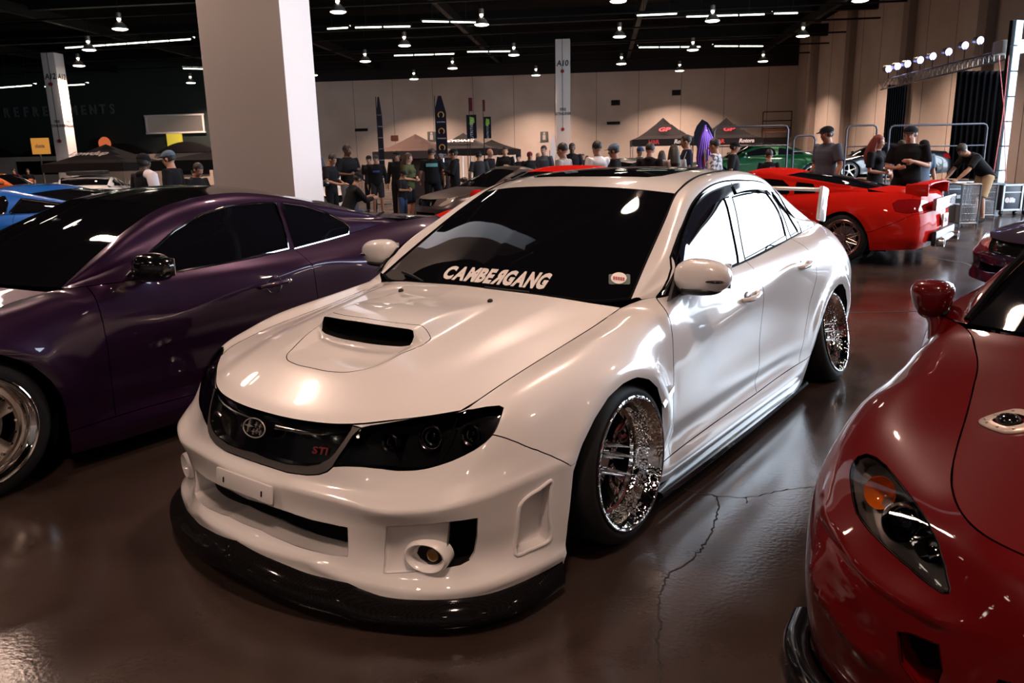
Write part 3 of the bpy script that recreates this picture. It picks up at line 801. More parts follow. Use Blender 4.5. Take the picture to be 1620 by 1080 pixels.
S_doorr = [(-2.27,.74,.92),(-2.28,.82,.86),(-2.27,.88,.80),(-2.22,.9,.70),(-2.13,.9,.56),(-2.10,.89,.42),(-2.09,.88,.30),(-2.10,.87,.21)]
S_rb = [(-2.82,.93,.36),(-2.97,.91,.40),(-3.05,.9,.44),(-3.2,.85,.52),(-3.33,.80,.60),(-3.42,.70,.66),(-3.55,.36,.70),(-3.575,0,.70)]   # rear bumper top
S_tail0 = [(-3.22,.82,.69),(-3.17,.80,.79),(-3.22,.74,.845),(-3.36,.62,.845),(-3.50,.42,.85),(-3.53,.36,.79),(-3.545,.36,.73),(-3.46,.65,.70),(-3.36,.77,.675)]
S_tq = [(-3.36,.62,.845),(-3.35,.52,.935)]
S_tq2 = [(-3.40,.72,.70),(-3.42,.74,.62)]
S_fuelr = None
lines = [(LS.uvs(hl), True), (LS.uvs(gr), False), (LS.uvs(gri), False), (LS.uvs(lowint), False), (LS.uvs(fog), True), (LS.uvs(vent), True),
         (LS.uvs(fb), False), (LS.uvs(bot), False), (LS.uvs(fogdiv), False), (LS.uvs(S_doorf), False), (LS.uvs(FA), False), (LS.uvs(RA), False), (LS.uvs(S_sill), False),
         (LS.uvs(S_doorm), False), (LS.uvs(S_doorr), False), (LS.uvs(S_rb), False), (LS.uvs(S_tail0), True), (LS.uvs(S_tq), False), (LS.uvs(S_tq2), False)]
LS.cut(lines)
P_ = panel
wp = M['white_paint']
pc_hl = LS.piece([(650,700)])
pc_frame = LS.piece([(470,742)])
pc_gr = LS.piece([(.905,.1,.5)])
pc_low = LS.piece([(.975,.1,.26)])
pc_fog = LS.piece([(660,865)]); pc_fog2 = LS.piece([(735,850)]); LS.piece([(.89,.54,.062)])
pc_vent = LS.piece([(845,820)])
pc_fa = LS.piece([(0, .92, .3)]); pc_ra = LS.piece([(-2.62, .93, .3)])
bumper = P_('front_bumper', LS, LS.piece([(.80,.70,.35)]), wp, wcar, 'one', wall_mat=wp, inset=.0015)
for n_, f_ in (('front_fender', [(.1,.8,.73)]), ('front_door', [(-.9,.87,.5)]), ('rear_door', [(-1.8,.88,.5)]), ('quarter_panel', [(-2.6,.85,.85)]),
               ('tail_light', [(-3.35,.70,.74)])):
    pr = P_(n_, LS, LS.piece(f_), M['redlens'] if n_ == 'tail_light' else wp, wcar, 'pair')
    if n_ == 'front_door': wdoors = pr
    if n_ == 'rear_door': wrdoors = pr
    if n_ == 'front_fender': wfend = pr
P_('side_sill', LS, LS.piece([(-1.2,.88,.14)]), wp, wcar, 'pair')
P_('rear_bumper', LS, LS.piece([(-3.58,.1,.5)]), wp, wcar, 'one')
P_('tail_panel', LS, LS.piece([(-3.53,.1,.8)]), wp, wcar, 'one')
# grille, frame, lights, pockets
gframe = P_('grille_frame', LS, pc_frame, M['satin'], wcar, 'one', off=.004, flange=.03)
grille = P_('grille', LS, pc_gr, M['gloss_black'], wcar, 'one', recess=(-.022, 0, 0), wall_mat=M['gloss_black'])
P_('lower_intake', LS, pc_low, M['void'], wcar, 'one', recess=(-.085, 0, .004), wall_mat=wp)
wlens = P_('headlight', LS, pc_hl, M['smoke_clear'], wcar, 'pair', off=.0035, flange=.012)
whous = P_('headlight_housing', LS, pc_hl, M['lampblack'], wcar, 'pair', recess=(-.05, -.02, -.012), wall_mat=M['lampblack'])
P_('fog_light_panel', LS, pc_fog, wp, wcar, 'pair', recess=(-.014, -.004, 0), wall_mat=wp)
fogp = P_('fog_opening', LS, pc_fog2, M['void'], wcar, 'pair', recess=(-.09, -.03, 0), wall_mat=M['plastic'])
P_('side_vent', LS, pc_vent, wp, wcar, 'pair', recess=(-.02, -.045, 0), wall_mat=wp)
# white fender edge filling between the lower body and dark body behind
# ---------------- hood
r8 = LS.V[:, -1]
kc = [LS.near(p)[0] for p in ((.80,.373,.60), (.60,.648,.640), (-.352,.682,.813))]
k0 = [int(round(k / LS.su)) for k in kc]
front = [tuple(p) for p in r8[0:k0[1] + 1:6]]; front[-1] = tuple(r8[k0[1]])
side = [tuple(p) for p in r8[k0[1]:k0[2] + 1:6]] ; side[-1] = tuple(r8[k0[2]])
cowl = [(-.195,0,.862),(-.21,.2,.856),(-.25,.42,.845),(-.31,.60,.826),(-.352,.682,.813)]
HC = [tuple(r8[0]),(.835,0,.608),(.76,0,.643),(.62,0,.700),(.45,0,.748),(.25,0,.792),(.05,0,.825),(-.195,0,.862)]
side[-1] = cowl[-1]
HV = coons(front, cowl, HC, side, 2.2, 130, 76)
def ss(a, b, x):
    t = np.clip((x - a) / (b - a), 0, 1); return t * t * (3 - 2 * t)
def hoodpost(V):
    x, y = V[..., 0], V[..., 1]
    # scoop: ramp in front of the mouth, dome behind it
    w = 1 - ss(.235, .30, y)
    front_x = .425 - .045 * (y / .25) ** 2
    dome = ss(.018, 0.0, x - front_x) * (1 - ss(.06, .50, front_x - x)) * w
    V[..., 2] += (.056 - .012 * (y / .25) ** 2) * dome
    ramp = ss(.25, .10, x - front_x) * ss(0, .04, x - front_x) * (1 - ss(.20, .27, y))
    V[..., 2] -= .022 * ramp
    # raised centre field with a soft crease running back from the grille corner
    yc = .40 + (.80 - x) * .10
    V[..., 2] += .012 * (1 - ss(-.03, .10, y - yc)) * ss(.84, .60, x) * ss(-.34, -.1, x)
    # edge of the hood rolls down at the nose
    return V
HV0 = HV.copy()
HS = Surf.__new__(Surf).init(HV, 1.1 / 129, .66 / 75, hoodpost, flip=False, world=WM)
if HS.N[40, 40][2] < 0: HS.N = -HS.N
HS.V0 = HV0; HS.pfn = hoodpost
sc_out = [(.655,0,.72),(.650,.10,.72),(.63,.17,.72),(.60,.205,.73),(.55,.232,.74),(.47,.262,.76),(.42,.280,.77),(.37,.290,.79),(.338,.284,.80),(.334,.262,.80),(.352,.22,.81),(.375,.15,.83),(.388,.08,.84),(.392,0,.84)]
def _fx(y): return .425 - .045 * (y / .25) ** 2
_ys = [0, .05, .10, .15, .19, .22, .240]
sc_mouth = [(_fx(y) + .019, y) for y in _ys] + [(_fx(.25) + .008, .249), (_fx(.24) + .001, .243)] + [(_fx(y) + .0005, y) for y in _ys[::-1][1:]]
def _sm(p, n): return [tuple(q[:2]) for q in curve([(a[0], a[1], 0) for a in p], n)]
HS.cut([(HS.xy(_sm(sc_out, 60)), False), (HS.xy(_sm(sc_mouth[:7], 24) + sc_mouth[7:9] + _sm(sc_mouth[9:], 24)), False)])
mouth = HS.piece([(.4335,.05,.765)])
hood = P_('hood', HS, HS.piece([(.1,.3,.8)]), wp, wcar, 'one', flange=.02)
scoop = P_('hood_scoop', HS, HS.piece([(.55,.05,.72)]), wp, wcar, 'one', inset=.001, flange=.01)
P_('scoop_mouth', HS, mouth, M['void'], scoop, 'one', recess=(-.10, 0, .01), wall_mat=M['void'])
# ---------------- windshield, roof, rear window, deck
wbase = [(-.205,0,.858),(-.22,.2,.852),(-.262,.42,.842),(-.322,.60,.830),(-.385,.703,.842)]
whead = [(-.955,0,1.262),(-.965,.2,1.258),(-1.0,.40,1.246),(-1.065,.569,1.224)]
wedge = [(-.385,.703,.842),(-.52,.678,.925),(-.70,.645,1.03),(-.88,.610,1.130),(-1.065,.569,1.224)]
wcent = [(-.205,0,.858),(-.45,0,1.008),(-.70,0,1.143),(-.955,0,1.262)]
WS = Surf.__new__(Surf).init(coons(wbase, whead, wcent, wedge, 2.0, 60, 50), .9 / 59, .62 / 49, None, world=WM)
if WS.N[20, 20][2] < 0: WS.N = -WS.N
rail = [(-1.065,.569,1.224),(-1.19,.557,1.262),(-1.35,.538,1.289),(-1.55,.523,1.305),(-1.9,.515,1.306),(-2.15,.517,1.280),(-2.35,.525,1.235)]
rhead = [(-2.43,0,1.262),(-2.42,.25,1.258),(-2.35,.525,1.235)]
rcent = [(-.955,0,1.262),(-1.1,0,1.293),(-1.35,0,1.322),(-1.7,0,1.337),(-2.0,0,1.327),(-2.25,0,1.297),(-2.43,0,1.262)]
RS = Surf.__new__(Surf).init(coons(whead, rhead, rcent, rail, 2.2, 80, 40), 1.4 / 79, .55 / 39, None, world=WM)
if RS.N[20, 20][2] < 0: RS.N = -RS.N
bbase = [(-2.98,0,1.005),(-2.96,.25,.999),(-2.86,.575,.985)]
bedge = [(-2.35,.525,1.235),(-2.55,.54,1.145),(-2.70,.555,1.068),(-2.86,.575,.985)]
bcent = [(-2.43,0,1.262),(-2.65,0,1.168),(-2.82,0,1.085),(-2.98,0,1.005)]
BS = Surf.__new__(Surf).init(coons(rhead, bbase, bcent, bedge, 2.0, 40, 40), .65 / 39, .55 / 39, None, world=WM)
if BS.N[20, 20][2] < 0: BS.N = -BS.N
kd = [int(round(LS.near(p)[0] / LS.su)) for p in ((-2.95,.665,.926), (-3.35,.52,.935))]
dedge = [(-2.86,.575,.985),(-2.98,.60,.955)] + [tuple(p) for p in r8[kd[0] + 6:kd[1] + 1:6]]
drear = [tuple(p) for p in r8[kd[1]:][::-1][::8]] + [tuple(r8[kd[1]])]
dedge[-1] = drear[-1]
dcent = [(-2.98,0,1.005),(-3.1,0,.985),(-3.3,0,.972),drear[0]]
DS = Surf.__new__(Surf).init(coons(bbase, drear, dcent, dedge, 2.0, 30, 34), .5 / 29, .55 / 33, None, world=WM)
if DS.N[10, 10][2] < 0: DS.N = -DS.N
wsh_in = [(-.235,0,.87),(-.25,.2,.87),(-.29,.42,.86),(-.345,.59,.855),(-.385,.655,.862),(-.45,.665,.89),(-.70,.622,1.03),(-.88,.588,1.130),(-1.035,.553,1.21),(-1.02,.50,1.225),(-.985,.36,1.24),(-.955,.2,1.25),(-.945,0,1.255)]
WS.cut([])
windshield = P_('windshield', WS, WS.rest(), M['tint'], wcar, 'one', inset=.004, flange=.01)
tr = [(-1.17,0,1.3),(-1.19,.2,1.29),(-1.22,.34,1.28),(-1.28,.385,1.28),(-1.4,.40,1.30),(-1.75,.40,1.31),(-1.83,.37,1.31),(-1.86,.2,1.33),(-1.87,0,1.33)]
RS.cut([(RS.uvs(tr), False)])
sunroof = P_('sunroof', RS, RS.piece([(-1.4,.1,1.33)]), M['tint'], wcar, 'one', off=.004)
P_('roof', RS, RS.rest(), wp, wcar, 'one', inset=.006)
BS.cut([]); P_('rear_window', BS, BS.rest(), M['tint'], wcar, 'one', inset=.004)
DS.cut([]); P_('trunk_lid', DS, DS.rest(), wp, wcar, 'one', inset=.002)
# ---------------- sides of the cabin
belt = [(-.405,.745,.843),(-.50,.811,.852),(-.70,.808,.862),(-.95,.804,.873),(-1.25,.799,.881),(-1.58,.787,.891),(-1.95,.765,.905),(-2.25,.735,.913),(-2.45,.715,.917),(-2.70,.69,.922),(-2.95,.665,.926),(-3.08,.643,.928)]
wtop = [(-.400,.735,.850),(-.60,.772,.955),(-.83,.715,1.068),(-1.06,.669,1.160),(-1.3,.638,1.220),(-1.58,.614,1.250),(-1.9,.604,1.250),(-2.2,.615,1.190),(-2.42,.638,1.09),(-2.66,.652,1.015),(-2.87,.648,.975),(-3.06,.632,.940)]
ttop = [(-.385,.703,.842),(-.56,.670,.949),(-.82,.622,1.096),(-1.065,.569,1.224),(-1.3,.543,1.281),(-1.58,.522,1.306),(-1.9,.515,1.306),(-2.2,.519,1.270),(-2.40,.528,1.213),(-2.66,.552,1.09),(-2.86,.575,.985),(-3.05,.610,.943)]
GG = []
for b_, w_, t_ in zip(belt, wtop, ttop):
    b_, w_, t_ = map(np.array, (b_, w_, t_))
    md = (b_ + w_) / 2 + np.array([0, .014, .004]); m2 = (w_ + t_) / 2 + np.array([0, .016, .022])
    if b_[0] > -.45 or b_[0] < -3.0: md = (b_ + w_) / 2; m2 = (w_ + t_) / 2 + np.array([0, .004, .004])
    GG.append([b_, md, w_, m2, t_])
GS = Surf(GG, .015, world=WM)
if GS.N[GS.I // 2, GS.J // 2][1] < 0: GS.N = -GS.N
win_o = [(1040,482.6),(1061,403),(1066.7,390),(1079.6,357),(1092.6,326),(1111,303),(1141,287.5),(1178,285.5),(1215,294.5),(1237,317),(1255.6,343.7),(1267.5,367),(1244,380),(1215,394),(1190,407),(1163,421),(1120,443),(1085,462),(1060,476)]
wf = [(1067,462),(1069,420),(1078,385),(1092,350),(1110,325),(1135,313),(1146,314.5),(1158,360),(1168.5,415),(1120,439),(1085,456)]
wr = [(1158,312),(1190,305),(1213,306),(1222,318),(1243,372),(1215,389),(1178,409),(1172,380)]
wq = [(1220,303),(1232,318),(1250,345),(1262,366),(1250,373),(1240,345)]
GS.cut([(GS.uvs(win_o), True), (GS.uvs(wf), True), (GS.uvs(wr), True), (GS.uvs(wq), True)])
def onside(F, nm, mt, **k): return P_(nm, GS, F, mt, wcar, 'pair', **k)
f1, f2, f3 = GS.piece([(1110,390)]), GS.piece([(1200,350)]), GS.piece([(1252,355)])
for o in onside(f1, 'front_window', M['tint_hi'], off=-.002): pass
onside(f2, 'rear_side_window', M['tint_hi'], off=-.002)
onside(f3, 'quarter_window', M['tint_hi'], off=-.002)
onside(GS.piece([(1150,302)]), 'window_frame', M['tint_hi'], off=.001)
for _o in (win_o, wf, wr, wq):
    _q = np.array(GS.uvs(_o)); _q = np.vstack([_q, _q[:1]]); _q = np.c_[_q, np.zeros(len(_q))]; _q = curve(_q, 70)[:, :2]; _p = GS.ev(_q)
    for _s in (1, -1): MB().tube([(p[0], p[1] * _s, p[2]) for p in _p], .0048 if _o is win_o else .0040, 6).build('window_seal', M['seal'], wcar)
onside(GS.rest(), 'roof_pillar', wp, inset=.001)
# ------------------------------------------------------------------ details of the white sedan
lipc = LS.ev(np.array(LS.uvs(bot[:-1] + [(889.6, 888)])))
lipn = LS.ev(np.array(LS.uvs(bot[:-1] + [(889.6, 888)])), LS.N)
lipc = np.vstack([lipc]); lipc[0][1] = 0; lipn[0][1] = 0
lipc = curve(lipc, 60); lipn = curve(lipn, 60)
for _k in range(10):
    lipc[1:-1] = (lipc[:-2] + 2 * lipc[1:-1] + lipc[2:]) / 4; lipn[1:-1] = (lipn[:-2] + 2 * lipn[1:-1] + lipn[2:]) / 4
lipn[:, 2] = 0; lipn /= np.linalg.norm(lipn, axis=1, keepdims=True)
lv = []; 
for sgn in (1,):
    for k, (c, n) in enumerate(zip(lipc, lipn)):
        f = min(1.0, (59 - k) / 14 + .25)
        zb = max(.035, c[2] - .082); h = c[2] - zb
        prof = [(-.012, .006), (.0, .003), (.022 * f, -.10 * h), (.044 * f, -.32 * h), (.054 * f, -.55 * h), (.057 * f, -.80 * h), (.052 * f, -h), (-.03, -h), (-.03, .0)]
        lv.append([c + n * a + np.array([0, 0, b]) for a, b in prof])
lv = np.array(lv)
full = np.vstack([lv[::-1] * np.array([1, -1, 1]), lv[1:]])
K, Q = full.shape[:2]
lf = [(i * Q + j, i * Q + (j + 1) % Q, (i + 1) * Q + (j + 1) % Q, (i + 1) * Q + j) for i in range(K - 1) for j in range(Q)]
lf += [tuple(range(Q)), tuple((K - 1) * Q + j for j in range(Q))[::-1]]
lip = mesh('front_lip', full.reshape(-1, 3), lf, M['carbon'], wcar, True); lip['label'] = 'carbon fibre front lip'
lip.data.set_sharp_from_angle(angle=R(50))

# side skirt blades under the sills
for sg in (1, -1):
    v = []; xs = np.linspace(-.30, -2.20, 20)
    for x in xs:
        t = (x + .3) / -1.9; o = .0 + .012 * math.sin(math.pi * t)
        v += [(x, sg * (.84), .10), (x, sg * (.872 + o), .098), (x, sg * (.905 + o), .088), (x, sg * (.912 + o), .074), (x, sg * (.895 + o), .062), (x, sg * (.888 + o), .045), (x, sg * .84, .04)]
    f = [(i * 7 + j, i * 7 + (j + 1) % 7, (i + 1) * 7 + (j + 1) % 7, (i + 1) * 7 + j) for i in range(19) for j in range(7)] + [tuple(range(7)), tuple(19 * 7 + j for j in range(7))]
    if sg < 0: f = [q[::-1] for q in f]
    o = mesh('side_skirt', v, f, M['gloss_black'], wcar, True); o.data.set_sharp_from_angle(angle=R(35))

# number plate holder
pm = MB().box((0, 0, 0), (.013, .302, .060), bev=.004)
po = pm.build('plate_holder', wp, wcar, (.972, .003, .367), (0, R(-8), 0))
MB().box((.0075, -.105, -.004), (.002, .006, .018)).box((.0075, .105, -.004), (.002, .006, .018)).build('mounting_slot', M['void'], po)

# emblem: oval ring with one large and five small stars
def star(mb, cx, cy, r, r2=None, thin=.19):
    pts = []
    for k in range(8):
        a = math.pi * k / 4
        rr = (r if k % 4 == 0 else (r2 or r)) if k % 2 == 0 else r * thin
        pts.append((cx + rr * math.cos(a), cy + rr * math.sin(a)))
    mb.prism(pts, -.001, .0045)
em = MB()
em.tube([(.058 * math.cos(a), .031 * math.sin(a), 0) for a in np.linspace(0, 2 * math.pi, 48, endpoint=False)], .0021, 8, closed=True)
star(em, -.027, .003, .024, .022); star(em, .010, .012, .010); star(em, .032, .010, .0095); star(em, .003, -.012, .010); star(em, .021, -.007, .0095); star(em, .039, -.009, .0085)
em.prism([(.057 * math.cos(a), .030 * math.sin(a)) for a in np.linspace(0, 2 * math.pi, 32, endpoint=False)], -.005, -.0015, m=1)
M['badge_metal'] = mat('badge_metal', (.70, .66, .62), .3, metal=.8)
eo = em.build('emblem', [M['badge_metal'], M['gloss_black']], wcar)
xd = Vector((0, 1, 0)); nd = Vector((.93, 0, .37)).normalized(); yd = nd.cross(xd)
eo.matrix_local = Matrix(((xd.x, yd.x, nd.x, .9095), (xd.y, yd.y, nd.y, 0), (xd.z, yd.z, nd.z, .548), (0, 0, 0, 1)))
# grille bar and badge
for sg in (1, -1):
    uv = LS.uvs([(433, 677), (455, 681), (480, 685), (505, 687), (530, 686), (545, 683)])
    P = LS.ev(np.array(uv)); 
    MB().tube([Vector((p[0] - .010, p[1] * sg, p[2])) for p in P], [.009, .008, .007, .006, .005, .003], 8).build('grille_bar', M['gloss_black'], grille)
def on_surf_text(name, letters, quad, s, mt, parent, off=.002, size=1.0, bold=0.02, gap=.04):
    """letters drawn into a four-cornered field (bl, br, tr, tl) traced on the surface"""
    V = []; F = []; x = 0
    for li, ch in enumerate(letters):
        vs, fs = text_tris(ch, 1.0, 0, bold, 'LEFT')
        if ch == 'R': vs = [Vector((-v.x, v.y, v.z)) for v in vs]; fs = [f[::-1] for f in fs]
        x0, x1 = min(v.x for v in vs), max(v.x for v in vs)
        y0, y1 = min(v.y for v in vs), max(v.y for v in vs)
        b = len(V); w = x1 - x0
        for v in vs: V.append((x + (v.x - x0), (v.y - y0) / (y1 - y0)))
        F += [tuple(b + i for i in f) for f in fs]; x += w + gap
    x -= gap
    bl, br, tr_, tl = [np.array(q, float) for q in quad]
    me = bpy.data.meshes.new('t'); me.from_pydata([(a / x, b, 0) for a, b in V], [], F)
    bm = bmesh.new(); bm.from_mesh(me)
    bmesh.ops.triangulate(bm, faces=bm.faces[:])
    bmesh.ops.subdivide_edges(bm, edges=[e for e in bm.edges if e.calc_length() > .05], cuts=2, use_grid_fill=False)
    bmesh.ops.triangulate(bm, faces=bm.faces[:])
    for v in bm.verts:
        a, b = v.co.x, v.co.y
        p = (bl * (1 - a) + br * a) * (1 - b) + (tl * (1 - a) + tr_ * a) * b
        v.co = s.both(p[0], p[1], off)[0]
    bm.to_mesh(me); bm.free(); me.name = name
    return link_mesh(name, me, mt, parent)
M['pink'] = mat('pink_badge', (.16, .018, .022), .4)
on_surf_text('badge', 'STI', [(489, 717), (513, 720), (516, 708), (492, 705)], LS, M['pink'], grille, off=-.012, bold=.03)

# the letters and sticker on the windshield
on_surf_text('windshield_lettering', 'CAMBERGANG', [(697, 441), (859, 458.5), (876, 433), (712, 420.5)], WS, M['decal'], wcar, off=.0025, bold=.055, gap=.035)
def disc_on(s, cx, cy, rx, ry, mt, name, parent, off, n=28, rot=0, sq=False):
    pts = [(cx, cy)] + [((cx + rx * math.cos(a), cy + ry * math.sin(a)) if not sq else (cx + rx * max(-1, min(1, 1.4 * math.cos(a))), cy + ry * max(-1, min(1, 1.4 * math.sin(a))))) for a in np.linspace(0, 2 * math.pi, n, endpoint=False)]
    uv = np.array(s.uvs(pts)); P = s.ev(uv) + s.ev(uv, s.N) * off
    return mesh(name, P, [(0, 1 + k, 1 + (k + 1) % n) for k in range(n)], mt, parent)
M['green_sticker'] = mat('green_sticker', (.0, .05, .04), .5)
disc_on(WS, 980, 442, 17, 8, M['green_sticker'], 'green_sticker', wcar, .0015, sq=True)
st_ = disc_on(WS, 979, 440.5, 12.5, 9, M['decal'], 'round_sticker', wcar, .003)
M['redink'] = mat('red_ink', (.35, .02, .03), .5)
on_surf_text('sticker_print', '-----', [(970, 443), (988, 445), (988, 440), (970, 438)], WS, M['redink'], st_, off=.004)

# washer nozzles, wipers
for sg in (1, -1):
    p = HS.ev(np.array(HS.xy([(-.055, .25)])))[0]
    MB().ell((p[0], sg * p[1], p[2] + .004), (.014, .010, .009), seg=12, ring=8).build('washer_nozzle', M['plastic'], wcar)
def on_ws(px): return WS.both(px[0], px[1])
for path in ([(770, 462), (800, 463), (838, 466)], [(640, 434), (655, 440), (672, 449)]):
    q = [on_ws(p) for p in path]; pts = [a + n * .014 for a, n in q]
    if path[0][0] < 700: pts = [Vector(pp) for pp in pts]
    MB().tube([q[0][0] + q[0][1] * .002] + pts, [.004, .008, .007, .005], 6).build('wiper', M['plastic'], wcar)
# black cowl strip along the foot of the windshield
cwf = [Vector((p[0] - .004, p[1] * sg, p[2] + .002)) for sg in (-1, 1) for p in (curve(wbase, 16)[::-1] if sg < 0 else curve(wbase, 16)[1:])]
MB().tube(cwf, .008, 6).build('cowl_seal', M['seal'], wcar)
# windshield side seals
for sg in (1, -1):
    MB().tube([(p[0], p[1] * sg, p[2] + .001) for p in curve(wedge, 16)], .0055, 6).build('windshield_seal', M['seal'], wcar)
    MB().tube([(p[0], p[1] * sg, p[2] + .0005) for p in curve(rail, 24)], .0055, 6).build('roof_ditch', M['seal'], wcar)
    MB().tube([(p[0], p[1] * sg, p[2] - .001) for p in curve(belt[1:9], 24)], .006, 6).build('belt_seal', M['seal'], wcar)

# rain visors over the side windows
GS2 = Surf.__new__(Surf).init(GS.V.copy(), GS.su, GS.sv, None, world=WM)
if GS2.N[GS2.I // 2, GS2.J // 2][1] < 0: GS2.N = -GS2.N
v1 = [(1067,433),(1070,402),(1080,364),(1093,331),(1111,306),(1141,291),(1150,292),(1157,311),(1140,317),(1122,329),(1105,349),(1092,375),(1083,402),(1075,432)]
v2 = [(1152,290),(1178,288.5),(1205,292),(1221,303),(1223,309),(1205,304),(1185,303),(1162,308)]
GS2.cut([(GS2.uvs(v1), True), (GS2.uvs(v2), True)])
M['visor'] = mat('visor_acrylic', (.01, .012, .022), .05, ior=1.5)
panel('rain_visor', GS2, GS2.piece([(1090, 350)]), M['visor'], wcar, 'pair', off=.016, flange=.004)
panel('rain_visor', GS2, GS2.piece([(1190, 297)]), M['visor'], wcar, 'pair', off=.016, flange=.004)

# mirrors
def superell(mb, c, r, e=2.6, m=0, seg=28, ring=16, xf=None, fn=None):
    vs = []; fs = []
    for i in range(ring + 1):
        t = math.pi * i / ring
        for k in range(seg):
            a = 2 * math.pi * k / seg
            d = Vector((math.sin(t) * math.cos(a), math.sin(t) * math.sin(a), math.cos(t)))
            s_ = (abs(d.x) ** e + abs(d.y) ** e + abs(d.z) ** e) ** (-1 / e)
            p = Vector((d.x * s_ * r[0], d.y * s_ * r[1], d.z * s_ * r[2]))
            if fn: p = fn(p)
            vs.append(p + Vector(c))
    for i in range(ring):
        for k in range(seg):
            fs.append((i * seg + k, (i + 1) * seg + k, (i + 1) * seg + (k + 1) % seg, i * seg + (k + 1) % seg))
    return mb.add(vs, fs, m, True, xf)
for sg in (1, -1):
    def shp(p, sg=sg):      # taper toward the tip, flat back face
        t = (p.y * sg + .115) / .23
        p = Vector((p.x * (1.12 - .35 * t), p.y, p.z * (1.05 - .22 * t)))
        if p.x < -.035: p.x = -.035 + (p.x + .035) * .25
        return p
    mo = superell(MB(), (-.585, sg * .925, .925), (.085, .115, .074), 2.5, fn=shp).build('mirror', wp, wcar)
    mb = MB(); superell(mb, (-.585, sg * .905, .872), (.075, .095, .022), 2.4)
    mb.tube([(-.59, sg * .80, .862), (-.59, sg * .85, .868), (-.585, sg * .90, .872)], [.03, .026, .022], 10)
    mb.build('mirror_foot', M['plastic'], mo)
    MB().box((0, 0, 0), (.004, .19, .10), bev=.002).build('mirror_glass', M['chrome'], mo, (-.637, sg * .925, .925))
    superell(MB(), (-.560, sg * .985, .915), (.052, .045, .010), 2.2).build('turn_lamp', M['gloss_black'], mo)
    MB().add([(-.455, sg * .83, .835), (-.60, sg * .80, .955), (-.62, sg * .835, .865), (-.455, sg * .845, .84), (-.60, sg * .81, .955), (-.62, sg * .845, .865)], [(0, 1, 2), (5, 4, 3), (0, 3, 4, 1), (1, 4, 5, 2), (2, 5, 3, 0)]).build('sail_panel', M['plastic'], mo)

# door handles
for dr, x0, z0 in ((wdoors, -1.245, .738), (wrdoors, -2.05, .792)):
    for sg, par in ((1, dr[0]), (-1, dr[1])):
        hb = MB()
        hb.tube([(x0 + .085, sg * .876, z0 - .006), (x0 + .07, sg * .905, z0 - .003), (x0, sg * .916, z0), (x0 - .07, sg * .905, z0 + .006), (x0 - .09, sg * .878, z0 + .008)], [.010, .0125, .0125, .0125, .010], 10)
        h_ = hb.build('door_handle', wp, par)
        MB().ell((x0 + .02, sg * .868, z0 - .004), (.05, .018, .030), seg=20, ring=10).build('handle_cup', M['satin'], h_)
# fender side badge
for sg, par in ((1, wfend[0]), (-1, wfend[1])):
    MB().add([(-.27, sg * .905, .475), (-.405, sg * .8885, .51), (-.405, sg * .8885, .487), (-.29, sg * .905, .45), (-.27, sg * .913, .475), (-.405, sg * .896, .51), (-.405, sg * .896, .487), (-.29, sg * .913, .45)],
             [(0, 1, 2, 3), (7, 6, 5, 4), (0, 4, 5, 1), (1, 5, 6, 2), (2, 6, 7, 3), (3, 7, 4, 0)]).build('fender_trim', M['chrome'], par)
M['fogamber'] = mat('fog_lamp_yellow', (.22, .10, .008), .12, coat=1.0)
# fog lamps: oval white bezel, dark cup, amber bulb
for sg in (1, -1):
    ax = Vector((.93, sg * .30, .0)).normalized(); sd = Vector((0, 0, 1)).cross(ax).normalized()
    c = Vector(LS.ev(np.array([LS.pix(676, 879)]))[0]); c.y *= sg
    c = c + ax * .014
    X = Matrix(((sd.x, 0, ax.x, c.x), (sd.y, 0, ax.y, c.y), (sd.z, 1, ax.z, c.z), (0, 0, 0, 1)))
    b_ = MB(); el = lambda r, h: [(r * 1.42 * math.cos(a), r * math.sin(a), h) for a in np.linspace(0, 2 * math.pi, 40, endpoint=False)]
    rings = [el(.052, -.05), el(.053, -.010), el(.050, .002), el(.046, .006), el(.041, .002), el(.036, -.014), el(.033, -.024)]
    vs = [p for r_ in rings for p in r_]
    b_.add(vs, [(i * 40 + k, i * 40 + (k + 1) % 40, (i + 1) * 40 + (k + 1) % 40, (i + 1) * 40 + k) for i in range(6) for k in range(40)], 0, True, X)
    fo = b_.build('fog_light_bezel', wp, wcar)
    MB().add([(p[0], p[1], -.0225) for p in el(.0345, 0)], [tuple(range(40))], 0, False, X).build('fog_cup', M['gloss_black'], fo)
    MB().ell((.014, 0, -.0215), (.020, .022, .006), xf=X).build('fog_lens', M['fogamber'], fo)
# raised rims of the side vents
vu = LS.uvs(vent); vu = vu + [vu[0]]
vu = curve(np.array([(a, b, 0) for a, b in vu]), 60)[:, :2]
for sg in (1, -1):
    P = LS.ev(vu); N_ = LS.ev(vu, LS.N)
    MB().tube([(p[0] + n[0] * .001, (p[1] + n[1] * .001) * sg, p[2]) for p, n in zip(P, N_)], .0065, 8, closed=True).build('vent_rim', wp, wcar)

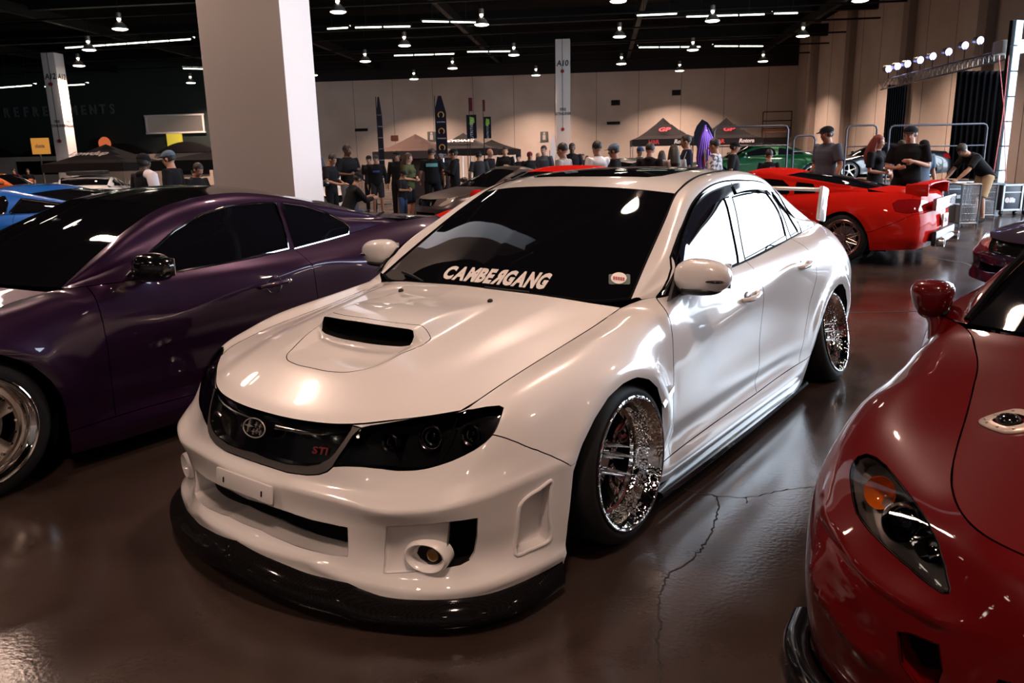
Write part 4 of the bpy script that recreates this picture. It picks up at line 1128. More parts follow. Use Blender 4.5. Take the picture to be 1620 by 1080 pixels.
# rear wing
for y_ in (.605, -.605):
    MB().box((0, 0, 0), (.15, .03, .235), bev=.014).build('wing_post', wp, wcar, (-3.345, y_, 1.045), (0, R(-10), 0))
wb = []
for y in np.linspace(-.60, .60, 25):
    for (a, b) in [(-.10, .004), (-.04, .016), (.04, .014), (.10, .0), (.04, -.012), (-.04, -.010)]:
        wb.append((-3.36 - a, y, 1.140 + b + .012 * (1 - (y / .6) ** 2)))
wbf = [(i * 6 + j, i * 6 + (j + 1) % 6, (i + 1) * 6 + (j + 1) % 6, (i + 1) * 6 + j) for i in range(24) for j in range(6)]
mesh('rear_wing', wb, wbf + [tuple(range(6))[::-1], tuple(24 * 6 + j for j in range(6))], wp, wcar, True)
MB().tube([(-2.30, -.0, 1.28), (-2.36, -.0, 1.345), (-2.42, 0, 1.42)], [.006, .004, .002], 6).build('roof_aerial', M['steel'], wcar)

# dark floor pan and wheel wells
ub = MB().box((-1.35, 0, .33), (3.9, 1.12, .42)).box((.55, 0, .36), (.36, 1.0, .40)).box((-1.3, 0, .13), (1.7, 1.66, .06)).box((.66, 0, .14), (.30, 1.0, .05))
for x0 in (.02, -2.61):
    for sg in (1, -1):
        pr = [(x0 + .355 * math.cos(a), .30 + .33 * math.sin(a)) for a in np.linspace(-.6, math.pi + .6, 22)]
        n = len(pr)
        ub.add([(a, sg * .60, b) for a, b in pr] + [(a, sg * .875, b) for a, b in pr], [(k, k + 1, k + 1 + n, k + n) for k in range(n - 1)] + [tuple(range(n))])
ub.build('underbody', M['void'], wcar)

# wheels
M['spike'] = mat('spike_chrome', (.9, .88, .86), .22, metal=1.0)
def wheel(name, parent, loc, camber, side, Rl=.247, Rt=.304, w=.235, dish=.085, steer=0.0, style='dish', n=56, spikes=5, lipm=None, spm=None, hub_r=.06):
    """outer face of the rim lies at local y = 0, looking along +y; side -1 turns it to the other side"""
    r = MB(); lipm = lipm or M['chrome']; spm = spm or M['chrome']
    # lip and barrel
    r.lathe([(Rl - .008, -.004), (Rl, 0), (Rl + .001, .004), (Rl - .003, .0065), (Rl - .010, .005), (Rl - .014, -.004), (Rl - .022, -.010), (Rl - .034, -dish * .5), (Rl - .040, -dish), (Rl - .044, -dish - .004)], n, 0, 'y')
    r.lathe([(Rl - .044, -dish - .004), (Rl - .050, -w + .03), (Rl - .02, -w), (Rl, -w)], n, 1, 'y')
    wo = r.build(name, [lipm, M['plastic']], parent)
    t = MB()
    hw = .018
    t.lathe([(Rl - .012, -.006), (Rl + .004, -.002), (Rl + .018, -.001), (Rt - .026, -.010), (Rt - .010, -.022), (Rt - .002, -.036), (Rt, -.055), (Rt, -w * .5), (Rt, -w + .05), (Rt - .008, -w + .02), (Rl + .02, -w), (Rl - .01, -w)], n, 0, 'y')
    for g in (.35, .5, .65):
        pass
    ty = t.build('tyre', M['rubber'], wo)
    tr_ = MB()
    for g in (.30, .46, .62):
        tr_.lathe([(Rt + .0012, -w * g - .004), (Rt + .0012, -w * g + .004)], n, 0, 'y', smooth=True)
    s_ = MB()
    if style == 'dish':
        rin = Rl - .040; d0 = -dish
        for k in range(5):
            a0 = 2 * math.pi * k / 5 + .3
            for off in (-.19, .19):
                pts = []
                for q in range(7):
                    rr = .05 + (rin - .05) * q / 6; aa = a0 + off * (1.0 - .15 * q / 6) * (1.6 if q == 0 else 1.0)
                    pts.append((rr, aa, d0 - .045 * math.sin(math.pi * q / 6 * .9) * .6 - .012 * (q == 0)))
                vs = []; wd = [.016, .017, .018, .018, .020, .026, .036]
                for (rr, aa, dd), w_ in zip(pts, wd):
                    c_, sn = math.cos(aa), math.sin(aa)
                    for (u_, h_) in ((-w_, -.022), (-w_ * .8, .0), (0, .006), (w_ * .8, .0), (w_, -.022)):
                        vs.append((rr * c_ - u_ * sn, dd + h_, rr * sn + u_ * c_))
                s_.add(vs, [(i * 5 + j, i * 5 + j + 1, (i + 1) * 5 + j + 1, (i + 1) * 5 + j) for i in range(6) for j in range(4)], 0, True)
        s_.lathe([(0, d0 - .012), (.035, d0 - .012), (.038, d0 - .02), (.075, d0 - .022), (.082, d0 - .035)], 40, 0, 'y')
        s_.lathe([(rin + .001, d0 - .001), (rin - .006, d0 + .006), (rin - .018, d0 + .003), (rin - .022, d0 - .01)], n, 0, 'y')
    elif style == 'mesh':
        rin = Rl - .03; d0 = -dish
        for k in range(10):
            a0 = 2 * math.pi * k / 10
            for off in (-.26, .26):
                p0 = (.055 * math.cos(a0), d0 - .01, .055 * math.sin(a0)); a1 = a0 + off
                p2 = (rin * math.cos(a1), d0 + .004, rin * math.sin(a1)); rm = rin * .55; am = a0 + off * .45
                s_.tube([p0, (rm * math.cos(am), d0, rm * math.sin(am)), p2], [.008, .007, .008], 6)
        s_.lathe([(0, d0 + .012), (.045, d0 + .012), (.058, d0), (.062, d0 - .02)], 32, 0, 'y')
        s_.lathe([(rin + .01, d0 + .002), (rin - .004, d0 + .008), (rin - .012, d0)], n, 0, 'y')
    elif style == 'split':
        rin = Rl - .05; d0 = -dish
        for k in range(5):
            a0 = 2 * math.pi * k / 5 + .2
            vs = []
            for q in range(6):
                rr = .06 + (rin - .06) * q / 5; w_ = .045 - .008 * math.sin(math.pi * q / 5) + (.012 if q == 5 else 0)
                c_, sn = math.cos(a0), math.sin(a0); dd = d0 - .02 + .02 * q / 5
                for (u_, h_) in ((-w_, -.025), (-w_ * .85, .0), (0, -.004), (w_ * .85, .0), (w_, -.025)):
                    vs.append((rr * c_ - u_ * sn, dd + h_, rr * sn + u_ * c_))
            s_.add(vs, [(i * 5 + j, i * 5 + j + 1, (i + 1) * 5 + j + 1, (i + 1) * 5 + j) for i in range(5) for j in range(4)], 0, True)
        s_.lathe([(0, d0 + .0), (.05, d0 + .0), (.07, d0 - .012), (.075, d0 - .03)], 32, 0, 'y')
        s_.lathe([(rin + .012, d0 + .004), (rin - .012, d0 + .006), (rin - .02, d0 - .008)], n, 0, 'y')
    elif style == 'five':
        rin = Rl - .02; d0 = -dish
        for k in range(5):
            a0 = 2 * math.pi * k / 5 + .2
            c_, sn = math.cos(a0), math.sin(a0)
            s_.tube([(.03 * c_, d0, .03 * sn), (rin * .6 * c_, d0 + .01, rin * .6 * sn), (rin * c_, d0 + .01, rin * sn)], [.03, .022, .024], 8)
        s_.lathe([(0, d0 + .02), (.05, d0 + .02), (.06, d0)], 24, 0, 'y')
    s_.build('spokes', spm, wo)
    if style != 'five':
        b_ = MB().lathe([(0, -dish - .075), (.15, -dish - .075), (.152, -dish - .09), (.10, -dish - .10)], 36, 0, 'y').build('brake_disc', M['steel'], wo)
    if spikes and style == 'dish':
        for k in range(5):
            a = 2 * math.pi * k / 5 + .6
            m_ = MB().lathe([(.0005, .105), (.004, .07), (.010, .02), (.0135, .0), (.0135, -.018)], 10, 0, 'y')
            m_.build('lug_spike', M['spike'], wo, (.056 * math.cos(a), -dish - .012, .056 * math.sin(a)))
    elif spikes:
        for k in range(spikes):
            a = 2 * math.pi * k / spikes
            MB().lathe([(0, .004), (.006, .004), (.007, 0)], 8, 0, 'y').build('rim_bolt', M['chrome'], wo, ((Rl - .075) * math.cos(a), -dish + .006, (Rl - .075) * math.sin(a)))
    wo.location = loc
    if side > 0: wo.rotation_euler = Euler((camber, 0, steer), 'XYZ')
    else: wo.rotation_euler = Euler((-camber, 0, math.pi + steer), 'XYZ')
    return wo
for x, y, z, cam_, st_a in ((-.024, .915, .314, R(4), 0), (-2.649, .933, .303, R(12), 0)):
    for sg in (1, -1):
        wheel('wheel', wcar, (x, y * sg, z), cam_, sg, lipm=M['sparkle'], spm=M['chrome'], dish=.10, steer=st_a)

# inside the smoked headlights: projector, ring, indicator bowl
for sg, par in ((1, whous[0]), (-1, whous[1])):
    for (u, v, r_, mm, nm, dep) in ((676, 694, .042, 'dchrome', 'projector', .030), (742, 690, .034, 'dchrome', 'indicator_bowl', .022), (612, 702, .030, 'dchrome', 'high_beam_bowl', .026)):
        p, n = LS.both(u, v); c_ = Vector((p.x, p.y * sg, p.z)); ax = Vector((.90, .30 * sg, .22)).normalized(); c_ = c_ - ax * dep
        X = Matrix.Translation(c_) @ ax.to_track_quat('Z', 'Y').to_matrix().to_4x4()
        m_ = MB().lathe([(r_, -.03), (r_, .006), (r_ - .004, .010), (r_ - .010, .006), (r_ * .6, -.012), (0, -.018)], 28, 0, xf=X)
        m_.ell((0, 0, -.010), (r_ * .48, r_ * .48, .012), 1, 20, 10, xf=X)
        m_.build(nm, [M[mm], M['tint']], par)
    q = [LS.both(u, v)[0] for u, v in ((722, 662), (714, 684), (700, 706), (690, 732))]
    MB().tube([Vector((a.x - .006, a.y * sg - .002 * sg, a.z)) for a in q], .0022, 6).build('lens_divider', M['steel'], par)
# ------------------------------------------------------------------ other cars: one builder, each car with its own lines
LGA = np.array(LG, float)
HEX = LS.unidx                        # outlines of the front, kept as grid positions
IDX = dict(hl=HEX(LS.uvs(hl)), gr=HEX(LS.uvs(gr)), low=HEX(LS.uvs(lowint)), fb=HEX(LS.uvs(fb)), rb=HEX(LS.uvs(S_rb)), tail=HEX(LS.uvs(S_tail0)),
           tq=HEX(LS.uvs(S_tq)), tq2=HEX(LS.uvs(S_tq2)), doorf=HEX(LS.uvs(S_doorf)), sill=HEX(LS.uvs(S_sill)))
def pl(pts, x):
    a = sorted(pts); return np.interp(x, [p[0] for p in a], [p[1] for p in a])
def warp(xs, xd, wy, zt, zb, ytop=None, cols=LGA):
    """xs -> xd: stations along the body; wy: half width over x; zt, zb: top and bottom edge heights over x"""
    G = cols.copy()
    x2 = np.interp(-G[..., 0], [-a for a in xs], [-a for a in xd])
    o = np.argsort(xs); x2 = np.interp(G[..., 0], np.array(xs)[o], np.array(xd)[o])
    z0, z8 = cols[:, :1, 2], cols[:, -1:, 2]
    fr = (cols[..., 2] - z0) / (z8 - z0)
    xt = x2[:, -1:]
    G[..., 2] = pl(zb, x2[:, :1]) * (1 - fr) + pl(zt, xt) * fr
    G[..., 0] = x2
    srcw = pl([(1.03, .90), (.4, .905), (0, .92), (-.42, .885), (-1.4, .88), (-2.6, .934), (-3.2, .86), (-3.6, .72)], cols[..., 0])
    G[..., 1] = cols[..., 1] * pl(wy, x2) / srcw
    if ytop is not None:
        k = np.clip((fr - .55) / .45, 0, 1)
        G[..., 1] *= 1 - (1 - pl(ytop, x2)) * k
    return G

def gen_car(root, G, c, paint, Wm, mirrored=False, step=.03, glass=None, doors=1, lights=True, roof_mat=None, extra=None):
    """body from grid G and the cabin from c; returns the surfaces and parts"""
    glass = glass or M['tint']; MW = Wm @ Matrix.Diagonal((1, -1, 1, 1)) if mirrored else Wm
    out = {}
    fx, rx = c.get('axle', (0, -2.62)); Ra = c.get('ra', .35); Rar = c.get('rar', Ra)
    zt_f, zt_r = c.get('za', (.63, .62))
    def post(V):
        x, z = V[..., 0], V[..., 2]; side = np.clip((V[..., 1] - .55) / .2, 0, 1); up = np.clip((z - .25) / .2, 0, 1)
        for ax, rr in ((fx, Ra), (rx, Rar)):
            r = np.hypot((x - ax) / rr, (z - .30) / (rr * .96)); V[..., 1] += c.get('flare', .012) * np.exp(-((r - 1.1) / .14) ** 2) * side * up
        if c.get('post'): V = c['post'](V)
        return V
    L_ = Surf(G, step, True, True, post, world=MW)
    out['L'] = L_
    def arch(cx, rr, zt):
        return [(cx + rr, .9, .0), (cx + rr, .9, .2)] + [(cx + rr * math.cos(a), .9, .29 + (zt - .29) * math.sin(a)) for a in np.linspace(.08, math.pi - .08, 14)] + [(cx - rr, .9, .2), (cx - rr, .9, .0)]
    ln = [(L_.uvs(arch(fx, Ra, zt_f)), False), (L_.uvs(arch(rx, Rar, zt_r)), False)]
    zt_mid = .8
    dx = c.get('doors', [-.50, -1.45]); sz = c.get('sillz', .20)
    top = G[:, -1]; 
    def topat(x):
        k = np.argsort(top[:, 0]); return np.interp(x, top[k, 0], top[k, 1]), np.interp(x, top[k, 0], top[k, 2])
    for i, x in enumerate(dx):
        ty, tz = topat(x); last = (i == len(dx) - 1)
        rear_lean = c.get('lean', .06) if last else 0
        pts = [(x, ty, tz), (x - rear_lean * .6, ty + .06, tz - .12), (x - rear_lean, .9, .55), (x + (.02 if last else 0), .9, .36), (x + (.06 if last else 0), .88, sz)]
        ln.append((L_.uvs(pts), False))
    ln.append((L_.uvs([(fx - Ra + .02, .88, sz), (-1.2, .88, sz), (rx + Rar - .02, .88, sz)]), False))
    IX = lambda k: L_.idx(IDX[k])
    if 'hl_idx' in c: c['hl'] = L_.idx(c['hl_idx'])
    if lights:
        for k, cl in (('hl', 1), ('gr', 0), ('low', 0)): ln.append((c[k] if k in c else IX(k), bool(cl)))
    ln.append(((c['fbline'] if 'fbline' in c else IX('fb')) + L_.uvs([(fx + Ra - .06, .9, .43)]), False))
    ln += [(IX('rb'), False), (IX('tail'), True), (IX('tq'), False), (IX('tq2'), False)]
    if extra: ln += [(L_.uvs(e), cl) for e, cl in extra]
    L_.cut(ln)
    def pix_(idx): return L_.ev(np.array(L_.idx([idx])))[0]
    L_.piece([(fx, .9, .3)]); L_.piece([(rx, .9, .3)])
    prt = {}
    def add(nm, seeds, m_, mode, **k):
        F = L_.piece(seeds)
        if len(F): prt[nm] = panel(nm, L_, F, m_, root, mode, **k)
    if lights:
        hc = np.mean(np.array(c['hl'] if 'hl' in c else IX('hl')), 0)
        kk = L_.cl[int(np.argmin(np.linalg.norm(L_.cuv[L_.cF].mean(1) - hc, axis=1)))]; L_.used |= L_.cl == kk
        F = L_.cF[L_.cl == kk]; out['hlF'] = F
        prt['headlight'] = panel('headlight', L_, F, c.get('lens', M['headlens']), root, 'pair', off=.002)
        add('grille', [pix_(c.get('gseed', (.6, 6.3)))], M['gloss_black'], 'one', recess=(-.03, 0, 0), wall_mat=M['plastic'])
        add('lower_intake', [pix_(c.get('lseed', (.6, 2.4)))], M['void'], 'one', recess=(-.1, 0, 0), wall_mat=paint)
    add('tail_light', [pix_((20.55, 6.4))], M['redlens'], 'pair')
    if extra: out['cutter'] = L_
    if c.get('seeds'):
        for nm, sd, m_, mode, kw in c['seeds']: add(nm, sd, m_, mode, **kw)
    add('front_fender', [pix_((9, 6.6))], paint, 'pair')
    add('front_bumper', [pix_((.6, .8))], paint, 'one')
    mids = [(dx[0] + dx[1]) / 2] if len(dx) == 2 else [(dx[0] + dx[1]) / 2, (dx[1] + dx[2]) / 2]
    for i, x in enumerate(mids): add(('front_door', 'rear_door')[i], [(x, .88, .5)], paint, 'pair')
    add('side_sill', [(-1.2, .88, (sz + G[14, 0, 2]) / 2)], paint, 'pair')
    add('rear_bumper', [pix_((22, 2.5))], paint, 'one')
    add('quarter_panel', [pix_((17.5, 7.2))], paint, 'pair')
    un = L_.cl[~L_.used]; R_ = L_.cF[(~L_.used) & (L_.cl == np.bincount(un).argmax())] if len(un) else []
    if len(R_): prt['tail_panel'] = panel('tail_panel', L_, R_, paint, root, 'one')
    out['parts'] = prt
    # ---- hood
    r8 = L_.V[:, -1]; tx = r8[:, 0]
    def kx(x, lo=0): 
        q = int(np.argmin(np.abs(tx[lo:] - x))) + lo; return q
    kcorner = c.get('hood_corner_col', 4); kf = int(round(L_.idx([(kcorner, 8)])[0][0] / L_.su)); kr = int(round(L_.idx([(11, 8)])[0][0] / L_.su))
    st_ = max(2, int(.1 / L_.su))
    front = [tuple(p) for p in r8[0:kf:st_]] + [tuple(r8[kf])]
    side = [tuple(p) for p in r8[kf:kr - st_ // 2:st_]] + [tuple(r8[kr])]
    xc, zc = c['cowl']; E_ = tuple(r8[kr])
    lerp = lambda a, b, t: tuple(a[i] * (1 - t) + b[i] * t for i in range(3))
    cowl = [(xc, 0, zc), (xc + (E_[0] - xc) * .12, E_[1] * .35, zc + (E_[2] - zc) * .12), (xc + (E_[0] - xc) * .45, E_[1] * .7, zc + (E_[2] - zc) * .5), E_]
    F0 = tuple(r8[0])
    cen = [F0] + [(x, 0, z) for x, z in c['hood_c']] + [cowl[0]]
    hv = coons(front, cowl, cen, side, 2.2, 50, 30)
    if c.get('hood_post'): hv = c['hood_post'](hv)
    H_ = Surf.__new__(Surf).init(hv, 1.1 / 49, .66 / 29, None, world=MW)
    if H_.N[20, 15][2] < 0: H_.N = -H_.N
    out['H'] = H_
    H_.cut([(H_.uvs(e), cl) for e, cl in c.get('hood_cuts', [])])
    for nm, sd, m_, mode, kw in c.get('hood_seeds', []): prt[nm] = panel(nm, H_, H_.piece(sd), m_, root, mode, **kw)
    prt['hood'] = panel('hood', H_, H_.rest(), c.get('hood_mat', paint), root, 'one', flange=.02, inset=.002)
    # ---- windshield, roof, back window, deck
    xh, zh = c['header']; yh = c.get('yr', .53); xr_, zr_ = c['roof_rear']; xb, zb_ = c['back_base']; zp = c['roof_z']
    kA = int(round(L_.idx([(12, 8)])[0][0] / L_.su)); A_ = tuple(r8[kA])
    wb_ = [(xc - .01, 0, zc), (xc - .01 + (A_[0] - xc) * .12, A_[1] * .32, zc - .003), (xc + (A_[0] - xc) * .5, A_[1] * .72, zc + (A_[2] - zc) * .5), (A_[0] + .015, A_[1] - .035, A_[2])]
    hd = [(xh, 0, zh), (xh - .02, yh * .45, zh - .006), (xh - .10, yh, zh - .045)]
    we = [wb_[-1], lerp(wb_[-1], (xh - .10, yh, zh - .045), .5), hd[-1]]; we[1] = (we[1][0] + .01, we[1][1] + .008, we[1][2] + .022)
    wc = [wb_[0], ((xc + xh) / 2, 0, (zc + zh) / 2 + .02), hd[0]]
    kb = kx(xb + .06, kA)
    B0 = tuple(r8[kb]); 
    rl = [hd[-1], (xh * .75 + xr_ * .25, yh * .99, zp - .06), ((xh + xr_) / 2, yh * .975, zp - .045), (xr_ + .08, yh * .98, zr_ - .03)]
    rh = [(xr_, 0, zr_), (xr_, yh * .5, zr_ - .006), rl[-1]]
    rc = [hd[0], (xh * .7 + xr_ * .3, 0, zp - .004), ((xh + xr_) / 2, 0, zp), (xh * .2 + xr_ * .8, 0, (zp + zr_) / 2 + .008), rh[0]]
    be_end = (xb + .10, max(.46, B0[1] - .10), zb_ - .015)
    bb = [(xb, 0, zb_), (xb + .02, be_end[1] * .5, zb_ - .004), be_end]
    be = [rl[-1], lerp(rl[-1], be_end, .5), be_end]; bc = [rh[0], ((xr_ + xb) / 2, 0, (zr_ + zb_) / 2 + c.get('bulge', .02)), bb[0]]
    def quad(nm, F_, Rr, C_, S_, m_, hp=2.0, **k):
        s_ = Surf.__new__(Surf).init(coons(F_, Rr, C_, S_, hp, 26, 20), 1 / 25, .6 / 19, None, world=MW)
        if s_.N[12, 10][2] < 0: s_.N = -s_.N
        s_.cut([]); prt[nm] = panel(nm, s_, s_.rest(), m_, root, 'one', **k); return s_
    if not c.get('open'):
        out['W'] = quad('windshield', wb_, hd, wc, we, glass, inset=.004)
        out['R'] = quad('roof', hd, rh, rc, rl, roof_mat or paint, 2.2, inset=.002)
        quad('rear_window', rh, bb, bc, be, glass, inset=.006)
    kt = int(round(L_.idx([(21, 8)])[0][0] / L_.su))
    de = [be_end, lerp(be_end, tuple(r8[min(kb + 2 * st_, kt - 1)]), .5)] + [tuple(p) for p in r8[min(kb + 3 * st_, kt - 1):kt:st_]] + [tuple(r8[kt])]
    dr = [tuple(p) for p in r8[kt:][::-1][::st_]] + [tuple(r8[kt])]
    dc = [bb[0], ((xb + dr[0][0]) / 2, 0, (zb_ + dr[0][2]) / 2 + .012), dr[0]]
    if not c.get('open'): quad('trunk_lid', bb, dr, dc, de, paint, inset=.002)
    # ---- cabin sides
    n = 11; gg = []
    tcurve = curve(np.array(we + rl[1:] + be[1:]), 60); ks = np.linspace(0, 59, n).round().astype(int)
    bcur = np.array([A_] + [tuple(p) for p in r8[kA + 1:kb + 1]]); bk = np.linspace(0, len(bcur) - 1, n).round().astype(int)
    for i in range(n):
        t_ = tcurve[ks[i]]; b_ = bcur[bk[i]]
        w_ = b_ * .24 + t_ * .76 + np.array([0, .022, -.012]) * (1 if 0 < i < n - 1 else 0)
        md = (b_ + w_) / 2 + np.array([0, .012, .003]) * (0 < i < n - 1); m2 = (w_ + t_) / 2 + np.array([0, .012, .015]) * (0 < i < n - 1)
        gg.append([b_, md, w_, m2, t_])
    if not c.get('open'):
        g_ = Surf(gg, step * .8, world=MW)
        if g_.N[g_.I // 2, g_.J // 2][1] < 0: g_.N = -g_.N
        a0, a1 = c.get('win', (.7, 8.6)); mid = c.get('split', 5.2)
        def wpoly(a, b, e=.0): 
            pts = [(a, .22)] + [(a + (b - a) * q, .10) for q in (.02, .2, .4, .6, .8, .97)] + [(b, .25), (b - .06 * (b - a) * (b > 8), 1.3)] + [(a + (b - a) * q, 2.0) for q in (.93, .75, .5, .3, .14)]
            return pts
        trim = c.get('trim')
        pp = [(g_.idx(wpoly(a0, mid - .12)), True), (g_.idx(wpoly(mid + .12, a1)), True)]
        if c.get('wins'): pp = [(g_.uvs(w_), True) for w_ in c['wins']]
        g_.cut(pp)
        cen_ = [np.mean(np.array(p[0]), 0) for p in pp]
        for nm, uv0 in zip(('front_window', 'rear_side_window', 'quarter_window'), cen_):
            k = g_.cl[int(np.argmin(np.linalg.norm(g_.cuv[g_.cF].mean(1) - uv0, axis=1)))]; sel = g_.cl == k; g_.used |= sel
            prt[nm] = panel(nm, g_, g_.cF[sel], glass, root, 'pair', off=-.002)
        for uv, _ in pp if trim else []:
            q = np.array(uv); q = np.vstack([q, q[:1]]); P = g_.ev(q)
            for sg in (1, -1): MB().tube([(p[0], p[1] * sg, p[2]) for p in P], trim, 6).build('window_trim', c.get('trim_mat', M['chrome']), root)
        prt['roof_pillar'] = panel('roof_pillar', g_, g_.rest(), paint, root, 'pair', inset=.001)
        out['G'] = g_
    # ---- dark floor pan, wheel wells
    hz = c.get('panz', .5)
    ub = MB().box(((fx + rx) / 2, 0, .13 + (hz - .13) / 2), (abs(rx) + .9, 1.0, hz - .13)).box(((fx + rx) / 2, 0, .14), (abs(rx) - .85, 1.5, .06))
    for x0, rr in ((fx, Ra), (rx, Rar)):
        for sg in (1, -1):
            pr = [(x0 + (rr + .01) * math.cos(a), .29 + (zt_f - .285) * math.sin(a)) for a in np.linspace(-.6, math.pi + .6, 16)]; m = len(pr)
            ub.add([(a, sg * .55, b) for a, b in pr] + [(a, sg * c.get('lin', .84), b) for a, b in pr], [(k, k + 1, k + 1 + m, k + m) for k in range(m - 1)] + [tuple(range(m))])
    ub.build('underbody', M['void'], root)
    return out
def car_mirrors(root, x, y, z, m_, s=1.0, foot='arm', gm=None):
    for sg in (1, -1):
        def shp(p, sg=sg):
            t = (p.y * sg + .1) / .2; p = Vector((p.x * (1.1 - .3 * t), p.y, p.z * (1.05 - .2 * t)))
            if p.x < -.03: p.x = -.03 + (p.x + .03) * .3
            return p
        mo = superell(MB(), (x, sg * y, z), (.08 * s, .105 * s, .066 * s), 2.5, fn=shp).build('mirror', m_, root)
        MB().tube([(x, sg * (y - .14 * s), z - .05 * s), (x, sg * (y - .03), z - .045 * s)], [.028 * s, .02 * s], 8).build('mirror_foot', M['plastic'], mo)
        MB().box((0, 0, 0), (.004, .14 * s, .075 * s)).build('mirror_glass', gm or M['steel'], mo, (x - .050 * s, sg * y, z))
M['polished'] = mat('polished_alloy', (.80, .72, .66), .16, metal=1.0)
M['rosechrome'] = mat('rose_alloy', (.52, .36, .33), .25, metal=1.0)
M['pinklens'] = mat('tail_lens', (.30, .10, .11), .1, coat=1.0)
M['headlens'] = mat('headlight_lens', (.62, .58, .52), 0.15, metal=.5, coat=1.0)
# ------------------------------------------------------------------ purple coupe on the left
PX, PY, PYAW = -3.00643568, 3.63642626, -2.17436767
pcar = empty('coupe', (PX, PY, 0), PYAW, 'dark purple two-door coupe with black roof and polished wheels, left of the white car', 'car')
PWM = Matrix.Translation((PX, PY, 0)) @ Matrix.Rotation(PYAW, 4, 'Z')
PG = warp([1.03, .4, 0, -.42, -1.95, -2.62, -3.0, -3.6], [.84, .42, 0, -.56, -2.1, -2.85, -3.2, -3.80],
          [(.9, .82), (.4, .89), (0, .91), (-.6, .895), (-1.6, .90), (-2.2, .905), (-2.85, .93), (-3.2, .90), (-3.8, .75)],
          [(.84, .60), (.4, .665), (0, .76), (-.3, .81), (-.56, .855), (-1.0, .862), (-1.8, .885), (-2.4, .935), (-2.85, .975), (-3.3, .985), (-3.8, .96)],
          [(.84, .10), (0, .11), (-.6, .09), (-2.1, .085), (-2.85, .13), (-3.8, .2)],
          ytop=[(.9, 1), (0, 1), (-.56, .99), (-1.6, .97), (-2.4, .93), (-2.85, .92), (-3.8, 1)])
def ppost(V):
    x, y, z = V[..., 0], V[..., 1], V[..., 2]
    side = np.clip((y - .6) / .2, 0, 1)
    V[..., 1] -= .022 * np.exp(-((z - .40) / .13) ** 2) * ss(-.4, -.9, x) * ss(-2.5, -2.0, x) * side       # hollow doors
    V[..., 1] += .018 * np.exp(-((z - .78) / .07) ** 2) * ss(-1.5, -2.6, x) * side
    return V
pc = dict(axle=(0, -2.85), ra=.365, rar=.37, za=(.66, .66), doors=[-.60, -1.885], lean=.05, sillz=.215, cowl=(-.30, .875), hood_c=[(.55, .72), (.1, .80)],
          header=(-1.08, 1.23), yr=.54, roof_z=1.285, roof_rear=(-2.25, 1.20), back_base=(-3.0, 1.02), bulge=.03, post=ppost, flare=.012,
          win=(.75, 9.1), split=5.35, trim=.006, panz=.6, lin=.80,
          wins=[[(200,437),(212,424),(240,396),(275,365),(318,339),(360,326.5),(400,321),(437,320.5),(444,345),(452,372),(456,393),(400,406),(340,418),(268,431)],
                [(446,320.5),(480,325),(515,336),(543,350),(552,358),(553.5,372),(547,376.5),(510,384.5),(466,393.5),(458,365)]])
po_ = gen_car(pcar, PG, pc, M['purple_paint'], PWM, roof_mat=M['gloss_black'])
car_mirrors(pcar, -.86, .945, .92, M['gloss_black'], 1.12)
for sg in (1, -1):
    hb = MB().tube([(-1.70, sg * .885, .735), (-1.68, sg * .912, .737), (-1.56, sg * .918, .727), (-1.50, sg * .90, .722)], [.012, .014, .014, .012], 10).build('door_handle', M['purple_paint'], pcar)
    MB().tube([(-1.60 + .052 * math.cos(a), sg * (.8975), .725 + .05 * math.sin(a)) for a in np.linspace(0, 2 * math.pi, 30, endpoint=False)], .003, 6, closed=True).build('handle_ring', M['chrome'], hb)
    MB().ell((-1.70, sg * .914, .737), (.016, .006, .012)).build('lock_barrel', M['chrome'], hb)
    wheel('wheel', pcar, (0.0, .90 * sg, .325), R(2), sg, Rl=.245, Rt=.315, dish=.055, style='split', spikes=20, lipm=M['chrome'], spm=M['polished'])
    wheel('wheel', pcar, (-2.85, .92 * sg, .325), R(3), sg, Rl=.245, Rt=.315, dish=.08, style='split', spikes=20, lipm=M['chrome'], spm=M['polished'])
# dangling tag and paper board behind the glass
wsP = po_['W']
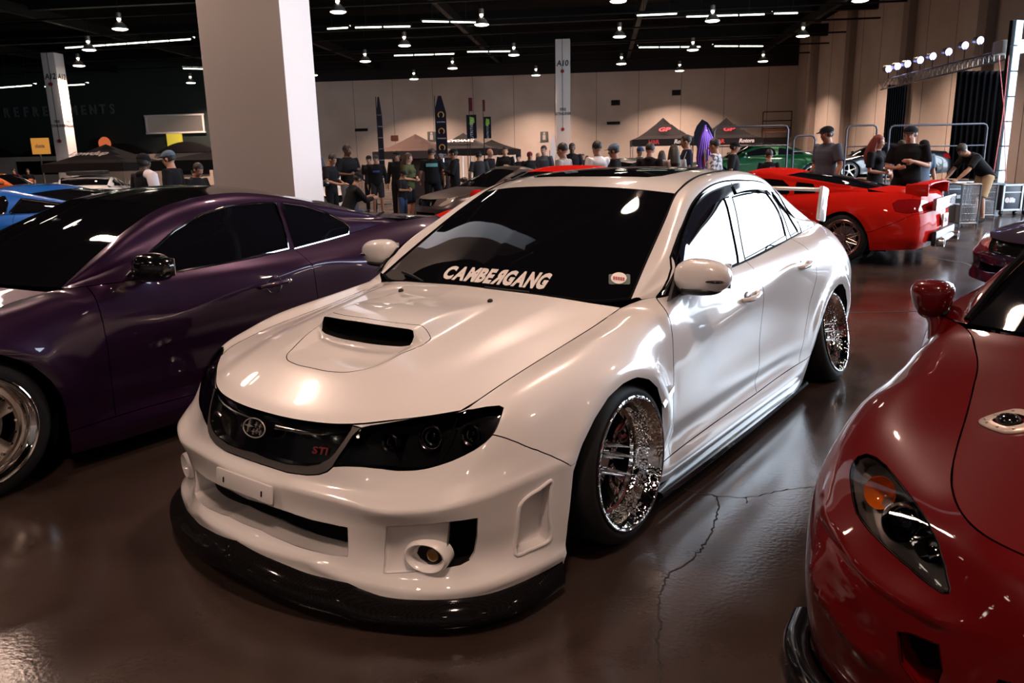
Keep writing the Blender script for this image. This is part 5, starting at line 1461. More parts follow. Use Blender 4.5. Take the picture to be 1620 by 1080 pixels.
# ------------------------------------------------------------------ maroon roadster on the right
RX, RY, RYAW = 1.73233395, 1.700364, -2.30164427
M['ventplate'] = mat('silver_plate', (.62, .52, .46), .35, metal=.3)
rcar = empty('roadster', (RX, RY, 0), RYAW, 'dark red two-seat sports car with amber-lit headlight and silver hood vent, right foreground', 'car')
RWM = Matrix.Translation((RX, RY, 0)) @ Matrix.Rotation(RYAW, 4, 'Z')
RG = [
 [(.83,0,.10),(.84,0,.16),(.845,0,.24),(.845,0,.33),(.835,0,.42),(.82,0,.48),(.795,0,.535),(.76,0,.575),(.71,0,.600)],
 [(.815,.22,.10),(.825,.22,.16),(.83,.22,.24),(.83,.22,.33),(.82,.22,.42),(.805,.22,.48),(.78,.215,.533),(.745,.21,.573),(.70,.20,.601)],
 [(.77,.42,.10),(.78,.425,.16),(.785,.43,.24),(.785,.43,.33),(.772,.42,.41),(.755,.405,.465),(.735,.39,.52),(.71,.37,.57),(.675,.35,.601)],
 [(.69,.60,.10),(.70,.61,.16),(.70,.62,.24),(.70,.62,.33),(.69,.61,.40),(.67,.575,.455),(.655,.53,.51),(.64,.49,.57),(.615,.455,.612)],
 [(.57,.755,.10),(.58,.765,.16),(.585,.775,.24),(.585,.78,.33),(.575,.77,.42),(.555,.735,.48),(.535,.68,.545),(.51,.60,.605),(.48,.525,.640)],
 [(.44,.835,.10),(.445,.845,.16),(.45,.855,.24),(.45,.86,.33),(.44,.855,.43),(.42,.835,.51),(.39,.785,.58),(.35,.68,.645),(.30,.555,.677)],
 [(.335,.86,.10),(.34,.87,.16),(.34,.878,.24),(.34,.882,.34),(.335,.88,.45),(.32,.865,.54),(.285,.82,.62),(.23,.72,.685),(.16,.57,.705)],
 [(.15,.865,.10),(.15,.875,.16),(.15,.885,.25),(.15,.892,.36),(.15,.892,.48),(.14,.882,.585),(.11,.84,.67),(.06,.74,.73),(0,.59,.742)],
 [(-.08,.86,.10),(-.08,.87,.16),(-.08,.88,.25),(-.08,.888,.36),(-.08,.888,.50),(-.09,.878,.61),(-.10,.84,.70),(-.13,.74,.762),(-.16,.615,.785)],
 [(-.22,.855,.10),(-.22,.865,.16),(-.22,.87,.25),(-.22,.876,.36),(-.22,.876,.50),(-.22,.868,.62),(-.23,.835,.72),(-.24,.75,.785),(-.25,.645,.812)],
 [(-.30,.85,.10),(-.30,.862,.16),(-.30,.862,.25),(-.30,.87,.36),(-.30,.872,.50),(-.30,.866,.62),(-.30,.835,.73),(-.305,.76,.80),(-.31,.668,.832)],
 [(-.35,.85,.10),(-.35,.86,.16),(-.35,.86,.25),(-.35,.866,.36),(-.35,.868,.50),(-.35,.862,.62),(-.35,.83,.735),(-.345,.765,.81),(-.34,.69,.845)],
 [(-.42,.85,.10),(-.42,.86,.16),(-.42,.86,.25),(-.42,.865,.36),(-.42,.866,.50),(-.42,.86,.62),(-.42,.83,.74),(-.41,.78,.82),(-.40,.735,.852)],
]
RGb = warp([.4, 0, -.42, -1.95, -2.62, -3.0, -3.6], [.4, 0, -.42, -1.7, -2.4, -2.75, -3.25], [(-.42, .868), (-1.2, .865), (-2.4, .885), (-3.25, .72)],
           [(-.42, .852), (-1.2, .84), (-2.4, .865), (-3.25, .84)], [(-.42, .10), (-2.4, .12), (-3.25, .2)])[13:]
RGG = np.concatenate([np.array(RG, float), RGb])
Rflip = RWM @ Matrix.Diagonal((1, -1, 1, 1))
# the traced outlines need the surface first
_t = Surf(RGG, .03, True, True, None, world=Rflip)
def rt_(px): return [tuple(float(q) for q in _t.ev([_t.pix(*p)])[0]) for p in px]
r_hl = [(1347,770),(1345,750),(1349,733),(1358,722),(1371,718),(1385,723),(1402,737),(1425,765),(1450,797),(1470,828),(1485,860),(1495,895),(1503,930),(1502,938),(1493,938),(1475,927),(1440,898),(1405,868),(1375,838),(1355,810)]
r_fb = [(1352,800),(1335,790),(1318,775),(1303,759)]
r_duct = [(1420,1000),(1440,1002),(1485,1020),(1490,1060),(1480,1090),(1450,1085),(1425,1050)]
rc_ = dict(axle=(0, -2.4), ra=.345, rar=.36, za=(.62, .63), doors=[-.52, -1.45], lean=.05, sillz=.2, cowl=(-.20, .862), hood_c=[(.5, .665), (.15, .775)],
           header=(-.78, 1.16), yr=.53, roof_z=1.21, roof_rear=(-1.50, 1.13), back_base=(-2.0, .88), post=None, flare=.012, hood_corner_col=4,
           fbline=_t.uvs([tuple(p) for p in r_fb]), lens=M['clear'], win=(.9, 8.0), split=7.3, panz=.45, lin=.80, gseed=(.6, 3.0), lseed=(.2, 1.15))
rc_['hl'] = _t.uvs(r_hl); rc_['gr'] = _t.idx([(0, 3.9), (1.0, 3.9), (1.6, 3.6), (1.65, 3.0), (1.4, 2.2), (.8, 2.0), (0, 2.0)]); rc_['low'] = _t.idx([(0, 1.4), (.5, 1.4), (.55, .9), (0, .9)])
ridge1 = np.array(rt_([(1300,786),(1303,800),(1331,848),(1368,901),(1408,935),(1453,962),(1490,982),(1540,1000)]))
ridge2 = np.array(rt_([(1288,870),(1290,895),(1296,928),(1319,970),(1351,1015),(1404,1060)]))
def rpost(V):
    sh = V.shape; P = V.reshape(-1, 3)
    def near_(L):
        L = curve(L, 60); d = np.linalg.norm(P[:, None, :] - L[None], axis=2); k = d.argmin(1)
        return d[np.arange(len(P)), k], P[:, 2] - L[k, 2], k / 59.0
    o = np.zeros(len(P))
    for L, a in ((ridge1, .015), (ridge2, .020)):
        d, dz, t = near_(L); e = np.clip(np.minimum(t, 1 - t) / .12, .25, 1)
        o += a * e * np.where(dz > 0, np.exp(-(d / .035) ** 2), np.exp(-(d / .012) ** 2))
    n = np.stack([np.clip(P[:, 0] - .1, .05, 1), P[:, 1], np.zeros(len(P))], 1); n /= np.linalg.norm(n, axis=1, keepdims=True)
    P = P + n * o[:, None] * (P[:, 0] > .2)[:, None]
    return P.reshape(sh)
rc_['post'] = rpost
rc_['seeds'] = [('brake_duct', [(1455, 1045)], M['void'], 'pair', dict(recess=(-.08, 0, 0), wall_mat=M['maroon_paint'])), ]
ro_ = gen_car(rcar, RGG, rc_, M['maroon_paint'], RWM, mirrored=True, step=.022, extra=[(r_duct, True)])
RL = ro_['L']

# headlight bucket, projector, amber lamp
M['bucket'] = mat('lamp_housing', (.34, .31, .30), .30, metal=.6)
for o in ro_['parts']['headlight']: o.name = 'headlight'
buck = panel('headlight_housing', RL, ro_['hlF'], M['bucket'], rcar, 'pair', recess=(-.035, -.02, -.035), wall_mat=M['bucket'])
def rpt(px, off=0.0):
    p, n = RL.both(px[0], px[1], off)
    p.y = -p.y; n.y = -n.y          # the near side is the car's right
    return p, n
for k, sg in enumerate((-1, 1)):
    par = buck[1] if sg < 0 else buck[0]
    def flip(v): return Vector((v.x, v.y if sg < 0 else -v.y, v.z))
    p, n = rpt((1422, 826)); ax = Vector((.88, -.25, .30)).normalized(); ax = flip(ax); c0 = flip(p) - ax * .022
    q = ax.to_track_quat('Z', 'Y').to_matrix().to_4x4(); X = Matrix.Translation(c0) @ q
    MB().lathe([(.052, -.04), (.050, .010), (.046, .014), (.040, .010), (.038, -.01)], 32, 0, xf=X).build('projector_ring', M['chrome'], par)
    MB().ell((0, 0, -.008), (.036, .036, .020), seg=24, ring=12, xf=X).build('projector_lens', M['tint'], par)
    p, n = rpt((1384, 778)); c0 = flip(p) - ax * .03; X = Matrix.Translation(c0) @ q
    MB().lathe([(.042, .008), (.034, -.012), (.015, -.028), (0, -.03)], 24, 0, xf=X).build('indicator_bowl', M['amber'], par)
    p, n = rpt((1466, 862)); c0 = flip(p) - ax * .03; X = Matrix.Translation(c0) @ q
    MB().lathe([(.040, .010), (.030, -.010), (.010, -.022), (0, -.022)], 24, 0, xf=X).build('high_beam_bowl', M['chrome'], par)
# front lip
lc = [(.865,0,.085),(.85,.22,.083),(.80,.44,.08),(.72,.63,.08),(.60,.79,.08),(.46,.875,.08),(.35,.895,.09)]
lcur = curve(lc, 24, sym0=True); lv = []
for k, c_ in enumerate(lcur):
    t_ = np.gradient(lcur, axis=0)[k]; n_ = np.array([t_[1], -t_[0], 0]); n_ /= np.linalg.norm(n_) + 1e-9
    for a, b in [(-.04, .02), (.0, .018), (.022, .006), (.028, -.012), (.02, -.03), (-.05, -.03)]: lv.append(c_ + n_ * a + np.array([0, 0, b]))
lv = np.array(lv).reshape(24, 6, 3); full = np.vstack([lv[::-1] * np.array([1, -1, 1]), lv[1:]])
mesh('front_lip', full.reshape(-1, 3), [(i * 6 + j, i * 6 + (j + 1) % 6, (i + 1) * 6 + (j + 1) % 6, (i + 1) * 6 + j) for i in range(46) for j in range(6)], M['gloss_black'], rcar, True)
# riveted hood vent plate with a black ball
HH = ro_['H']
def hp(x, y, off=0.0):
    uv = HH.xy([(x, y)]); q = HH.ev(np.array(uv))[0]; n = HH.ev(np.array(uv), HH.N)[0]; n /= np.linalg.norm(n); return Vector(q + n * off), Vector(n)
vp, vn = HH.both(1597, 668); cxv, cyv = vp.x, abs(vp.y)
for sg in (-1, 1):
    pts = []
    for a in np.linspace(0, 2 * math.pi, 36, endpoint=False):
        ca, sa = math.cos(a), math.sin(a); rr = .066 * (1 - .30 * max(0, math.cos(a - R(200))) ** 2 * 0)
        w_ = 1.25 * (1 - .45 * max(0, sa)) ; pts.append((cxv - .05 * ca * w_ * .9, cyv + .066 * sa))
    top_ = [hp(x, y, .007)[0] for x, y in pts]; bot_ = [hp(x, y, .001)[0] for x, y in pts]; top_i = [hp(cxv + (x - cxv) * .55, cyv + (y - cyv) * .55, .008)[0] for x, y in pts]
    V = [Vector((v.x, v.y * sg, v.z)) for v in bot_ + top_ + top_i]; n = 36
    F = [(i, (i + 1) % n, (i + 1) % n + n, i + n) for i in range(n)] + [(n + i, n + (i + 1) % n, 2 * n + (i + 1) % n, 2 * n + i) for i in range(n)]
    vo_ = mesh('hood_vent', V, F, M['ventplate'], rcar, True)
    for k in range(0, 36, 4):
        x, y = cxv + (pts[k][0] - cxv) * .80, cyv + (pts[k][1] - cyv) * .80; q, nn = hp(x, y, .008)
        MB().ell((q.x, q.y * sg, q.z), (.004, .004, .003), seg=8, ring=6).build('rivet', M['steel'], vo_)
    q, nn = hp(cxv, cyv, .006); MB().ell((q.x, q.y * sg, q.z), (.030, .030, .018), seg=20, ring=12).build('vent_ball', M['gloss_black'], vo_)
# mirrors: slim stalk, tapered shell
for sg in (-1, 1):
    c0 = Vector((-.475, sg * .828, .905))
    def shp(p, sg=sg):
        t = 0; h = (p.z + .066) / .132
        p = Vector((p.x * (.8 + .3 * h), p.y * (.55 + .55 * h), p.z))
        return p
    mo = superell(MB(), c0, (.062, .072, .066), 2.8, fn=shp).build('mirror', M['maroon_paint'], rcar)
    MB().tube([(-.455, sg * .80, .775), (-.46, sg * .808, .83), (-.468, sg * .822, .86)], [.026, .022, .026], 10).build('mirror_stalk', M['maroon_paint'], mo)
    MB().box((0, 0, 0), (.004, .11, .07)).build('mirror_glass', M['chrome'], mo, (-.523, sg * .83, .912))
for sg in (1, -1):
    for x in (0, -2.4): wheel('wheel', rcar, (x, .865 * sg, .305), R(3), sg, Rl=.23, Rt=.30, dish=.04, style='five', spikes=0, lipm=M['chrome'], spm=M['satin'], n=40)
    pw = curve(np.array([(-.395, .70, .862), (-.62, .62, 1.03), (-.86, .54, 1.13)]), 12)
    MB().tube([(p[0], p[1] * sg, p[2]) for p in pw], .012, 6).build('pillar_seal', M['seal'], rcar)
# ------------------------------------------------------------------ cars further back
def bgcar(name, label, loc, yaw, d, paint, step=.05, whl='five', rim=None, mirror_mat=None, **kw):
    """d: front overhang, wheelbase, rear overhang, half width, nose z, cowl z, belt z, deck z, roof z, cowl x, header x, roof rear x, back base x"""
    fo, wb, ro, hw, zn, zc, zb, zd, zr, xc, xh, xr, xb = d
    root = empty(name, loc, R(yaw), label, 'car')
    Wm = Matrix.Translation(loc) @ Matrix.Rotation(R(yaw), 4, 'Z')
    g = warp([1.03, .4, 0, -.42, -1.95, -2.62, -3.0, -3.6], [fo, .42, 0, xc - .2, xc - 1.65, -wb, -wb - .4, -wb - ro],
             [(fo, hw * .97), (0, hw), (-wb * .5, hw * .985), (-wb, hw * 1.02), (-wb - ro, hw * kw.pop('rearw', .85))],
             [(fo, zn), (0, (zn + zc) / 2 + .02), (xc, zc - .03), (xc - .4, zb), (-wb * .75, (zb + zd) / 2), (-wb - .1, zd), (-wb - ro, zd - .03)],
             [(fo, .12), (0, .13), (-wb * .5, .11), (-wb - ro, .22)], ytop=[(fo, 1), (xc, .99), (-wb * .6, .96), (-wb, .94), (-wb - ro, 1)])
    c = dict(axle=(0, -wb), ra=.36, rar=.36, za=(.65, .65), doors=[xc - .28, xc - 1.35], sillz=.22, cowl=(xc, zc), hood_c=[(fo * .6, zn + (zc - zn) * .45), (0, zn + (zc - zn) * .82)],
             header=(xh, zr - .06), yr=hw * .60, roof_z=zr, roof_rear=(xr, zr - .06), back_base=(xb, zd + .04), bulge=.03, win=(.8, 8.9), split=5.3, lin=hw * .9, panz=min(.5, zn))
    c.update(kw.pop('c', {}))
    o = gen_car(root, g, c, paint, Wm, step=step, **kw)
    car_mirrors(root, xc - .42, hw + .02, zb + .08, mirror_mat or paint)
    for sg in (1, -1):
        for x in (0, -wb): wheel('wheel', root, (x, (hw - .01) * sg, .32), R(2), sg, Rl=.235, Rt=.315, dish=.04, style=whl, spikes=0, lipm=rim or M['chrome'], spm=rim or M['steel'], n=32)
    o['root'] = root; o['Wm'] = Wm
    return o
def gz(u, v): 
    p = at_z(u, v); p.z = 0; return p
def gd(u, D):
    p = at_depth(u, 252, D); p.z = 0; return p
SPORT = (.92, 2.45, .98, .90, .58, .82, .86, .92, 1.24, -.30, -1.05, -1.75, -2.75)
SEDAN = (.90, 2.70, 1.02, .90, .70, .96, .95, 1.02, 1.42, -.32, -1.05, -2.25, -2.95)

# red coupe behind the white sedan
_mp = at_depth(755, 306, 9.5); _y = R(-145)
_rc = Vector((_mp.x - (math.cos(_y) * -.75 - math.sin(_y) * -.93), _mp.y - (math.sin(_y) * -.75 + math.cos(_y) * -.93), 0))
bgcar('coupe', 'glossy red coupe seen between the white sedan windshield and the grey sports car', _rc, -145, (.85, 2.35, .62, .87, .60, .88, .90, .96, 1.31, -.30, -1.0, -2.0, -2.75), M['red_paint'], step=.04)
# matt grey sports coupe
bgcar('sports_coupe', 'matt grey low sports coupe with slanted headlights, beyond the purple coupe tail', gd(722, 16.8), -146, SPORT, M['grey_paint'], step=.045, c=dict(hl_idx=[(2.7,5.6),(3.0,6.5),(3.6,7.2),(4.6,7.7),(5.8,7.75),(6.6,7.5),(6.2,7.0),(5.2,6.2),(4.2,5.6),(3.3,5.2)]))
# black coupe behind the red one
bgcar('coupe', 'black car behind the red coupe, only its roof line showing', gd(905, 14.6), -140, (.85, 2.6, .95, .89, .62, .92, .92, .96, 1.36, -.30, -1.0, -2.1, -2.9), M['black_paint'])
# black hatchback and white car by the thick column
bgcar('hatchback', 'black car with a curved roof half hidden behind the thick column', gd(436, 14.0), -72, (.85, 2.5, .75, .86, .66, .92, .93, 1.0, 1.36, -.3, -.95, -2.35, -2.75), M['black_paint'])
bgcar('coupe', 'white car whose bumper shows beside the kneeling man', gd(498, 18.6), -55, (.9, 2.6, .9, .88, .62, .90, .90, .95, 1.28, -.30, -1.0, -2.0, -2.8), M['white_paint'])
# left side
bgcar('coupe', 'bright blue coupe with chrome window trim at the left edge', gd(-118, 8.9), 172, (.9, 2.6, 1.0, .90, .70, .92, .93, .98, 1.24, -.30, -1.0, -1.75, -2.55), M['blue_paint'], step=.04, c=dict(trim=.012))
bgcar('coupe', 'black car with chrome roof trim between the blue and purple coupes', gd(-70, 12.9), 176, (.9, 2.7, 1.0, .90, .66, .92, .92, .96, 1.12, -.30, -1.0, -2.0, -2.8), M['black_paint'], c=dict(trim=.010))
bgcar('hatchback', 'orange car parked in front of the refreshment stand, far left', gd(58, 24.5), 4, (.85, 2.55, .7, .87, .70, .96, .96, 1.05, 1.32, -.3, -.95, -2.4, -2.95), M['orange_paint'], c=dict(trim=.012))
bgcar('pickup', 'dark car with chrome mirror in front of the orange car, left edge', gd(-25, 15.4), 2, (.90, 2.70, 1.02, .90, .70, .96, .95, 1.02, 1.32, -.32, -1.05, -2.25, -2.95), M['black_paint'], mirror_mat=M['chrome'])
ow = bgcar('wagon', 'white wagon with a black roof box, left of the thick column', gd(150, 20.5), 112, (.9, 2.7, .85, .86, .70, .92, .92, .98, 1.22, -.3, -.95, -2.9, -3.25), M['white_paint'])
MB().box((-1.9, 0, 1.28), (1.5, .8, .10), bev=.04).build('roof_rack', M['plastic'], ow['root'])
# right edge: purple car nose behind the roadster
bgcar('coupe', 'dark purple car nose peeking out at the right edge above the maroon roadster', gd(1745, 7.2), -178, (.88, 2.6, .95, .90, .50, .80, .86, .95, 1.25, -.30, -1.0, -2.0, -2.8), M['purple_paint'])
# green lowrider on the stage behind the rails
og = bgcar('lowrider', 'black and metallic green show car up on the display stage behind the rails', gd(1125, 24) + Vector((0, 0, .42)), 178, (.95, 2.8, 1.0, .92, .62, .86, .88, .92, 1.26, -.35, -1.05, -2.1, -2.9), M['green_paint'], roof_mat=M['black_paint'])
bgcar('coupe', 'dark show car on the display stage behind the grey shirted man', gd(1330, 26.5) + Vector((0, 0, .42)), 176, SPORT, M['black_paint'])

# red mid-engined car, tail towards us on the right
NX = gd(1340, 9.7); NYAW = 142
nw = NX
# the rear axle stands there
nyr = R(NYAW); nfw = Vector((math.cos(nyr), math.sin(nyr), 0)); nlf = Vector((-math.sin(nyr), math.cos(nyr), 0))
nloc = NX + nfw * 2.53 - nlf * .90
on = bgcar('sports_car', 'bright red mid-engined sports car seen from its tail, with rear wing and mesh wheels', nloc, NYAW,
           (.95, 2.53, .98, .92, .50, .74, .80, .90, 1.19, -.12, -.95, -1.75, -2.82), M['red_paint'], step=.03, whl='mesh', rim=M['rosechrome'], lights=True, rearw=1.10,
           c=dict(doors=[-.45, -1.75], win=(.9, 7.4), split=6.2))
rr = on['root']
xr0 = -2.53 - .98
MB().box((xr0 - .005, 0, .74), (.05, 1.30, .15), bev=.02).build('tail_lamp_bar', M['pinklens'], rr)
for sg in (1, -1):
    MB().box((xr0 + .20, sg * .66, .915), (.26, .05, .15), bev=.02).build('wing_post', M['red_paint'], rr)
wv = []
for y in np.linspace(-.67, .67, 15):
    e = .03 * (abs(y) / .67) ** 4
    for a, b in [(-.12, .0), (-.03, .018), (.10, .012), (.12, .0), (.10, -.010), (-.03, -.008)]: wv.append((xr0 + .18 - a, y, .99 + b - e))
mesh('rear_wing', wv, [(i * 6 + j, i * 6 + (j + 1) % 6, (i + 1) * 6 + (j + 1) % 6, (i + 1) * 6 + j) for i in range(14) for j in range(6)] + [tuple(range(6)), tuple(84 + j for j in range(6))], M['red_paint'], rr, True)
MB().box((xr0 - .025, 0, .33), (.06, 1.25, .18), bev=.02).build('diffuser', M['plastic'], rr)
MB().tube([(xr0 - .07, -.34, .30), (xr0 - .07, .34, .30)], .03, 8).build('tow_bar', M['steel'], rr)
for y in (.50, -.50):
    MB().lathe([(.055, -.02), (.055, .12), (.045, .12), (.045, .0)], 20, 0, 'x', Matrix.Translation((xr0 - .01, y, .28)) @ Matrix.Rotation(math.pi, 4, 'Z')).build('exhaust_tip', M['steel'], rr)
pl_ = MB().box((xr0 - .03, 0, .52), (.02, .31, .16), bev=.005).build('number_plate', M['decal'], rr)
sign_text('plate_number', '7JBA31', M['ink'], (xr0 - .042, 0, .52), (0, -1, 0), (0, 0, 1), .08, pl_, sx=1.0, bold=.003)
# ------------------------------------------------------------------ people
M['skin_a'] = mat('skin_light', (.50, .27, .18), .55); M['skin_b'] = mat('skin_tan', (.33, .16, .095), .55); M['skin_c'] = mat('skin_dark', (.09, .042, .026), .5)
M['hair_k'] = mat('hair_black', (.010, .008, .007), .6); M['hair_b'] = mat('hair_brown', (.05, .024, .014), .6); M['hair_r'] = mat('hair_red', (.17, .022, .012), .6)
CL = {}
def cloth(name, c):
    if name not in CL:
        CL[name] = mat('cloth_' + name, c, .95, spec=.15)
    return CL[name]
for n_, c_ in dict(black=(.010, .010, .012), charcoal=(.035, .035, .04), grey=(.12, .13, .15), slate=(.075, .085, .11), white=(.70, .66, .66), navy=(.012, .016, .035), jeans=(.03, .06, .14),
                   khaki=(.38, .26, .15), olive=(.07, .08, .035), dkjean=(.015, .018, .03), shoe=(.02, .02, .02), wshoe=(.6, .58, .56), bluegrey=(.10, .14, .20), maroon=(.10, .01, .02), lgrey=(.33, .31, .31)).items(): cloth(n_, c_)
M['eye'] = mat('eye_white', (.7, .68, .65), .3); M['iris'] = mat('iris', (.02, .012, .01), .3); M['lip'] = mat('lips', (.32, .10, .08), .5)
M['camo'] = mat('patterned_cloth', (.4, .4, .42), .9); add_noise(M['camo'], 14, (.10, .11, .14), (.62, .62, .66), 2, vec='Object', lo=.46, hi=.54)
V3 = Vector
def lerpv(a, b, t): return a * (1 - t) + b * t
def sect_loft(mb, secs, n=20, m=0):
    """secs: (centre, (rx, ry), forward vector tilt) horizontal-ish elliptical sections stacked up"""
    vs = []
    for c, r, (ux, uy) in secs:
        for k in range(n):
            a = 2 * math.pi * k / n; vs.append(c + ux * (r[0] * math.cos(a)) + uy * (r[1] * math.sin(a)))
    N = len(secs)
    fs = [(i * n + k, i * n + (k + 1) % n, (i + 1) * n + (k + 1) % n, (i + 1) * n + k) for i in range(N - 1) for k in range(n)]
    fs += [tuple(range(n))[::-1], tuple((N - 1) * n + k for k in range(n))]
    return mb.add(vs, fs, m, True)
def fused(mb, name, voxel, smooth=4):
    me = bpy.data.meshes.new(name); me.from_pydata(mb.v, [], mb.f); me.update()
    o = bpy.data.objects.new('tmp', me); COL.objects.link(o)
    md = o.modifiers.new('r', 'REMESH'); md.mode = 'VOXEL'; md.voxel_size = voxel; md.use_smooth_shade = True
    if smooth:
        s_ = o.modifiers.new('s', 'SMOOTH'); s_.iterations = smooth; s_.factor = .5
    dg = bpy.context.evaluated_depsgraph_get(); out = bpy.data.meshes.new_from_object(o.evaluated_get(dg)); out.name = name
    bpy.data.objects.remove(o); bpy.data.meshes.remove(me)
    out.materials.clear(); out.materials.append(M['skin_a'])
    return out
def skeleton(pose):
    """joint positions for a 1.75 m adult facing +x, left is +y; z up, feet at 0"""
    J = dict(pelvis=V3((0, 0, .95)), chest=V3((0, 0, 1.30)), neck=V3((-.01, 0, 1.47)), head=V3((.02, 0, 1.605)))
    for s_, sg in (('l', 1), ('r', -1)):
        J['hip' + s_] = V3((0, .095 * sg, .92)); J['knee' + s_] = V3((.02, .11 * sg, .50)); J['ank' + s_] = V3((-.01, .12 * sg, .09)); J['toe' + s_] = V3((.17, .15 * sg, .03))
        J['sho' + s_] = V3((-.01, .188 * sg, 1.425)); J['elb' + s_] = V3((-.03, .255 * sg, 1.13)); J['wri' + s_] = V3((.06, .27 * sg, .88)); J['hdir' + s_] = V3((.12, 0, -1))
    for k, v in pose.items():
        J[k] = V3(v)
    return J
def build_pose(tag_, pose, female=False, voxel=.0125):
    J = skeleton(pose); up = (J['chest'] - J['pelvis']).normalized(); nk = (J['neck'] - J['chest']).normalized(); side = (J['shol'] - J['shor']).normalized()
    fw = side.cross(up).normalized() ; hs = (J['hipl'] - J['hipr']).normalized(); hf = hs.cross(V3((0, 0, 1))).normalized()
    hd = J.get('look', V3((1, 0, 0))).normalized() if 'look' in J else hs.cross(V3((0, 0, 1))).normalized()
    sh = .90 if female else 1.0
    P = J['pelvis']; C = J['chest']; N = J['neck']; H = J['head']
    def torso(mb, e=0.0, zlo=0.0, hi=True):
        S_ = [(lerpv(P, C, -.30), (.10 + e, .155 + e), (hf, hs)), (lerpv(P, C, -.10), (.118 + e, .170 + e), (hf, hs)), (lerpv(P, C, .18), (.108 + e, .158 * (1.03 if not female else .98) + e), (fw, side)),
              (lerpv(P, C, .50), (.105 + e, .150 * (1.03 if not female else .86) + e), (fw, side)), (lerpv(P, C, .85) + fw * .008, (.115 + e, .168 * sh + e), (fw, side)), (lerpv(P, C, 1.12) + fw * .005, (.112 + e, .180 * sh + e), (fw, side)),
              (lerpv(C, N, .55), (.092 + e, .172 * sh + e), (fw, side)), (lerpv(C, N, .82), (.078 + e, .125 * sh + e), (fw, side)), (lerpv(C, N, 1.04), (.062 + e, .072 + e), (fw, side))]
        sect_loft(mb, S_)
        if female:
            for sg in (1, -1): mb.ell(tuple(lerpv(P, C, 1.0) + fw * .09 + side * .075 * sg), (.06 + e, .06 + e, .06 + e))
    def limb(mb, pts, rs, e=0.0, n=14): mb.tube(pts, [r + e for r in rs], n)
    b = MB(); torso(b)
    b.tube([lerpv(C, N, .6), N, lerpv(N, H, .5)], [.068, .062, .060], 14)
    hu = (H - N).normalized(); hd = (hd - hu * hd.dot(hu)).normalized(); hsd = hu.cross(hd)
    X = Matrix(((hd.x, hsd.x, hu.x, H.x), (hd.y, hsd.y, hu.y, H.y), (hd.z, hsd.z, hu.z, H.z), (0, 0, 0, 1)))
    b.ell((-.012, 0, .030), (.094, .077, .098), xf=X, seg=24, ring=16); b.ell((.018, 0, -.035), (.070, .060, .078), xf=X, seg=20, ring=14)
    b.ell((.050, 0, -.085), (.028, .026, .022), xf=X); b.tube([X @ V3((.083, 0, .022)), X @ V3((.105, 0, -.015)), X @ V3((.088, 0, -.026))], [.009, .014, .012], 8)
    b.ell((.072, .024, -.010), (.018, .018, .014), xf=X); b.ell((.072, -.024, -.010), (.018, .018, .014), xf=X)
    b.ell((.076, 0, .036), (.014, .05, .010), xf=X); b.ell((.083, 0, -.052), (.010, .022, .007), xf=X); b.ell((.081, 0, -.064), (.010, .018, .006), xf=X)
    for sg in (1, -1): b.ell((-.004, .080 * sg, -.004), (.020, .009, .032), xf=X)
    for s_, sg in (('l', 1), ('r', -1)):
        S, E, W_ = J['sho' + s_], J['elb' + s_], J['wri' + s_]
        k = .86 if female else 1.0
        limb(b, [lerpv(S, C, .25), S, lerpv(S, E, .35), lerpv(S, E, .8), E, lerpv(E, W_, .3), lerpv(E, W_, .8), W_], [.06 * k, .058 * k, .052 * k, .043 * k, .040 * k, .041 * k, .029 * k, .026 * k])
        # hand: palm, four unequal bent fingers, thumb from the side of the palm
        d = J['hdir' + s_].normalized(); cu = J.get('palm' + s_, V3((0, -sg, 0))); cu = (V3(cu) - d * d.dot(V3(cu))).normalized(); w_ = d.cross(cu)
        if w_.dot(V3((1, 0, 0))) < 0: w_ = -w_
        pc_ = W_ + d * .045
        b.tube([W_, W_ + d * .03, W_ + d * .085], [.024, .030, .026], 10)
        for off in (-.022, .0, .022): b.ell(tuple(pc_ + w_ * off + d * .012), (.017, .017, .028) if abs(d.z) > .6 else (.024, .024, .017))
        for q, (off, ln) in enumerate(((.028, .072), (.0095, .080), (-.0095, .075), (-.028, .058))):
            f0 = W_ + d * .085 + w_ * off; f1 = f0 + d * ln * .5 + cu * .006; f2 = f1 + (d * .72 + cu * .6).normalized() * ln * .5
            b.tube([f0 - d * .02, f0, f1, f2], [.0095, .0092, .0085, .0070], 8)
        t0 = W_ + d * .022 + w_ * .022; t1 = t0 + (d * .6 + w_ * .75).normalized() * .036; t2 = t1 + (d * .95 + cu * .25).normalized() * .032
        b.tube([t0 - d * .01, t0, t1, t2], [.012, .0125, .0105, .0085], 8)
        Hp, K, A_, T = J['hip' + s_], J['knee' + s_], J['ank' + s_], J['toe' + s_]
        limb(b, [lerpv(Hp, P, .2) + V3((0, 0, .03)), Hp - V3((0, 0, .02)), lerpv(Hp, K, .35), lerpv(Hp, K, .85), K, lerpv(K, A_, .3), lerpv(K, A_, .8), A_], [.085, .088, .078, .056, .052, .053, .036, .034])
        limb(b, [A_, lerpv(A_, T, .4) - V3((0, 0, .02)), T], [.036, .040, .026])
    out = {}
    out['body'] = fused(b, 'body', voxel, 1)
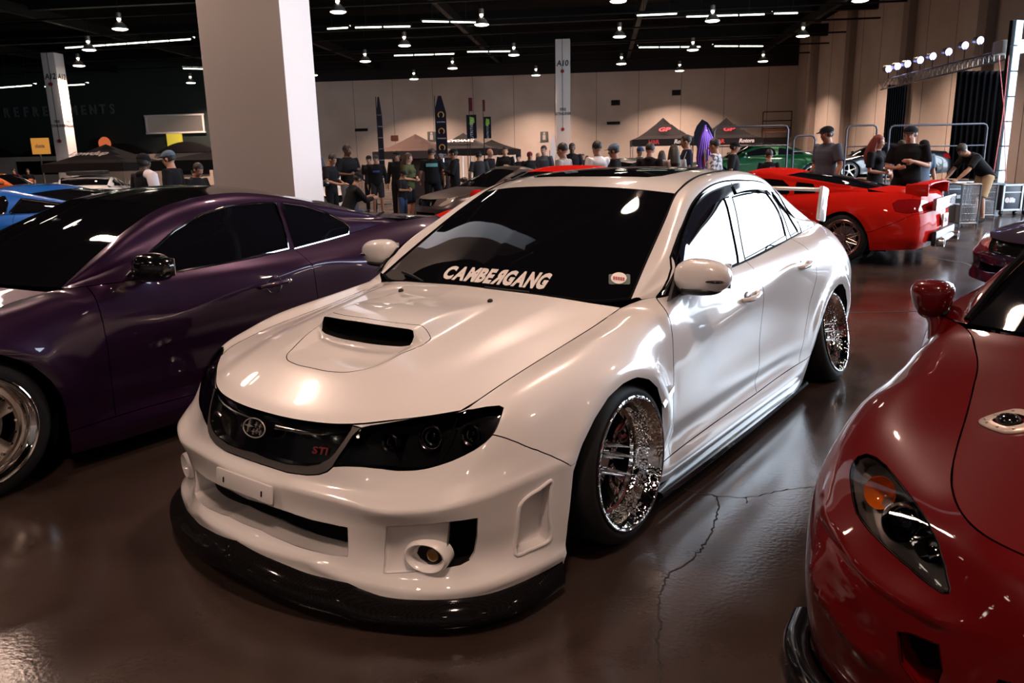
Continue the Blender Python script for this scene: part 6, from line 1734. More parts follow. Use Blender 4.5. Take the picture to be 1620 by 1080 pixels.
    # shirt with short or long sleeves
    for kind in ('tee', 'long'):
        s1 = MB(); torso(s1, .014)
        for s_ in 'lr':
            S, E, W_ = J['sho' + s_], J['elb' + s_], J['wri' + s_]
            if kind == 'tee': limb(s1, [lerpv(S, C, .3), S, lerpv(S, E, .45), lerpv(S, E, .82)], [.070, .072, .066, .066])
            else: limb(s1, [lerpv(S, C, .3), S, lerpv(S, E, .5), E, lerpv(E, W_, .5), lerpv(E, W_, .95)], [.074, .074, .066, .058, .052, .044])
        if kind == 'long': s1.ell(tuple(N - fw * .03 - nk * .02), (.09, .10, .05))
        out[kind] = fused(s1, 'shirt', .016, 3)
    for kind in ('trousers', 'shorts'):
        s1 = MB(); sect_loft(s1, [(lerpv(P, C, -.33), (.10, .15), (hf, hs)), (lerpv(P, C, -.12), (.126, .180), (hf, hs)), (lerpv(P, C, .16), (.116, .166), (hf, hs))])
        for s_ in 'lr':
            Hp, K, A_ = J['hip' + s_], J['knee' + s_], J['ank' + s_]
            if kind == 'trousers': limb(s1, [Hp, lerpv(Hp, K, .4), K, lerpv(K, A_, .5), lerpv(K, A_, .97)], [.098, .092, .070, .064, .060])
            else: limb(s1, [Hp, lerpv(Hp, K, .4), lerpv(Hp, K, .98)], [.104, .100, .088])
        out[kind] = fused(s1, kind, .018, 3)
    s1 = MB()
    for s_ in 'lr':
        A_, T = J['ank' + s_], J['toe' + s_]; s1.tube([A_ + V3((-.03, 0, -.01)), A_ + (T - A_) * .3 + V3((0, 0, -.02)), lerpv(A_, T, .75), T + (T - A_) * .12], [.046, .050, .046, .034], 12)
    out['shoes'] = fused(s1, 'shoes', .016, 2)
    hb = MB(); hb.ell((-.022, 0, .045), (.100, .086, .098), xf=X, seg=24, ring=14)
    me = fused(hb, 'hair', .012, 1); bm = bmesh.new(); bm.from_mesh(me); Xi = X.inverted()
    bmesh.ops.delete(bm, geom=[v for v in bm.verts if ((Xi @ v.co).x > .045 and (Xi @ v.co).z < .070) or (Xi @ v.co).z < -.02], context='VERTS'); bm.to_mesh(me); bm.free(); out['hair'] = me
    lg = MB(); lg.ell((-.022, 0, .042), (.106, .092, .100), xf=X, seg=24, ring=14)
    lg.tube([X @ V3((-.06, 0, .02)), X @ V3((-.09, 0, -.12)), N + fw * -.12 + up * -.10, N + fw * -.135 + up * -.24], [.085, .095, .10, .05], 16)
    for sg in (1, -1): lg.tube([X @ V3((-.01, .075 * sg, .03)), X @ V3((-.005, .092 * sg, -.10)), N + side * sg * .095 + up * -.10 + fw * .02, N + side * sg * .10 + up * -.2 + fw * .04], [.03, .035, .04, .02], 10)
    me = fused(lg, 'hair', .014, 2); bm = bmesh.new(); bm.from_mesh(me)
    bmesh.ops.delete(bm, geom=[v for v in bm.verts if (Xi @ v.co).x > .058 and abs((Xi @ v.co).y) < .062 and -.14 < (Xi @ v.co).z < .062], context='VERTS'); bm.to_mesh(me); bm.free(); out['longhair'] = me
    cp = MB(); cp.ell((-.012, 0, .058), (.106, .090, .078), xf=X, seg=24, ring=14)
    cp.prism([(.060, -.072), (.135, -.060), (.165, -.025), (.165, .025), (.135, .060), (.060, .072)], .050, .060, xf=X)
    me = fused(cp, 'cap', .010, 1); bm = bmesh.new(); bm.from_mesh(me)
    bmesh.ops.delete(bm, geom=[v for v in bm.verts if (Xi @ v.co).z < .036 and (Xi @ v.co).x < .11], context='VERTS'); bm.to_mesh(me); bm.free(); out['cap'] = me
    bn = MB(); bn.ell((-.016, 0, .045), (.106, .092, .100), xf=X, seg=24, ring=14)
    me = fused(bn, 'beanie', .012, 1); bm = bmesh.new(); bm.from_mesh(me)
    bmesh.ops.delete(bm, geom=[v for v in bm.verts if (Xi @ v.co).z < .030], context='VERTS'); bm.to_mesh(me); bm.free(); out['beanie'] = me
    out['X'] = X; out['J'] = J; out['fw'] = fw; out['up'] = up; out['side'] = side
    em_ = MB()
    for sg in (1, -1):
        em_.ell((.077, .029 * sg, .012), (.010, .013, .0075), 0, 10, 8, xf=X); em_.ell((.0845, .029 * sg, .012), (.0035, .0052, .0055), 1, 8, 6, xf=X)
        em_.ell((.0835, .030 * sg, .034), (.006, .019, .0035), 2, 8, 6, xf=X)
    em_.ell((.0895, 0, -.058), (.004, .022, .0055), 3, 10, 6, xf=X)
    me = bpy.data.meshes.new('face'); me.from_pydata(em_.v, [], em_.f); me.polygons.foreach_set('material_index', em_.m); me.polygons.foreach_set('use_smooth', em_.sm)
    for m_ in (M['eye'], M['iris'], M['hair_k'], M['lip']): me.materials.append(m_)
    me.update(); out['face'] = me
    return out
POSE = {
 'stand': build_pose('stand', {}),
 'arms': build_pose('arms', dict(elbl=(.02, .25, 1.12), wril=(.24, .10, 1.20), hdirl=(.6, -.8, .1), palml=(-1, 0, 0), elbr=(-.01, -.26, 1.12), wrir=(.22, -.12, 1.10), hdirr=(.5, .9, .15), palmr=(-1, 0, 0))),
 'look_down': build_pose('look_down', dict(head=(.08, 0, 1.60), look=(1, 0, -.7), elbl=(.05, .24, 1.14), wril=(.28, .12, 1.06), hdirl=(.9, -.4, .1), palml=(0, 0, -1), elbr=(.05, -.24, 1.14), wrir=(.28, -.12, 1.06), hdirr=(.9, .4, .1), palmr=(0, 0, -1))),
 'walk': build_pose('walk', dict(kneel=(.16, .10, .52), ankl=(.20, .11, .09), toel=(.38, .12, .03), kneer=(-.04, -.10, .50), ankr=(-.24, -.11, .12), toer=(-.08, -.12, .03), elbl=(-.10, .25, 1.14), wril=(-.06, .27, .88), elbr=(.05, -.25, 1.14), wrir=(.20, -.25, .94), hdirr=(.5, 0, -.8))),
 'bend': build_pose('bend', dict(pelvis=(-.22, 0, .92), chest=(.08, 0, 1.20), neck=(.22, 0, 1.30), head=(.34, 0, 1.38), look=(1, 0, -.5), hipl=(-.20, .095, .89), hipr=(-.20, -.095, .89), kneel=(-.08, .12, .48), kneer=(-.12, -.12, .48),
         ankl=(-.14, .13, .09), ankr=(-.20, -.13, .09), toel=(.04, .16, .03), toer=(-.02, -.16, .03), shol=(.16, .185, 1.26), shor=(.16, -.185, 1.26), elbl=(.34, .21, 1.02), wril=(.52, .16, .84), elbr=(.34, -.21, 1.02), wrir=(.52, -.16, .84), hdirl=(.8, 0, -.5), hdirr=(.8, 0, -.5))),
 'kneel': build_pose('kneel', dict(pelvis=(-.10, 0, .50), chest=(.06, 0, .83), neck=(.12, 0, .99), head=(.20, 0, 1.12), look=(1, 0, -.4), hipl=(-.10, .095, .47), hipr=(-.10, -.095, .47), kneel=(.32, .13, .46), ankl=(.24, .13, .09), toel=(.42, .14, .03),
         kneer=(.22, -.12, .06), ankr=(-.20, -.12, .09), toer=(-.24, -.12, .03), shol=(.08, .185, .93), shor=(.08, -.185, .93), elbl=(.24, .22, .72), wril=(.44, .12, .78), elbr=(.24, -.22, .72), wrir=(.44, -.12, .76), hdirl=(.9, -.2, .1), hdirr=(.9, .2, .1))),
 'woman': build_pose('woman', dict(elbl=(.03, .22, 1.12), wril=(.22, .02, 1.14), hdirl=(.5, -.8, 0), palml=(-1, 0, 0), elbr=(.00, -.23, 1.12), wrir=(.20, -.04, 1.08), hdirr=(.5, .8, 0), palmr=(-1, 0, 0)), female=True),
 'child': build_pose('child', dict(head=(.05, 0, 1.62), look=(1, 0, -.4), elbl=(.03, .22, 1.15), wril=(.24, .06, 1.18), hdirl=(.6, -.7, .1), elbr=(.03, -.22, 1.15), wrir=(.24, -.06, 1.14), hdirr=(.6, .7, .1))),
}
def person(u, vtop, D, face, label, pose='stand', top='tee', topc='black', legs='trousers', legc='black', head='hair', headc=None, skin='skin_a', wide=1.0, hgt=None, shoe='shoe', cat='person', group=None, z0=0.0):
    """u, vtop: where the crown shows in the photo; D its distance; face: heading in degrees (0 = +X, -90 = towards the camera)"""
    p = at_depth(u, vtop, D); base = {'kneel': 1.24, 'bend': 1.50}.get(pose, 1.742)
    if head == 'cap': base += .01
    s = (p.z - z0) / base if hgt is None else hgt / base
    A = POSE[pose]; hx = A['X'].translation
    fa = R(face); off = Vector((hx.x * math.cos(fa) - hx.y * math.sin(fa), hx.x * math.sin(fa) + hx.y * math.cos(fa), 0)) * s
    o = empty('person', (p.x - off.x, p.y - off.y, z0), fa, label, cat, group); o.scale = (s * wide, s * wide, s)
    def put(nm, key, m_):
        c = bpy.data.objects.new(nm, A[key]); COL.objects.link(c); c.parent = o
        if A[key].materials and nm != 'face':
            c.material_slots[0].link = 'OBJECT'; c.material_slots[0].material = m_
        return c
    b = put('body', 'body', M[skin]); put('face', 'face', None)
    put('shirt' if top == 'tee' else 'jacket', top, M['camo'] if topc == 'camo' else CL[topc]); put(legs, legs, CL[legc]); put('shoes', 'shoes', CL[shoe])
    hc = headc or 'hair_k'
    if head in ('hair', 'longhair'): put('hair', head, M[hc])
    elif head in ('cap', 'beanie'):
        put(head, head, CL[hc] if hc in CL else CL['black'])
        put('hair', 'hair', M['hair_k']).scale = (.985, .985, .985)
    elif head == 'longcap': put('hair', 'longhair', M[hc]); put('cap', 'cap', CL['black'])
    return o
def back_print(o, pose, m_, w, h, z=0.0, front=False, txt=None, tm=None):
    A = POSE[pose]; c = lerpv(A['J']['pelvis'], A['J']['chest'], 1.0 + z); f = A['fw'] * (1 if front else -1); u_ = A['up']; sd = u_.cross(f)
    V = []; F = []
    for i in range(7):
        a = -.5 + i / 6
        for j in (-.5, .5): V.append(c + sd * (w * a) + u_ * (h * j) + f * (.136 - .05 * (a * w / .16) ** 2 * .5))
    F = [(2 * i, 2 * i + 2, 2 * i + 3, 2 * i + 1) for i in range(6)]
    q = mesh('shirt_print', V, F, m_, o)
    if txt: sign_text('shirt_lettering', txt, tm, c + f * .141, sd, u_, h * .9, o, sx=.8, bold=.004)
P = person
Pg = 'people of the crowd'
# --- middle of the hall, left to right
P(497,233,24,-60,'dark-skinned man in a grey shirt half behind the thick column','stand','tee','slate',skin='skin_c')
P(525,243,15.9,-20,'man in a black shirt bending his head over, right of the thick column','look_down','tee','black',skin='skin_b')
P(549,229,17.6,-40,'large man in black shirt holding a phone up, left part of the crowd','arms','tee','black','trousers','grey',skin='skin_c',wide=1.15)
P(566,280,14.6,35,'man kneeling in dark jacket and blue jeans beside the white car','kneel','long','black','trousers','jeans',head='cap',skin='skin_b',shoe='wshoe',hgt=1.20)
P(583,245,21.5,-100,'man in black cap and dark clothes behind the blue-print shirt man','stand','tee','black',head='cap',skin='skin_b')
b_ = P(594,244,20.5,-85,'man in black cap, shirt with blue print, dark camouflage shorts','stand','long','black','shorts','charcoal',head='cap',headc='charcoal',skin='skin_b')
M['bluep'] = mat('blue_print', (.03, .07, .30), .7); back_print(b_, 'stand', M['bluep'], .20, .05, -.1, True)
P(627,238,19.5,-100,'man in black hoodie and cap left of the long-haired woman','stand','long','black',head='cap',skin='skin_b')
P(646,242,17.6,-20,'woman with long brown hair and olive top, bare legs','woman','tee','olive','shorts','dkjean',head='longhair',headc='hair_b')
P(637,269,16.6,-20,'child in black cap and blue jeans standing by the grey sports car','child','tee','black','trousers','jeans',head='cap',skin='skin_b',shoe='wshoe')
b_ = P(682,234,19.4,95,'broad man seen from behind, black shirt with a teal print on the back','stand','tee','black','trousers','black',skin='skin_b',wide=1.14)
M['tealp'] = mat('teal_print', (.12, .35, .38), .7); back_print(b_, 'stand', M['tealp'], .26, .085, .05)
P(697,242,22.5,-80,'man in grey cap looking over behind the broad man','stand','tee','black',head='cap',headc='grey',skin='skin_b')
P(717,234,18.6,175,'bearded man in black hoodie and cap facing left','arms','long','black','trousers','black',head='cap',skin='skin_b',wide=1.05)
P(757,238,19.8,100,'man in dark grey shirt and cap seen from behind','stand','tee','charcoal',head='cap',skin='skin_b')
P(775,235,21.2,-30,'bald man in black shirt beside the dark grey shirt man','stand','tee','black',head=None,skin='skin_b')
P(799,232,22.4,-95,'man in black shirt facing the camera near the hanging banners','arms','tee','black',skin='skin_a')
P(820,242,23,-110,'short person in black cap between the crowd','stand','tee','black',head='cap',skin='skin_a')
P(838,239,22,-80,'man in red cap far in the crowd','stand','tee','black',head='cap',headc='maroon',skin='skin_b')
P(851,241,26,-60,'distant person with shaved head in the crowd','stand','tee','charcoal',head=None,skin='skin_b')
P(860,230,20.9,-120,'man in slate blue shirt left of the A10 column','stand','tee','slate',skin='skin_a')
P(889,226,12.8,150,'short haired man with grey and black raglan shirt, back turned','stand','tee','lgrey',skin='skin_b')
P(905,226,20.6,-90,'dark-skinned man in black looking at the camera behind the red roof','stand','tee','black',skin='skin_c')
P(922,243,30,-90,'small distant person in black by the cream wall, left of a pair','stand','tee','black')
P(929,246,31,-90,'small distant person in black by the cream wall, right of a pair','stand','tee','black',head='longhair')
P(944,223,13.2,120,'man in a white shirt with slick black hair, back turned','stand','tee','white',skin='skin_b')
P(971,226,12.9,165,'man in blue cap and black shirt beside the white shirt man','stand','tee','black',head='cap',headc='bluegrey',skin='skin_b')
P(1013,231,18.5,-70,'man in blue cap left of the black jacket man','stand','tee','black',head='cap',headc='jeans',skin='skin_a')
P(1029,226,13.4,60,'short haired man in a black jacket seen half from behind','stand','long','black',skin='skin_a')
P(1047,238,19.5,90,'person with long black hair behind the black jacket man','woman','tee','black',head='longhair')
P(1066,229,14.0,95,'woman with long dark hair and grey shirt, back turned, behind the roof','woman','tee','lgrey',head='longhair')
P(1085,213,14.8,170,'tall man with swept up black hair and navy shirt','stand','tee','navy',skin='skin_b')
P(1130,219,13.3,150,'man in grey and white patterned shirt, back turned','stand','tee','camo',skin='skin_b')
b_ = P(1163,222,15.2,-20,'man in black cap and black shirt with pink stripes on the chest','stand','tee','black',head='cap',skin='skin_b')
M['pinkp'] = mat('pink_stripe', (.45, .18, .35), .7)
b_ = P(1217,236,14.2,85,'woman in black shirt with pink slanted stripes on the back','stand','tee','black',skin='skin_b',wide=.9)
A_ = POSE['stand']
for k in range(3):
    cc = lerpv(A_['J']['pelvis'], A_['J']['chest'], .95) + V3((-.142, .05 - .045 * k, 0))
    MB().add([cc + V3((0, .012, -.10)), cc + V3((0, -.012, -.10)), cc + V3((.0, -.082, .09)), cc + V3((.0, -.058, .09))], [(0, 1, 2, 3)]).build('shirt_print', M['pinkp'], b_)
# --- right
P(1309,198,13.1,-160,'man in grey shirt and backward black cap standing behind the red sports car','stand','tee','slate','trousers','dkjean',head='cap',skin='skin_b',wide=1.12)
P(1391,213,13.0,-50,'woman with long red hair and black top talking to a man','woman','tee','black','trousers','black',head='longhair',headc='hair_r',skin='skin_a')
P(1442,198,12.4,-125,'big man in black cap and black shirt with raised hand, talking to the woman','arms','tee','black','trousers','black',head='cap',skin='skin_a',wide=1.15)
P(1428,222,14.6,-60,'man in blue grey shirt hidden behind the talking man','stand','tee','bluegrey',head='hair',skin='skin_b')
P(1463,220,14.0,-90,'man in a black cap and grey shirt peeking out right of the talking man','stand','tee','bluegrey',head='cap',skin='skin_b')
P(1524,228,14.6,-172,'man bending over a crate in black shirt and khaki shorts','bend','tee','black','shorts','khaki',skin='skin_b')
# --- left
b_ = P(226,243,10.35,60,'man in black beanie and dark jacket with a white shoulder, back turned','stand','long','black',head='beanie',skin='skin_c')
MB().tube([(-.01,-.10,1.44),(-.015,-.19,1.42),(-.025,-.235,1.28),(-.03,-.262,1.15)], [.082,.083,.078,.068], 14).build('white_sleeve', CL['white'], b_)
P(265,236,10.9,178,'young man with tilted grey cap and black shirt facing left','stand','tee','black',head='cap',headc='bluegrey',skin='skin_a')
P(21,267,34,-90,'small distant person in red top at the refreshment stand','stand','tee','maroon')
P(43,267,33,-60,'small distant person in dark clothes at the refreshment stand','stand','tee','black')
P(312,257,11.8,-30,'person in black partly hidden by the thick column','look_down','long','black',skin='skin_b')
# ------------------------------------------------------------------ tents, banners, signs
M['tent_k'] = cloth('tent_black', (.012, .011, .012)); M['tent_b'] = cloth('tent_brown', (.10, .065, .055)); M['red_ink'] = mat('red_lettering', (.40, .02, .03), .6); M['white_ink'] = mat('white_lettering', (.6, .55, .55), .6)
def tent(u, vap, D, w, label, m_, wall=False, txt=None, eave=2.1, h=None, logo=None):
    p = at_depth(u, vap, D); h = h or p.z
    o = empty('canopy_tent', (p.x, p.y, 0), HALL_A, label, 'tent')
    hw = w / 2; V = []; F = []; n = 9
    for i in range(n):
        for j in range(n):
            a, b = -1 + 2 * i / (n - 1), -1 + 2 * j / (n - 1); r = max(abs(a), abs(b))
            z = eave + .0 + (h - eave) * (1 - r) ** 1.35
            V.append((a * hw, b * hw, z))
    F = [(i * n + j, (i + 1) * n + j, (i + 1) * n + j + 1, i * n + j + 1) for i in range(n - 1) for j in range(n - 1)]
    k = len(V)
    mesh('canopy', V, F, m_, o, False)
    MB().box((0, -hw, eave - .14), (w, .012, .28)).box((0, hw, eave - .14), (w, .012, .28)).box((-hw, 0, eave - .14), (.012, w, .28)).box((hw, 0, eave - .14), (.012, w, .28)).build('valance', m_, o)
    for sx in (-1, 1):
        for sy in (-1, 1): MB().tube([(sx * (hw - .03), sy * (hw - .03), 0), (sx * (hw - .03), sy * (hw - .03), eave)], .025, 6).build('leg', M['steel'], o)
    if wall: MB().box((0, hw - .05, eave / 2), (w - .1, .01, eave)).build('back_wall', m_, o)
    if txt: sign_text('lettering', txt[0], M['red_ink'], (-.5 if len(txt) > 1 else 0, -hw - .012, eave - .14), (1, 0, 0), (0, 0, 1), .24, o, bold=.01)
    if txt and len(txt) > 1: sign_text('lettering', txt[1], M['white_ink'], (.75, -hw - .012, eave - .14), (1, 0, 0), (0, 0, 1), .24, o, shear=.2, bold=.01)
    if logo:
        sl = math.atan2(h - eave, hw); nn = Vector((0, -math.sin(sl), math.cos(sl))); yy = Vector((0, math.cos(sl), math.sin(sl)))
        sign_text('logo', logo[0], logo[1], (0, -hw * .62, eave + (h - eave) * .30 + .02), (1, 0, 0), yy, logo[2], o, shear=.25, bold=.015, lift=.12)
    return o
tent(1049,186,36,2.9,'black pop-up tent with red logo on its roof, left of two beside the dark banner',M['tent_k'],txt=('H&R','Rotora'),logo=('GP',M['red_ink'],.42))
tent(1149,186,37.5,2.9,'black pop-up tent with red logo, right of two beside the dark banner',M['tent_k'],txt=('H&R','Rotora'),logo=('GP',M['red_ink'],.42))
tent(657,212,30,2.7,'brown pop-up tent with a dark lettered skirt behind the crowd',M['tent_b'],eave=1.75,wall=True)
tent(733,210,34.2,2.7,'black pop-up tent with white and green print right of the tall flag',M['tent_k'],eave=1.85,logo=('CYCANIC',M['white_ink'],.26))
tent(778,221,38.5,2.6,'low black tent behind the crowd under the hanging banners',M['tent_k'],eave=1.85)
tl = tent(167,228,27,2.9,'black tent with white script lettering in front of the refreshment wall',M['tent_k'],eave=1.55,logo=('Lowdup',M['white_ink'],.42))
tent(330,240,23,2.6,'dark tent edge just left of the thick column',M['tent_k'],eave=1.55)
def brown_sign(o): pass
# tall flags and banners
M['flag_k'] = cloth('flag_black', (.012, .012, .02)); M['gold'] = mat('gold_print', (.50, .24, .05), .6); M['greenp'] = mat('green_print', (.25, .45, .03), .6)
def flag(u, v0, v1, wpx, D, label, m_, shape='feather', rows=0, rc='gold', name='feather_flag', pole=True):
    a = at_depth(u, v0, D); b = at_depth(u, v1, D); w = wpx / FPX * D; h = a.z - b.z
    o = empty(name, (b.x, b.y, 0), HALL_A, label, 'flag')
    z0, z1 = b.z, a.z
    if shape == 'feather': pts = [(-w / 2, z0), (w / 2, z0), (w / 2, z0 + h * .72), (w * .1, z1), (-w * .2, z1), (-w / 2, z0 + h * .8)]
    elif shape == 'tear': pts = [(-w * .2, z0)] + [(w * .5 * math.sin(math.pi * t) ** .8 * (1 if True else 0), z0 + h * t) for t in (.1, .3, .5, .7, .9)] + [(-w * .1, z1)] + [(-w * .5 * math.sin(math.pi * t) ** .6, z0 + h * t) for t in (.95, .8, .6, .4, .2)]
    else: pts = [(-w / 2, z0), (w / 2, z0), (w / 2, z1), (-w / 2, z1)]
    MB().prism(pts, -.006, .006, axis='y').build('cloth', m_, o)
    if pole: MB().tube([(-w / 2 - .01, 0, 0), (-w / 2 - .01, 0, z1 if shape != 'tear' else z0 + h * .5)], .014, 6).build('pole', M['beam'], o); MB().lathe([(0, .02), (.25, .02), (.25, 0)], 12).build('base', M['plastic'], o)
    for k in range(rows):
        z = z0 + h * (k + .5) / rows * .82
        if rc == 'gold':
            MB().tube([(w * .26 * math.cos(t), -.009, z + w * .26 * math.sin(t)) for t in np.linspace(-.9, 4.0, 16)], w * .05, 5).build('wreath', M['gold'], o)
            sign_text('lettering', 'IS RACING', M['white_ink'], (0, -.008, z - h / rows * .36), (1, 0, 0), (0, 0, 1), w * .17, o)
        elif rc == 'text': sign_text('lettering', 'STANCE', M['white_ink'], (0, -.008, z), (1, 0, 0), (0, 0, 1), w * .24, o)
        elif rc == 'green':
            MB().prism([(-w * .3, z0 + h * .62), (-w * .05, z0 + h * .55), (w * .3, z0 + h * .68), (w * .25, z0 + h * .88), (-w * .2, z0 + h * .92)], -.011, -.007, axis='y').build('green_print', M['greenp'], o)
            sign_text('lettering', 'NUTRITION', M['white_ink'], (0, -.008, z0 + h * .32), (0, 0, 1), (-1, 0, 0), w * .42, o)
    return o
flag(605,155,262,8,26,'slim dark feather flag left of the brown tent',M['flag_k'],rows=5,rc='text')
flag(700,153,246,17,27,'tall black flag with gold wreath emblems behind the crowd',M['flag_k'],rows=3,rc='gold')
flag(747,182,219,15,28.6,'hanging black banner with a green print, left of two',M['flag_k'],'rect',1,'green','banner')
flag(772,185,219,11,29.4,'hanging black banner with a green print, right of two',M['flag_k'],'rect',1,'green','banner')
flag(745,155,176,5,27.8,'small red pennant above the left green banner',CL['maroon'],'rect',0,name='pennant')
flag(766,158,176,3,30.2,'small red pennant above the right green banner',CL['maroon'],'rect',0,name='pennant')
flag(875,213,262,9,24,'white teardrop flag with black script beside the A10 column',CL['white'],'tear',0)
flag(1112,189,240,30,27,'dark curved banner between the two black tents',M['flag_k'],'tear',0)
# purple streamer sculpture on a stand
M['purple_foil'] = mat('purple_foil', (.10, .03, .22), .3, metal=.6)
st = at_depth(1117, 197, 14.4)
so = empty('purple_streamer_stand', (st.x, st.y, 0), 0, 'tall stand draped with shiny purple streamers behind the white sedan roof', 'display')
MB().tube([(0, 0, 0), (0, 0, st.z - .1)], .03, 8).build('pole', M['chrome'], so)
for k in range(7):
    rr = random.Random(k); x = -.10 + .035 * k
    MB().tube([(x * .3, .0, st.z - .05 + .05 * math.sin(k)), (x, -.06 + .01 * k, st.z - .25), (x * 1.3, .03, st.z - .6), (x * .9 + rr.uniform(-.03, .03), -.04, st.z - 1.0), (x, 0, st.z - 1.4)], [.015, .035, .028, .030, .012], 8).build('streamer', M['purple_foil'], so)
# refreshment wall signs
M['sign_or'] = mat('orange_sign', (.50, .16, .02), .5, emit=(1, .42, .08), estr=.5); M['sign_ye'] = mat('yellow_sign', (.5, .42, .04), .5, emit=(1, .85, .1), estr=.35); M['disc'] = mat('orange_disc', (.45, .08, .03), .5, emit=(1, .22, .08), estr=.5)
inv = HR.inverted()
def on_wall(u, v, y): 
    o, d = cray(u, v); o, d = inv @ o, inv.to_3x3() @ d
    return o + d * ((y - o.y) / d.y)
yw = YB - 4
q = on_wall(92, 178, yw)
for i, ch in enumerate('REFRESHMENTS'):
    qq = on_wall(11 + i * 15.2, 179 - i * .55, yw)
    lt = sign_text('wall_letter', ch, M['lettergrey'] if 'lettergrey' in M else M.setdefault('lettergrey', mat('letter_grey', (.10, .12, .12), .7)), (qq.x, yw - .06, qq.z), (1, 0, 0), (0, 0, 1), .95, None, sx=.8, bold=.02, extrude=.05)
    lt.matrix_world = HR; tag(lt, ['first', 'second', 'third', 'fourth', 'fifth', 'sixth', 'seventh', 'eighth', 'ninth', 'tenth', 'eleventh', 'last'][i] + ' letter, a raised %s, of the word REFRESHMENTS on the dark wall' % ch, 'sign letter', 'letters of REFRESHMENTS')
def wallbox(nm, u0, v0, u1, v1, y, m_, label, cat, dep=.15, txt=None, tm=None, ts=.5):
    a, b = on_wall(u0, v1, y), on_wall(u1, v0, y)
    o = MB().box(((a.x + b.x) / 2, y - dep / 2, (a.z + b.z) / 2), (b.x - a.x, dep, b.z - a.z), bev=.02).build(nm, m_); o.matrix_world = HR; tag(o, label, cat)
    if txt: t = sign_text('lettering', txt, tm, ((a.x + b.x) / 2, y - dep - .002, (a.z + b.z) / 2), (1, 0, 0), (0, 0, 1), ts * (b.z - a.z), o, sx=.8, bold=.01)
    return o
wallbox('square_sign', 54, 218, 77, 244, yw - 6, M['sign_or'], 'glowing orange square sign with white word on the dark wall', 'sign', txt='clonix', tm=M['white_ink'], ts=.34)
wallbox('square_sign', 267, 211, 288, 234, yw, M['sign_ye'], 'yellow square sign under the small window, dark wall', 'sign')
dp = on_wall(166, 227, yw - 1)
dk = MB().lathe([(0, -.12), (.40, -.12), (.45, 0)], 32, 0, 'y').build('round_sign', M['disc']); dk.matrix_world = HR @ Matrix.Translation(dp) @ Matrix.Scale(1.05, 4); tag(dk, 'round orange sign above the black script-lettered tent', 'sign')
_s = bpy.data.objects['square_sign']; _a = on_wall(65, 244, yw - 6); MB().tube([(_a.x, yw - 6.08, 0), (_a.x, yw - 6.08, _a.z + .1)], .05, 8).build('sign_post', M['steel'], _s)
# small office window in the dark wall, arches and the lit counter
M['room'] = mat('lit_room', (.10, .09, .08), .7, emit=(1.0, .80, .68), estr=.07)
win = wallbox('window_1', 235, 181, 322, 211, yw, M['room'], None, None, .1); win['kind'] = 'structure'
a, b = on_wall(235, 211, yw), on_wall(322, 181, yw)
MB().box(((a.x + b.x) / 2, yw - .14, a.z), (b.x - a.x + .2, .08, .12)).box(((a.x + b.x) / 2, yw - .14, b.z), (b.x - a.x + .2, .08, .12)).box((a.x, yw - .14, (a.z + b.z) / 2), (.12, .08, b.z - a.z)).box((b.x, yw - .14, (a.z + b.z) / 2), (.12, .08, b.z - a.z)).build('window_frame', M['column'], win)
cnt = MB()
for k in range(5):
    x0 = on_wall(-60 + k * 105, 250, yw).x; x1 = on_wall(35 + k * 105, 250, yw).x
    cnt.prism([(x0 + (x1 - x0) * t, 2.35 + .75 * math.sin(math.pi * t)) for t in np.linspace(0, 1, 14)], yw - .6, yw - .02, axis='y')
ar = hmesh('trim_4', cnt, M['tent_k'])
a = on_wall(-40, 262, yw - .5); b = on_wall(335, 262, yw - .5)
stn = hbox('trim_5', a.x, b.x, yw - .45, yw - .1, 0, 2.3, mat('stand_front', (.62, .52, .45), .8))
for k, (u0, u1) in enumerate(((30, 92), (108, 120), (262, 330))):
    wallbox('service_hatch', u0, 254, u1, 277, yw - .46, M['gloss_black'] if k != 1 else M['column'], ('dark glass front of the refreshment stand under the orange sign', 'small pale notice panel beside the A12 column', 'dark serving hatch under the yellow sign')[k], 'hatch', .06)
# vents and restroom signs on the cream wall
for (u0, v0, u1, v1, lb) in ((967,158,981,167,'square vent grille high on the cream wall, upper of two left'),(1063,142,1077,151,'square vent grille highest on the cream wall'),(960,192,981,197,'wide low vent grille on the cream wall below the square one'),(562,203,582,208,'wide vent grille on the cream wall left of the brown tent')):
    wallbox('wall_vent', u0, v0, u1, v1, YB, M['beam'], lb, 'vent', .08)
for (u, lb) in ((683, 'grey restroom sign with a figure, left of the gold wreath flag'), (861, 'grey restroom sign with a figure, left of the A10 column')):
    sg_ = wallbox('restroom_sign', u - 6, 208, u + 6, 224, YB, mat('sign_grey', (.10, .12, .11), .6), lb, 'sign', .08)
    a = on_wall(u, 216, YB); MB().ell((a.x, YB - .12, a.z + .22), (.09, .03, .09)).box((a.x, YB - .11, a.z - .06), (.22, .03, .36)).build('figure', M['white_ink'], sg_)
wallbox('notice_sign', 619, 214, 630, 223, YB, mat('notice_red', (.16, .05, .04), .6), 'small red notice on the cream wall beside the brown tent', 'sign', .05)
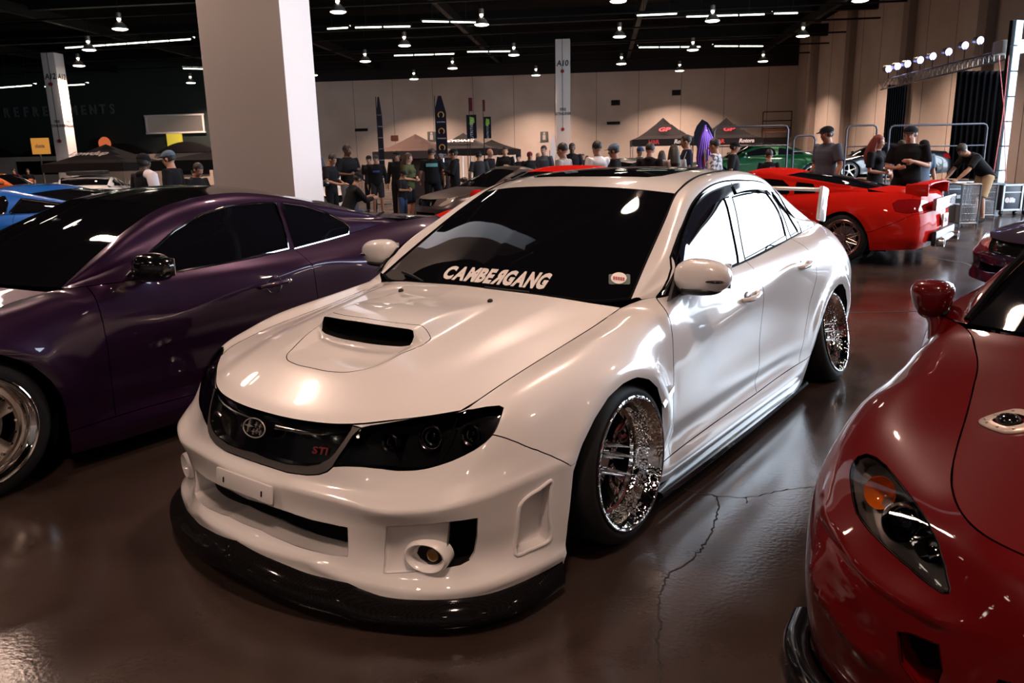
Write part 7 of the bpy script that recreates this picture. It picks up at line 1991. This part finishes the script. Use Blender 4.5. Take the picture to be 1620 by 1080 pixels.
# ------------------------------------------------------------------ stage on the right: deck, rails, curtains, truss with lamps
def bar_from(px): return [at_depth(u, v, D) for u, v, D in px]
M['rail'] = mat('rail_steel', (.06, .06, .075), .4, metal=.6)
sx0, sx1, sy0, sy1 = 3.2, 11.6, 21.6, 27.6
hd_ = MB().box(((sx0 + sx1) / 2, (sy0 + sy1) / 2, .36), (sx1 - sx0, sy1 - sy0, .10)).box(((sx0 + sx1) / 2, sy0 + .03, .16), (sx1 - sx0, .04, .32))
stage = hd_.build('stage', M['plastic']); stage.matrix_world = HR; tag(stage, 'low black display stage along the right side, behind the crowd', 'stage')
def rail(u0, u1, vt, vm, D, label, z0=.41):
    a, b = at_depth(u0, vt, D), at_depth(u1, vt, D); m0, m1 = at_depth(u0, vm, D), at_depth(u1, vm, D)
    b.z = a.z; m1.z = m0.z
    o = empty('guard_rail', (a.x, a.y, z0), 0, label, 'rail'); A0 = Vector((0, 0, 0)); B0 = Vector((b.x - a.x, b.y - a.y, 0)); h = a.z - z0; dd = B0.normalized()
    MB().tube([A0, Vector((0, 0, h - .12)), Vector((dd.x * .04, dd.y * .04, h - .03)), Vector((dd.x * .12, dd.y * .12, h)), B0 + Vector((-dd.x * .12, -dd.y * .12, h)), B0 + Vector((-dd.x * .04, -dd.y * .04, h - .03)), B0 + Vector((0, 0, h - .12)), B0], .028, 8).build('frame', M['rail'], o)
    MB().tube([Vector((0, 0, m0.z - z0)), B0 + Vector((0, 0, m0.z - z0))], .02, 6).build('cross_bar', M['rail'], o)
    return o
rail(1130,1247,201,232,22.4,'wide stage guard rail in front of the green show car')
rail(1340,1388,199,232,22.6,'narrow stage guard rail behind the red haired woman')
rail(1408,1562,199,233,22.3,'wide stage guard rail on the right in front of the black curtain')
rail(1256,1290,215,240,22.6,'short stage rail left of the grey shirted man')
# curtains
M['curtain'] = cloth('curtain_black', (.008, .008, .010))
def curtain(u0, u1, v0, v1, D0, D1, label):
    a, b = at_depth(u0, v0, D0), at_depth(u1, v0, D1); z0 = .42; n = 60; V = []
    dr = (b - a); nx = Vector((-dr.y, dr.x, 0)).normalized()
    for i in range(n + 1):
        t = i / n; p = a.lerp(b, t)
        for z in (p.z, z0): V.append(p * 1 + nx * .07 * math.sin(t * n * .9) - Vector((0, 0, p.z - z)))
    o = mesh('curtain', V, [(2 * i, 2 * i + 1, 2 * i + 3, 2 * i + 2) for i in range(n)], M['curtain'], None, True)
    so_ = o.modifiers.new('t', 'SOLIDIFY'); so_.thickness = .01
    return tag(o, label, 'curtain')
curtain(1405,1436,134,240,27.2,26.8,'narrow black curtain hanging at the left end of the lamp truss')
curtain(1515,1598,112,240,25.4,24.2,'wide black curtain hanging under the right half of the lamp truss')
# truss
A0, B0 = at_depth(1398, 127, 27.2), at_depth(1602, 76, 23.6)
tr0 = empty('lighting_truss', (0, 0, 0), 0, 'long grey lighting truss rising to the right above the stage', 'truss')
off = [Vector((0, 0, 0)), Vector((0, .34, 0)), Vector((0, .17, -.30))]
for k, o_ in enumerate(off): MB().tube([A0 + o_, B0 + o_], .028, 6).build('chord', M['steel'], tr0)
zz = MB(); n = 26
for i in range(n):
    p, q = A0.lerp(B0, i / n), A0.lerp(B0, (i + 1) / n); m_ = A0.lerp(B0, (i + .5) / n)
    zz.tube([p + off[0], m_ + off[2], q + off[0]], .012, 5); zz.tube([p + off[1], m_ + off[2], q + off[1]], .012, 5); zz.tube([p + off[0], q + off[1]], .012, 5)
zz.build('lacing', M['steel'], tr0)
for e, nm in ((A0, 'a'), (B0, 'b')):
    if nm == 'b': MB().tube([(e.x, e.y + .17, e.z), (e.x, e.y + .17, 0)], .06, 8).build('upright', M['beam'], tr0)
M['stagelamp'] = mat('stage_lamp_glow', (1, 1, 1), .4, emit=(.42, .42, 1.0), estr=9.0)
for k, (u, v) in enumerate(((1406,109),(1420,105),(1436,101),(1456,95),(1476,89),(1501,82),(1527,72),(1551,64))):
    t = (u - 1398) / 204.0; p = A0.lerp(B0, t); D = p.y * _cp + 0 ; 
    pp = at_depth(u, v, (Vector((p.x, p.y, p.z)) - Vector((0, 0, CAMH))).dot(_fw))
    o = empty('stage_lamp', pp, 0, ['leftmost stage lamp', 'second stage lamp from the left', 'third stage lamp from the left', 'fourth stage lamp from the left', 'fifth stage lamp from the left', 'sixth stage lamp from the left', 'stage lamp next to the rightmost', 'rightmost stage lamp'][k] + ', black can with bluish glow on the truss', 'stage lamp', 'stage lamps on the truss')
    Rr = Matrix.Rotation(R(-35), 4, 'Y') @ Matrix.Rotation(R(100), 4, 'X')
    MB().lathe([(.13, .0), (.13, -.04), (.11, -.24), (.06, -.30), (0, -.30)], 16, 0, xf=Rr).build('can', M['plastic'], o)
    MB().lathe([(0, .004), (.115, .004)], 16, 0, xf=Rr).build('lens', M['stagelamp'], o)
    MB().tube([(0, 0, 0), (.02, .02, -(pp.z - p.z) if pp.z > p.z else .1)], .015, 5).build('bracket', M['beam'], o)
# truss motor box, pale column of screens on the far right
mb_ = at_depth(1597, 75, 23.4); bx = MB().box((0, 0, 0), (.75, .5, .38), bev=.03).build('control_box', CL['white'], None, mb_); tag(bx, 'white control box at the right end of the lamp truss', 'box')
lt0 = at_depth(1608, 60, 22.8)
lo_ = empty('screen_tower', (lt0.x, lt0.y, 0), R(20), 'tall narrow tower of pale blue-white panels at the right edge', 'tower')
M['panelblue'] = mat('pale_panel', (.35, .45, .55), .4)
zt = lt0.z + .5
for k in range(7):
    z0 = k * zt / 7; MB().box((0, 0, z0 + zt / 14), (.28, .12, zt / 7 - .04), bev=.01).build('panel', M['panelblue'], lo_)
MB().box((.02, .12, zt / 2), (.30, .10, zt)).build('tower_frame', M['beam'], lo_)
# cables beside the tower
for (u0, u1, D, mm, lb) in ((1596,1572,22,'redc','thin red cable hanging from the control box'),(1580,1593,22.2,'redc','second thin red cable hanging beside the tower')):
    if mm not in M: M[mm] = mat('red_cable', (.35, .03, .03), .5)
    a, b = at_depth(u0, 88, D), at_depth(u1, 268, D); c_ = MB().tube([a, a.lerp(b, .5) + Vector((.05, 0, -.05)), Vector((b.x, b.y, .47))], .012, 5).build('cable', M[mm]); tag(c_, lb, 'cable')
# flight cases and pale barrier crates
M['caseb'] = mat('case_blue', (.012, .018, .035), .4); M['alu'] = mat('aluminium_edge', (.36, .38, .41), .5, metal=.8)
def case(u0, u1, v0, D, label, txt):
    a, b = at_depth(u0, v0, D), at_depth(u1, v0, D); w = b.x - a.x; h = a.z
    o = empty('flight_case', ((a.x + b.x) / 2, (a.y + b.y) / 2, 0), 0, label, 'case')
    MB().box((0, 0, .10 + (h - .10) / 2), (w, .7, h - .10), bev=.02).build('shell', M['caseb'], o)
    fr = MB()
    for sx in (-1, 1):
        fr.box((sx * w / 2, -.35, .10 + (h - .1) / 2), (.035, .04, h - .1))
    fr.box((0, -.35, .12), (w, .04, .035)).box((0, -.35, h), (w, .04, .035)).box((0, -.355, .1 + (h - .1) * .72), (w, .015, .02)); fr.build('metal_edging', M['alu'], o)
    MB().box((0, -.365, .1 + (h - .1) * .4), (.10, .02, .08)).build('latch', M['alu'], o)
    for sx in (-1, 1): MB().tube([(sx * w * .38 - .02, -.25, .05), (sx * w * .38 + .02, -.25, .05)], .05, 12).build('wheel', M['plastic'], o)
    if txt: sign_text('lettering', txt, M['white_ink'], (-w * .18, -.372, .1 + (h - .1) * .45), (1, 0, 0), (0, 0, 1), .20, o, bold=.008)
    return o
case(1573,1602,292,16.6,'dark blue flight case with white letters, right edge behind the crates','en')
case(1608,1652,292,16.6,'dark blue flight case cut by the right edge of the frame','')
case(1480,1530,288,18.2,'dark flight case behind the bending man',None)
def crate(u0, u1, vt, D, label):
    a, b = at_depth(u0, vt, D), at_depth(u1, vt, D); w = abs(b.x - a.x); h = a.z
    o = empty('wire_crate', ((a.x + b.x) / 2, (a.y + b.y) / 2, 0), R(-8), label, 'crate'); fr = MB()
    for (x0, y0, x1, y1) in ((-w / 2, -.3, w / 2, -.3), (-w / 2, .3, w / 2, .3), (-w / 2, -.3, -w / 2, .3), (w / 2, -.3, w / 2, .3)):
        for z in (.08, h): fr.tube([(x0, y0, z), (x1, y1, z)], .018, 5)
        fr.tube([(x0, y0, 0), (x0 * 1.08, y0, h)], .018, 5); fr.tube([(x1, y1, 0), (x1 * 1.08, y1, h)], .018, 5)
    fr.build('frame', M['alu'], o); ms = MB()
    for k in range(12):
        x = -w / 2 + w * (k + .5) / 12; ms.tube([(x, -.3, .08), (x, -.3, h)], .006, 4)
    for k in range(6):
        z = .08 + (h - .08) * (k + .5) / 6; ms.tube([(-w / 2, -.3, z), (w / 2, -.3, z)], .006, 4)
    ms.build('wire_mesh', M['alu'], o); MB().box((0, 0, h * .3), (w * .94, .5, h * .45)).build('liner', mat('liner', (.28, .32, .36), .6), o)
    return o
crate(1514,1540,291,14.2,'pale wire crate under the bending man hands')
crate(1547,1567,291,15.8,'pale wire crate between the bending man and the flight case')
# black scissor lift platform in the far right corner
a = on_wall(1226, 200, YB - 2.5); sl = empty('lift_platform', HR @ Vector((a.x, YB - 2.5, 0)), HALL_A, 'black lift platform with rails in the far corner of the hall', 'lift')
MB().box((0, 0, 1.2), (1.7, 1.2, 2.4)).build('lift_body', M['beam'], sl); lr = MB()
for z in (3.0, 3.5, 4.1): lr.tube([(-.95, -.6, z), (.95, -.6, z)], .035, 5)
for x in (-.95, .95): lr.tube([(x, -.6, 2.4), (x, -.6, 4.1)], .035, 5)
lr.build('lift_rails', M['beam'], sl); MB().box((0, 0, 2.9), (1.7, .9, .35)).build('lift_deck', mat('lift_deck', (.16, .08, .05), .7), sl)
